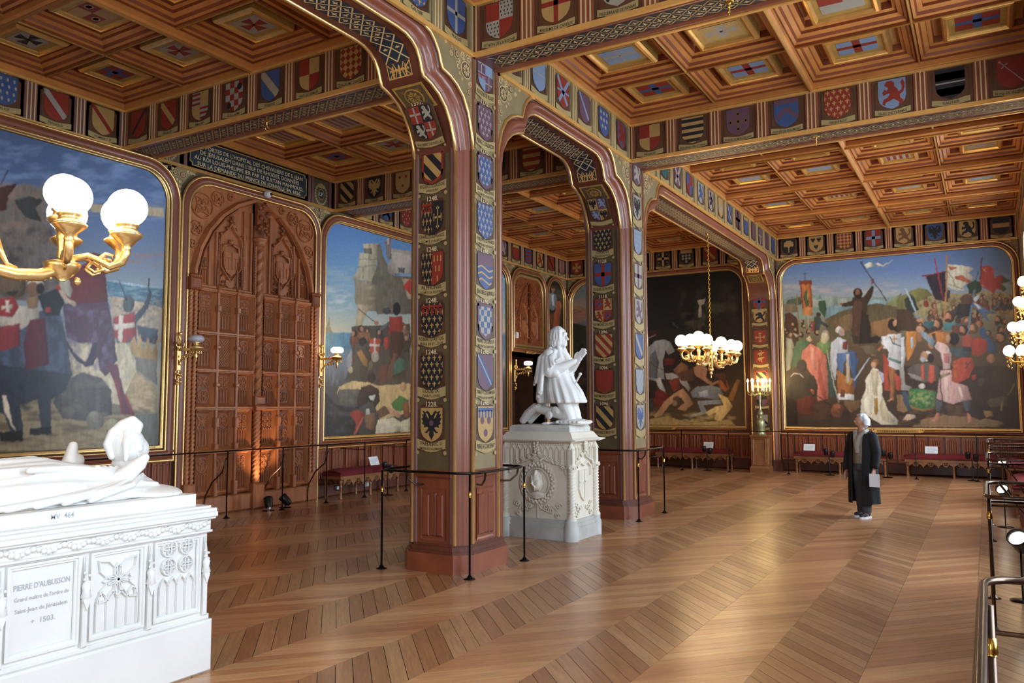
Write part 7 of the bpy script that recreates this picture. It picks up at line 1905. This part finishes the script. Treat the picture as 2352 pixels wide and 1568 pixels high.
# ------------------------------------------------------------------ candelabrum on its wooden post
root = empty('wooden_post', label='panelled oak post in front of the far wall, carrying the candelabrum', cat='post')
q0, q1, r0, r1 = 20.28, 20.68, 4.70, 5.10
mb = MB(); mb.box(q0, q1, r0, r1, .14, .88, 'bench_wood'); mb.build('shaft', root)
mb = MB(); rows = [[(x, y, z) for x, y in ((q0-e, r0-e), (q1+e, r0-e), (q1+e, r1+e), (q0-e, r1+e))] for e, z in ((.03, 0), (.03, .12), (.015, .15), (0, .165))]; mb.loft(rows, 'bench_wood', True, False, True); mb.build('foot', root)
mb = MB(); rows = [[(x, y, z) for x, y in ((q0-e, r0-e), (q1+e, r0-e), (q1+e, r1+e), (q0-e, r1+e))] for e, z in ((0, .85), (.02, .88), (.025, .91), (.01, .92))]; mb.loft(rows, 'bench_wood', True, False, True); mb.build('top', root)
mb = MB(); fj = FX(q0); mb.recess(-r1+.05, -r0-.05, .2, .83, .012, .002, .02, 'bench_wood', fj); mb.sweep([(-r1+.05, .2), (-r0-.05, .2), (-r0-.05, .83), (-r1+.05, .83)], [(-.01, 0), (0, .018), (.012, .01)], 'bench_wood', fj, True)
fy_ = FY(r0); mb.sweep([(q0+.05, .2), (q1-.05, .2), (q1-.05, .83), (q0+.05, .83)], [(-.01, 0), (0, .018), (.012, .01)], 'bench_wood', fy_, True); mb.build('panel', root)
settle(root, (20.48, 4.9, 0))
root = empty('candelabrum', label='tall bronze vase candelabrum with a ring of lit candles on the oak post', cat='candelabrum')
mb = MB(); o = (20.48, 4.9, .921)
mb.lathe([(.13, 0), (.13, .03), (.1, .06), (.11, .08), (.115, .12), (.11, .17), (.115, .18), (.112, .26), (.115, .28), (.11, .35), (.08, .39), (.05, .43), (.04, .45), (.06, .48), (.075, .52), (.07, .56), (.04, .6), (.03, .65), (.022, .72), (.02, .8), (.03, .85), (.018, .9), (.03, .98), (.02, 1.06)], o, 'bronze_pale', 20); mb.build('vase_stem', root)
for k in range(14):
    t = 2*PI*k/14; r_ = .28 if k % 2 == 0 else .17
    e = Vector((math.cos(t), math.sin(t), 0)); o_ = Vector((20.48, 4.9, 1.95)); mb = MB()
    mb.tube([o_+e*u*r_+Vector((0, 0, w)) for u, w in ((.05, .02), (.3, -.02), (.6, -.05), (.9, -.04), (1.02, .0), (.95, .04), (.85, .02))], .011, 'bronze_pale', 6)
    mb.lathe([(.01, 0), (.035, .02), (.035, .03), (.018, .04), (.018, .06)], o_+e*r_+Vector((0, 0, .02)), 'bronze_pale', 10); a = mb.build('arm', root)
    mb = MB(); mb.lathe([(.014, 0), (.014, .2), (.01, .205)], o_+e*r_+Vector((0, 0, .08)), 'candle', 10); mb.build('candle', a)
    mb = MB(); mb.lathe([(.006, 0), (.024, .02), (.027, .035), (.014, .065), (.002, .09)], o_+e*r_+Vector((0, 0, .285)), 'flame', 10); mb.build('flame', a)
settle(root, (20.48, 4.9, .921))
# ------------------------------------------------------------------ benches
def bench(name_loc, L, rz, label, group=None, D=.46, legs=3):
    root = empty('bench', name_loc, label=label, cat='bench', group=group); root.rotation_euler = (0, 0, rz)
    n = 10; mb = MB(); rows = []
    for i in range(n+1):
        t = i/n; x = -L/2+.01+(L-.02)*t
        h = .085 if .04 < t < .96 else .05
        rows.append([(x, D/2*math.cos(a)*(1 if abs(math.cos(a)) < .9 else .99), .455+h*max(-.25, math.sin(a))**1 if math.sin(a) > 0 else .435) for a in [2*PI*j/16 for j in range(16)]])
    mb.loft(rows, 'velvet', True, True, True); mb.bevbox(-L/2, L/2, -D/2, D/2, .42, .47, 'velvet', FW, .02); mb.build('cushion', root)
    mb = MB(); mb.bevbox(-L/2+.01, L/2-.01, -D/2+.01, D/2-.01, .36, .42, 'bench_wood', FW, .01); mb.box(-L/2, L/2, -D/2-.005, D/2+.005, .355, .375, 'bench_wood'); mb.build('seat_frame', root)
    for i in range(legs):
        for sy in (-1, 1):
            x = -L/2+.06+(L-.12)*i/(legs-1); mb = MB()
            mb.lathe([(.03, 0), (.034, .02), (.022, .04), (.03, .07), (.024, .1), (.02, .12), (.026, .2), (.03, .24), (.02, .26), (.034, .29), (.034, .36)], (x, sy*(D/2-.05), 0), 'bench_wood', 10); mb.build('leg', root)
    for sy in (-1, 1):
        fr = Fr((0, sy*(D/2-.02), 0), (1, 0, 0), (0, 0, 1), (0, sy, 0)); mb = MB(); xs = [-L/2+.09+(L-.18)*i/(legs-1) for i in range(legs)]
        for a0, a1 in zip(xs, xs[1:]):
            w = a1-a0; m_ = 3 if w > .7 else 2
            for k in range(m_):
                xa = a0+w*k/m_; xb = a0+w*(k+1)/m_; xm = (xa+xb)/2
                mb.prism([(xa, .36), (xa, .22 if k else .25), (xa+.02, .27), (xa+.06, .3), (xm-.07, .31), (xm-.05, .345), (xm-.05, .36)], 0, .015, 'bench_wood', fr)
                mb.prism([(xb, .36), (xb, .22 if k < m_-1 else .25), (xb-.02, .27), (xb-.06, .3), (xm+.07, .31), (xm+.05, .345), (xm+.05, .36)], 0, .015, 'bench_wood', fr)
                strap(mb, circ(xm, .31, .05, 14), .011, 0, .016, 'bench_wood', fr, True)
                for t in (0, PI/2): mb.box(xm-.045*math.cos(t)-.006, xm+.045*math.cos(t)+.006, .31-.045*math.sin(t)-.006, .31+.045*math.sin(t)+.006, 0, .014, 'bench_wood', fr)
        mb.build('tracery_apron', root)
    return root
bench((11.9, 10.33, 0), 1.75, 0, 'red velvet bench on a carved oak frame, under the tower painting', legs=3)
bench((20.9, 6.75, 0), 2.0, PI/2, 'red velvet bench under the dark horse painting on the far wall', legs=3)
bench((20.9, 3.12, 0), 2.1, PI/2, 'red velvet bench under the preacher painting, left of the standing woman', legs=3)
bench((20.9, .72, 0), 2.0, PI/2, 'red velvet bench under the preacher painting, right of the standing woman', legs=3)
for i, (x, L) in enumerate(((5.5, 2.2), (10.3, 2.0), (15.05, 1.9), (19.75, 1.5))):
    bench((x, -.46, 0), L, 0, ['red velvet bench by the window wall, nearest behind the rails', 'red velvet bench by the window wall, second behind the rails', 'red velvet bench by the window wall, third behind the rails', 'red velvet bench by the window wall, in the far right corner'][i], D=.4)
# ------------------------------------------------------------------ barriers
def fillet(pts, r, n=6, closed=True):
    out = []; m = len(pts)
    for i in range(m):
        p = Vector(pts[i]); a = Vector(pts[i-1]); b = Vector(pts[(i+1) % m])
        if not closed and i in (0, m-1): out.append(tuple(p)); continue
        u = (a-p).normalized(); v = (b-p).normalized(); A = p+u*r; B = p+v*r
        for k in range(n+1):
            t = k/n; out.append(tuple(A*(1-t)**2+p*2*t*(1-t)+B*t*t))
    return out
def post(root, x, y, zt, r=.011, m='black_metal', collar=.79):
    mb = MB(); mb.tube([(x, y, 0), (x, y, zt)], r, m, 8); mb.lathe([(.055, 0), (.055, .006), (.03, .014), (.015, .04)], (x, y, 0), m, 14); p = mb.build('post', root)
    if collar: mb = MB(); mb.lathe([(r+.003, 0), (r+.006, .01), (r+.003, .06)], (x, y, collar), 'brass', 8); mb.build('collar', p)
for nm, (xa, xb, ya, yb), lb in (('a', (6.64, 7.80, 4.41, 5.56), 'thin black metal rail looped around the nearest pillar'), ('b', (11.08, 12.24, 4.41, 5.5), 'thin black metal rail looped around the second pillar')):
    root = empty('barrier_rail', label=lb, cat='rail'); z = 1.02
    mb = MB(); mb.tube(fillet([(xa, ya, z), (xb, ya, z), (xb, yb, z), (xa, yb, z)], .2), .013, 'black_metal', 8, True); mb.build('top_rail', root)
    for x, y in ((xa+.04, ya+.02), (xb-.04, ya+.02), (xb-.04, yb-.02), (xa+.02, yb-.04)): post(root, x, y, z)
    for (p, q) in (((xa+.02, 5.2), (6.83, 5.08)), ((xb-.16, ya+.02), (xb-.3, 4.59)), ((xa+.3, ya), (xa+.42, 4.59))):
        if nm == 'b': p = (p[0], p[1]); q = (q[0]+(4.41 if q[0] < 6.9 else 0), q[1])
        mb = MB(); mb.tube([(p[0], p[1], z), (p[0]+(q[0]-p[0])*.1, p[1]+(q[1]-p[1])*.1, z-.08), (p[0]+(q[0]-p[0])*.45, p[1]+(q[1]-p[1])*.45, z-.14), (q[0], q[1], z-.14)], .011, 'bronze_rail', 7); mb.build('stay', root)
    settle(root, ((xa+xb)/2, (ya+yb)/2, 0))
root = empty('barrier_rail', label='long thin dark rail on slim posts in front of the carved door', cat='rail')
mb = MB(); mb.tube([(1.2, 10.0, 1.01), (13.3, 10.0, 1.01)], .011, 'black_metal', 8); mb.build('top_rail', root)
for x in (1.6, 4.2, 6.6, 8.42, 9.54, 10.56, 11.56, 12.8): post(root, x, 10.0, 1.01, .01, collar=None)
for x in (8.42, 9.6, 10.63): mb = MB(); mb.tube([(x, 10.52, 0), (x, 10.49, .3), (x, 10.34, .52), (x, 10.12, .68), (x, 10.02, .9)], .012, 'bronze_rail', 8); mb.build('curved_stay', root)
for x in (11.56, 12.8): mb = MB(); mb.tube([(x, 10.0, .88), (x, 10.6, .88)], .009, 'black_metal', 6); mb.build('stay', root)
settle(root, (7.2, 10, 0))
root = empty('barrier_rail', label='thin dark rail on slim posts running along the far wall', cat='rail')
mb = MB(); mb.tube([(20.22, -.3, 1.02), (20.22, 10.2, 1.02)], .009, 'black_metal', 8); mb.build('top_rail', root)
for y in (.25, 1.44, 2.9, 4.2, 5.63, 6.85, 8.4, 9.9): post(root, 20.22, y, 1.02, .009, collar=None)
settle(root, (20.22, 4.9, 0))
for i, (xa, xb) in enumerate(((-1.6, 3.80), (7.0, 8.36), (11.58, 13.22), (16.25, 18.2))):
    root = empty('window_rail', label=['polished bronze rail loop, nearest at the right edge', 'bronze rail loop on posts by the windows, second from the camera', 'bronze rail loop on posts by the windows, third from the camera', 'bronze rail loop on posts by the windows, farthest'][i], cat='rail')
    z = 1.0; y0, y1 = -.70, .045
    mb = MB(); mb.tube(fillet([(xa, y0, z), (xb, y0, z), (xb, y1, z), (xa, y1, z)], .16), .0155, 'bronze_rail', 10, True); mb.build('top_rail', root)
    if i == 0: mb = MB(); mb.tube([(xa+.1, y1+.012, z-.045), (xb-.2, y1+.012, z-.045)], .012, 'bronze_rail', 8); mb.build('under_rail', root)
    mb = MB(); mb.tube([(xa+.05, y0+.05, .80), (xb-.05, y0+.05, .80), (xb-.05, y1-.03, .80)], .010, 'bronze_rail', 8); mb.build('lower_rail', root)
    for x in ((xa+.1, xb-.06) if i else (xa+.1, 1.2, xb-.5)):
        for y in (y0+.03, y1-.02): post(root, x, y, z, .014, 'bronze_rail', .83)
    mb = MB(); xm = (xa+xb)/2 if i else 2.45
    mb.tube([(xm, y1, z-.26 if i == 0 else z-.1), (xm, y0, z-.26 if i == 0 else z-.1)], .012, 'bronze_rail', 8)
    if i == 0: mb.lathe([(.024, 0), (.024, .02), (.012, .03)], (xm, y1-.01, z-.26), 'brass', 12, (0, 1, 0))
    mb.build('stay', root)
    if i:
        mb = MB(); mb.tube([(xb-.1, y1-.1, z), (xb+.35, y1-.35, .6), (xb+.7, y1-.6, .05)], .011, 'bronze_rail', 8); mb.build('stay', root)
    settle(root, ((xa+xb)/2, (y0+y1)/2, 0))
# ------------------------------------------------------------------ small fittings
def spot(x, y, z, aim, label, lit=True, stand=True, s_=1.0):
    root = empty('spotlight', (x, y, 0), label=label, cat='spotlight'); d = Vector(aim).normalized()
    mb = MB(); mb.lathe([(.03*s_, -.1*s_), (.055*s_, -.07*s_), (.065*s_, .05*s_), (.07*s_, .07*s_), (.062*s_, .07*s_), (.055*s_, .045*s_)], (0, 0, z), 'black_plastic', 14, tuple(d), caps=False); mb.build('head', root)
    mb = MB(); mb.lathe([(.054*s_, .04*s_), (.054*s_, .05*s_), (.001, .052*s_)], (0, 0, z), 'spot_glass' if lit else 'black_plastic', 14, tuple(d)); mb.build('lens', root)
    mb = MB(); mb.tube([(0, 0, .01), (0, 0, z-.05*s_)], .008, 'black_metal', 6); mb.lathe([(.1, 0), (.1, .008), (.02, .014)], (0, 0, 0), 'black_metal', 14); mb.build('stand', root)
    return root
spot(9.36, 10.12, .13, (.3, .5, .75), 'black floor spotlight at the foot of the carved door, left of the pair', True, s_=1.1)
spot(9.78, 10.18, .13, (-.25, .6, .6), 'black floor spotlight at the foot of the carved door, right of the pair', False, s_=1.1)
for x, y, z, lb in ((8.3, -.19, .5, 'nearest'), (13.05, -.14, .48, 'middle'), (17.1, -.2, .6, 'farthest')):
    spot(x, y, z, (-.6, .25, .5), 'black spotlight with glowing lens among the bronze rails, %s of three' % lb, True, s_=1.2)
def twin(x, y, label, rz=0):
    root = empty('spotlight_stand', (x, y, 0), label=label, cat='spotlight')
    mb = MB(); mb.tube([(0, 0, 0), (0, 0, .42), (0, .0, .5)], .011, 'black_metal', 6); mb.lathe([(.12, 0), (.1, .01), (.02, .02)], (0, 0, 0), 'black_metal', 12); mb.build('stand', root)
    for s_, h in ((-1, .5), (1, .55)):
        mb = MB(); mb.lathe([(.03, -.08), (.05, -.06), (.055, .06), (.05, .07)], (0, s_*.075, h), 'black_plastic', 12, (-.25, 0, 1)); mb.build('head', root)
for x, y, lb in ((20.42, 6.25, 'in front of the bench under the horse painting'), (20.42, 3.3, 'left of the standing woman'), (20.42, 2.05, 'just right of the standing woman'), (20.42, .35, 'near the right end of the far wall')):
    twin(x, y, 'black twin spotlight on a thin stand, '+lb)
twin(12.05, 9.85, 'black twin spotlight on a thin stand, before the bench under the tower painting')
def card(p, u, n, label, w=.26, h=.17):
    fr = Fr(p, u, (Vector((0, 0, 1))*.93-Vector(n)*.36).normalized(), n); mb = MB(); mb.box(-w/2, w/2, 0, h, 0, .004, 'paper', fr)
    for i in range(5): mb.box(-w*.36, w*.34-(.04 if i == 4 else 0), h*.72-i*h*.12, h*.72-i*h*.12+.005, .004, .0045, 'grey_ink', fr)
    mb.box(-w*.2, w*.2, 0, .03, -.04, 0, 'paper', fr)
    o = mb.build('information_card', None, label, 'card')
card((20.85, 6.35, .545), (0, -1, 0), (-1, 0, 0), 'white information card on the bench under the horse painting')
card((20.85, 3.83, .545), (0, -1, 0), (-1, 0, 0), 'white information card on the bench left of the standing woman')
card((20.85, 1.16, .545), (0, -1, 0), (-1, 0, 0), 'white information card on the bench right of the standing woman')
card((12.15, 10.25, .545), (1, 0, 0), (0, -1, 0), 'white information card on the bench under the tower painting')
mb = MB(); f2 = Fr(FL(9.62, 5.335, .1), (1, 0, 0), (0, 0, 1), (0, -1, 0)); mb.lathe([(.06, 0), (.065, .02), (.06, .05), (.045, .075), (.02, .085)], f2.o, 'white_plastic', 20, (0, -1, 0)); mb.sphere(f2(.018, 0, .075), .028, 'black_plastic', 12, 8)
mb.build('security_camera', None, 'small round white security camera above the carved door', 'camera')
mb = MB(); mb.bevbox(18.14, 18.24, 3.44, 3.6, .08, .15, 'white_plastic', FL, .02); mb.build('sensor', None, 'small white sensor box beside the relief over the small doorway', 'sensor')
for x in (11.5, 12.35): mb = MB(); mb.bevbox(x-.09, x+.09, .1, .2, .076, .09, 'black_plastic' if x < 12 else 'unlit_glass', FL, .005); mb.box(x-.03, x+.03, .12, .18, .09, .093, 'white_plastic', FL); mb.build('socket_plate', None, 'dark socket plate low on the skirting under the bench' if x < 12 else 'pale socket plate low on the skirting under the bench', 'socket')
# ------------------------------------------------------------------ the woman
mat('skin', 'c08a70', .5, 0, .06); mat('coat_black', '17181d', .85, 0, .1, 8, .1, 60); mat('shirt', '7c7264', .85, 0, .12); mat('scarf_grey', '9b968c', .85, 0, .1); mat('white_hair', 'd4d8de', .6, 0, .08, 30)
mat('trousers_grey', '4b4e57', .85, 0, .15); mat('shoe_navy', '1e2634', .6); mat('sole_white', 'e8ecf0', .5)
wom = empty('person', label='person with white hair, long black coat and grey scarf, holding a leaflet', cat='person')
def fz(b, name, vox, m, smooth=2): return fuse(b, name, wom, vox, m, smooth)
HT = math.radians(-30)
def turn(b, k0=0):
    for i in range(k0, len(b.v)):
        x, y, z = b.v[i]; x += .01; b.v[i] = (x*math.cos(HT)-y*math.sin(HT)-.01+(z-1.33)*-.1, x*math.sin(HT)+y*math.cos(HT), z+.12*x*.9)
b = MB()
ell(b, (.01, 0, 1.425), (.078, .066, .095)); ell(b, (.06, 0, 1.385), (.03, .035, .03)); cap(b, (.08, 0, 1.44), (.098, 0, 1.412), .009, .014)
ell(b, (.078, 0, 1.382), (.014, .024, .007)); ell(b, (.074, 0, 1.455), (.014, .04, .012))
for s_ in (-1, 1): ell(b, (.0, s_*.068, 1.42), (.018, .01, .028)); ell(b, (.075, s_*.026, 1.438), (.009, .014, .008)); ell(b, (.05, s_*.04, 1.405), (.024, .018, .022))
turn(b); cap(b, (-.01, 0, 1.22), (.0, 0, 1.36), .052, .048)
ell(b, (-.02, 0, 1.13), (.1, .17, .15)); ell(b, (-.02, 0, .95), (.1, .15, .15)); ell(b, (-.02, 0, .8), (.11, .165, .12))
for s_, fx in ((1, .05), (-1, -.06)):
    chain(b, [(-.02, s_*.085, .76, .09), (fx*.6, s_*.085, .43, .06), (fx, s_*.08, .1, .04)]); cap(b, (fx, s_*.08, .06), (fx+.12, s_*.09, .04), .04, .03)
chain(b, [(-.02, .18, 1.2, .055), (.0, .24, .95, .045), (.07, .25, .74, .03)]); chain(b, [(-.02, -.18, 1.2, .055), (-.04, -.25, .95, .045), (.02, -.26, .70, .03)])
fz(b, 'body', .0085, 'skin', 1)
for s_, o, fw in ((1, (.085, .25, .72), (.25, -.1, -.9)), (-1, (.035, -.262, .675), (.35, .1, -.85))):
    b = MB(); hand(b, o, fw, (0, s_, 0), (.9, 0, .3), .95); fz(b, 'hand', .0045, 'skin', 1)
b = MB(); ell(b, (-.025, 0, 1.455), (.086, .084, .088)); ell(b, (-.05, 0, 1.40), (.062, .08, .08))
for k in range(22):
    t = -2.5+5*k/21+PI; chain(b, [(-.02+.03*math.cos(t), .03*math.sin(t), 1.53, .02), (-.03+.085*math.cos(t), .085*math.sin(t), 1.46, .018), (-.04+.08*math.cos(t), .084*math.sin(t), 1.38, .015)] if math.cos(t) < .35 else [(-.02+.03*math.cos(t), .03*math.sin(t), 1.53, .02), (.03, .06*math.sin(t), 1.51, .016)])
turn(b); fz(b, 'hair', .007, 'white_hair', 1)
b = MB()                                                             # long coat, open in front
n = 40
def coat_ring(z, rx, ry, cx, gap, th=.012):
    out = []; inn = []
    for j in range(n+1):
        t = gap+(2*PI-2*gap)*j/n; k = 1+.03*math.sin(t*7+z*5)
        out.append((cx+rx*k*math.cos(t), ry*k*math.sin(t), z)); inn.append((cx+(rx*k-th)*math.cos(t), (ry*k-th)*math.sin(t), z))
    return out+inn[::-1]
secs = [(1.27, .075, .12, -.03, .5), (1.24, .11, .19, -.02, .5), (1.15, .13, .215, -.02, .42), (1.0, .135, .2, -.02, .42), (.85, .15, .215, -.02, .4), (.65, .165, .23, -.02, .38), (.45, .18, .235, -.02, .36), (.21, .19, .235, -.02, .36)]
rows = [coat_ring(*q) for q in secs]; rows[-1] = [(x, y, z-.03 if y > 0 and x > .1 else z) for x, y, z in rows[-1]]
b.loft(rows, 'coat_black', True, True, True)
for s_, pts in ((1, [(-.02, .17, 1.2, .078), (.0, .245, .97, .066), (.06, .26, .78, .055)]), (-1, [(-.02, -.17, 1.2, .078), (-.04, -.26, .97, .066), (.01, -.27, .73, .055)])): chain(b, pts)
chain(b, [(-.09, -.06, 1.27, .03), (-.1, 0, 1.29, .03), (-.09, .06, 1.27, .03)])
fz(b, 'coat', .0095, 'coat_black', 2)
b = MB(); drape(b, [(.0, 0, 1.2, .1, .1), (.02, 0, 1.05, .1, .11), (.02, 0, .9, .105, .12), (.02, 0, .8, .1, .12)], folds=9, amp=.03); fz(b, 'shirt', .009, 'shirt')
b = MB(); chain(b, [(-.06, -.05, 1.29, .03), (.04, -.075, 1.27, .032), (.1, -.03, 1.18, .035), (.115, .0, 1.08, .045), (.12, .01, .98, .035)]); chain(b, [(-.06, .05, 1.29, .03), (.04, .075, 1.27, .032), (.1, .03, 1.19, .035), (.11, .01, 1.1, .045)])
chain(b, [(-.07, -.05, 1.28, .03), (-.08, .05, 1.28, .03)]); fz(b, 'scarf', .008, 'scarf_grey')
b = MB(); drape(b, [(-.01, 0, .9, .1, .15), (-.01, 0, .82, .12, .16), (-.02, 0, .7, .11, .16)])
for s_, fx in ((1, .05), (-1, -.06)): chain(b, [(-.02, s_*.085, .74, .1), (fx*.6, s_*.085, .42, .078), (fx*.95, s_*.082, .14, .066), (fx*.95, s_*.082, .11, .066)])
fz(b, 'trousers', .009, 'trousers_grey')
for s_, fx, yaw in ((1, .05, 8), (-1, -.06, -8)):
    b = MB(); ell(b, (fx-.01, s_*.08, .065), (.06, .042, .045)); ell(b, (fx+.08, s_*.085, .05), (.085, .042, .032)); o = fz(b, 'shoe', .006, 'shoe_navy', 1)
    m2 = MB(); m2.prism([(fx-.075, s_*.08-.03), (fx-.04, s_*.08-.043), (fx+.1, s_*.085-.046), (fx+.16, s_*.085-.025), (fx+.17, s_*.085), (fx+.16, s_*.085+.025), (fx+.1, s_*.085+.046), (fx-.04, s_*.08+.043), (fx-.075, s_*.08+.03)], 0.0, .03, 'sole_white'); s2 = m2.build('sole', o)
wom.location = (13.15, 1.66, 0); fd = Vector((-.862, .478)); wom.rotation_euler = (0, 0, math.atan2(fd.y, fd.x))
mb = MB(); wm_ = Matrix.Translation(wom.location)@Matrix.Rotation(wom.rotation_euler[2], 4, 'Z')
p = wm_@Vector((.135, .29, .50)); u = (wm_.to_3x3()@Vector((.6, -.8, .05))).normalized(); v = Vector((.02, 0, 1)); n_ = u.cross(v).normalized()
mb.box(-.07, .07, -.02, .17, -.002, .002, 'paper', Fr(p, u, v, n_)); mb.box(-.05, .04, .02, .07, .002, .0026, 'L', Fr(p, u, v, n_)); mb.build('leaflet', None, 'white leaflet held in the left hand of the standing person', 'leaflet')
# warm spot on the door from the floor lamp
light('floor_spot_beam', 'SPOT', (9.40, 10.08, .25), 60, (1, .72, .42), None, (9.6, 10.66, 1.25), spot_size=math.radians(70), spot_blend=.8, shadow_soft_size=.03)
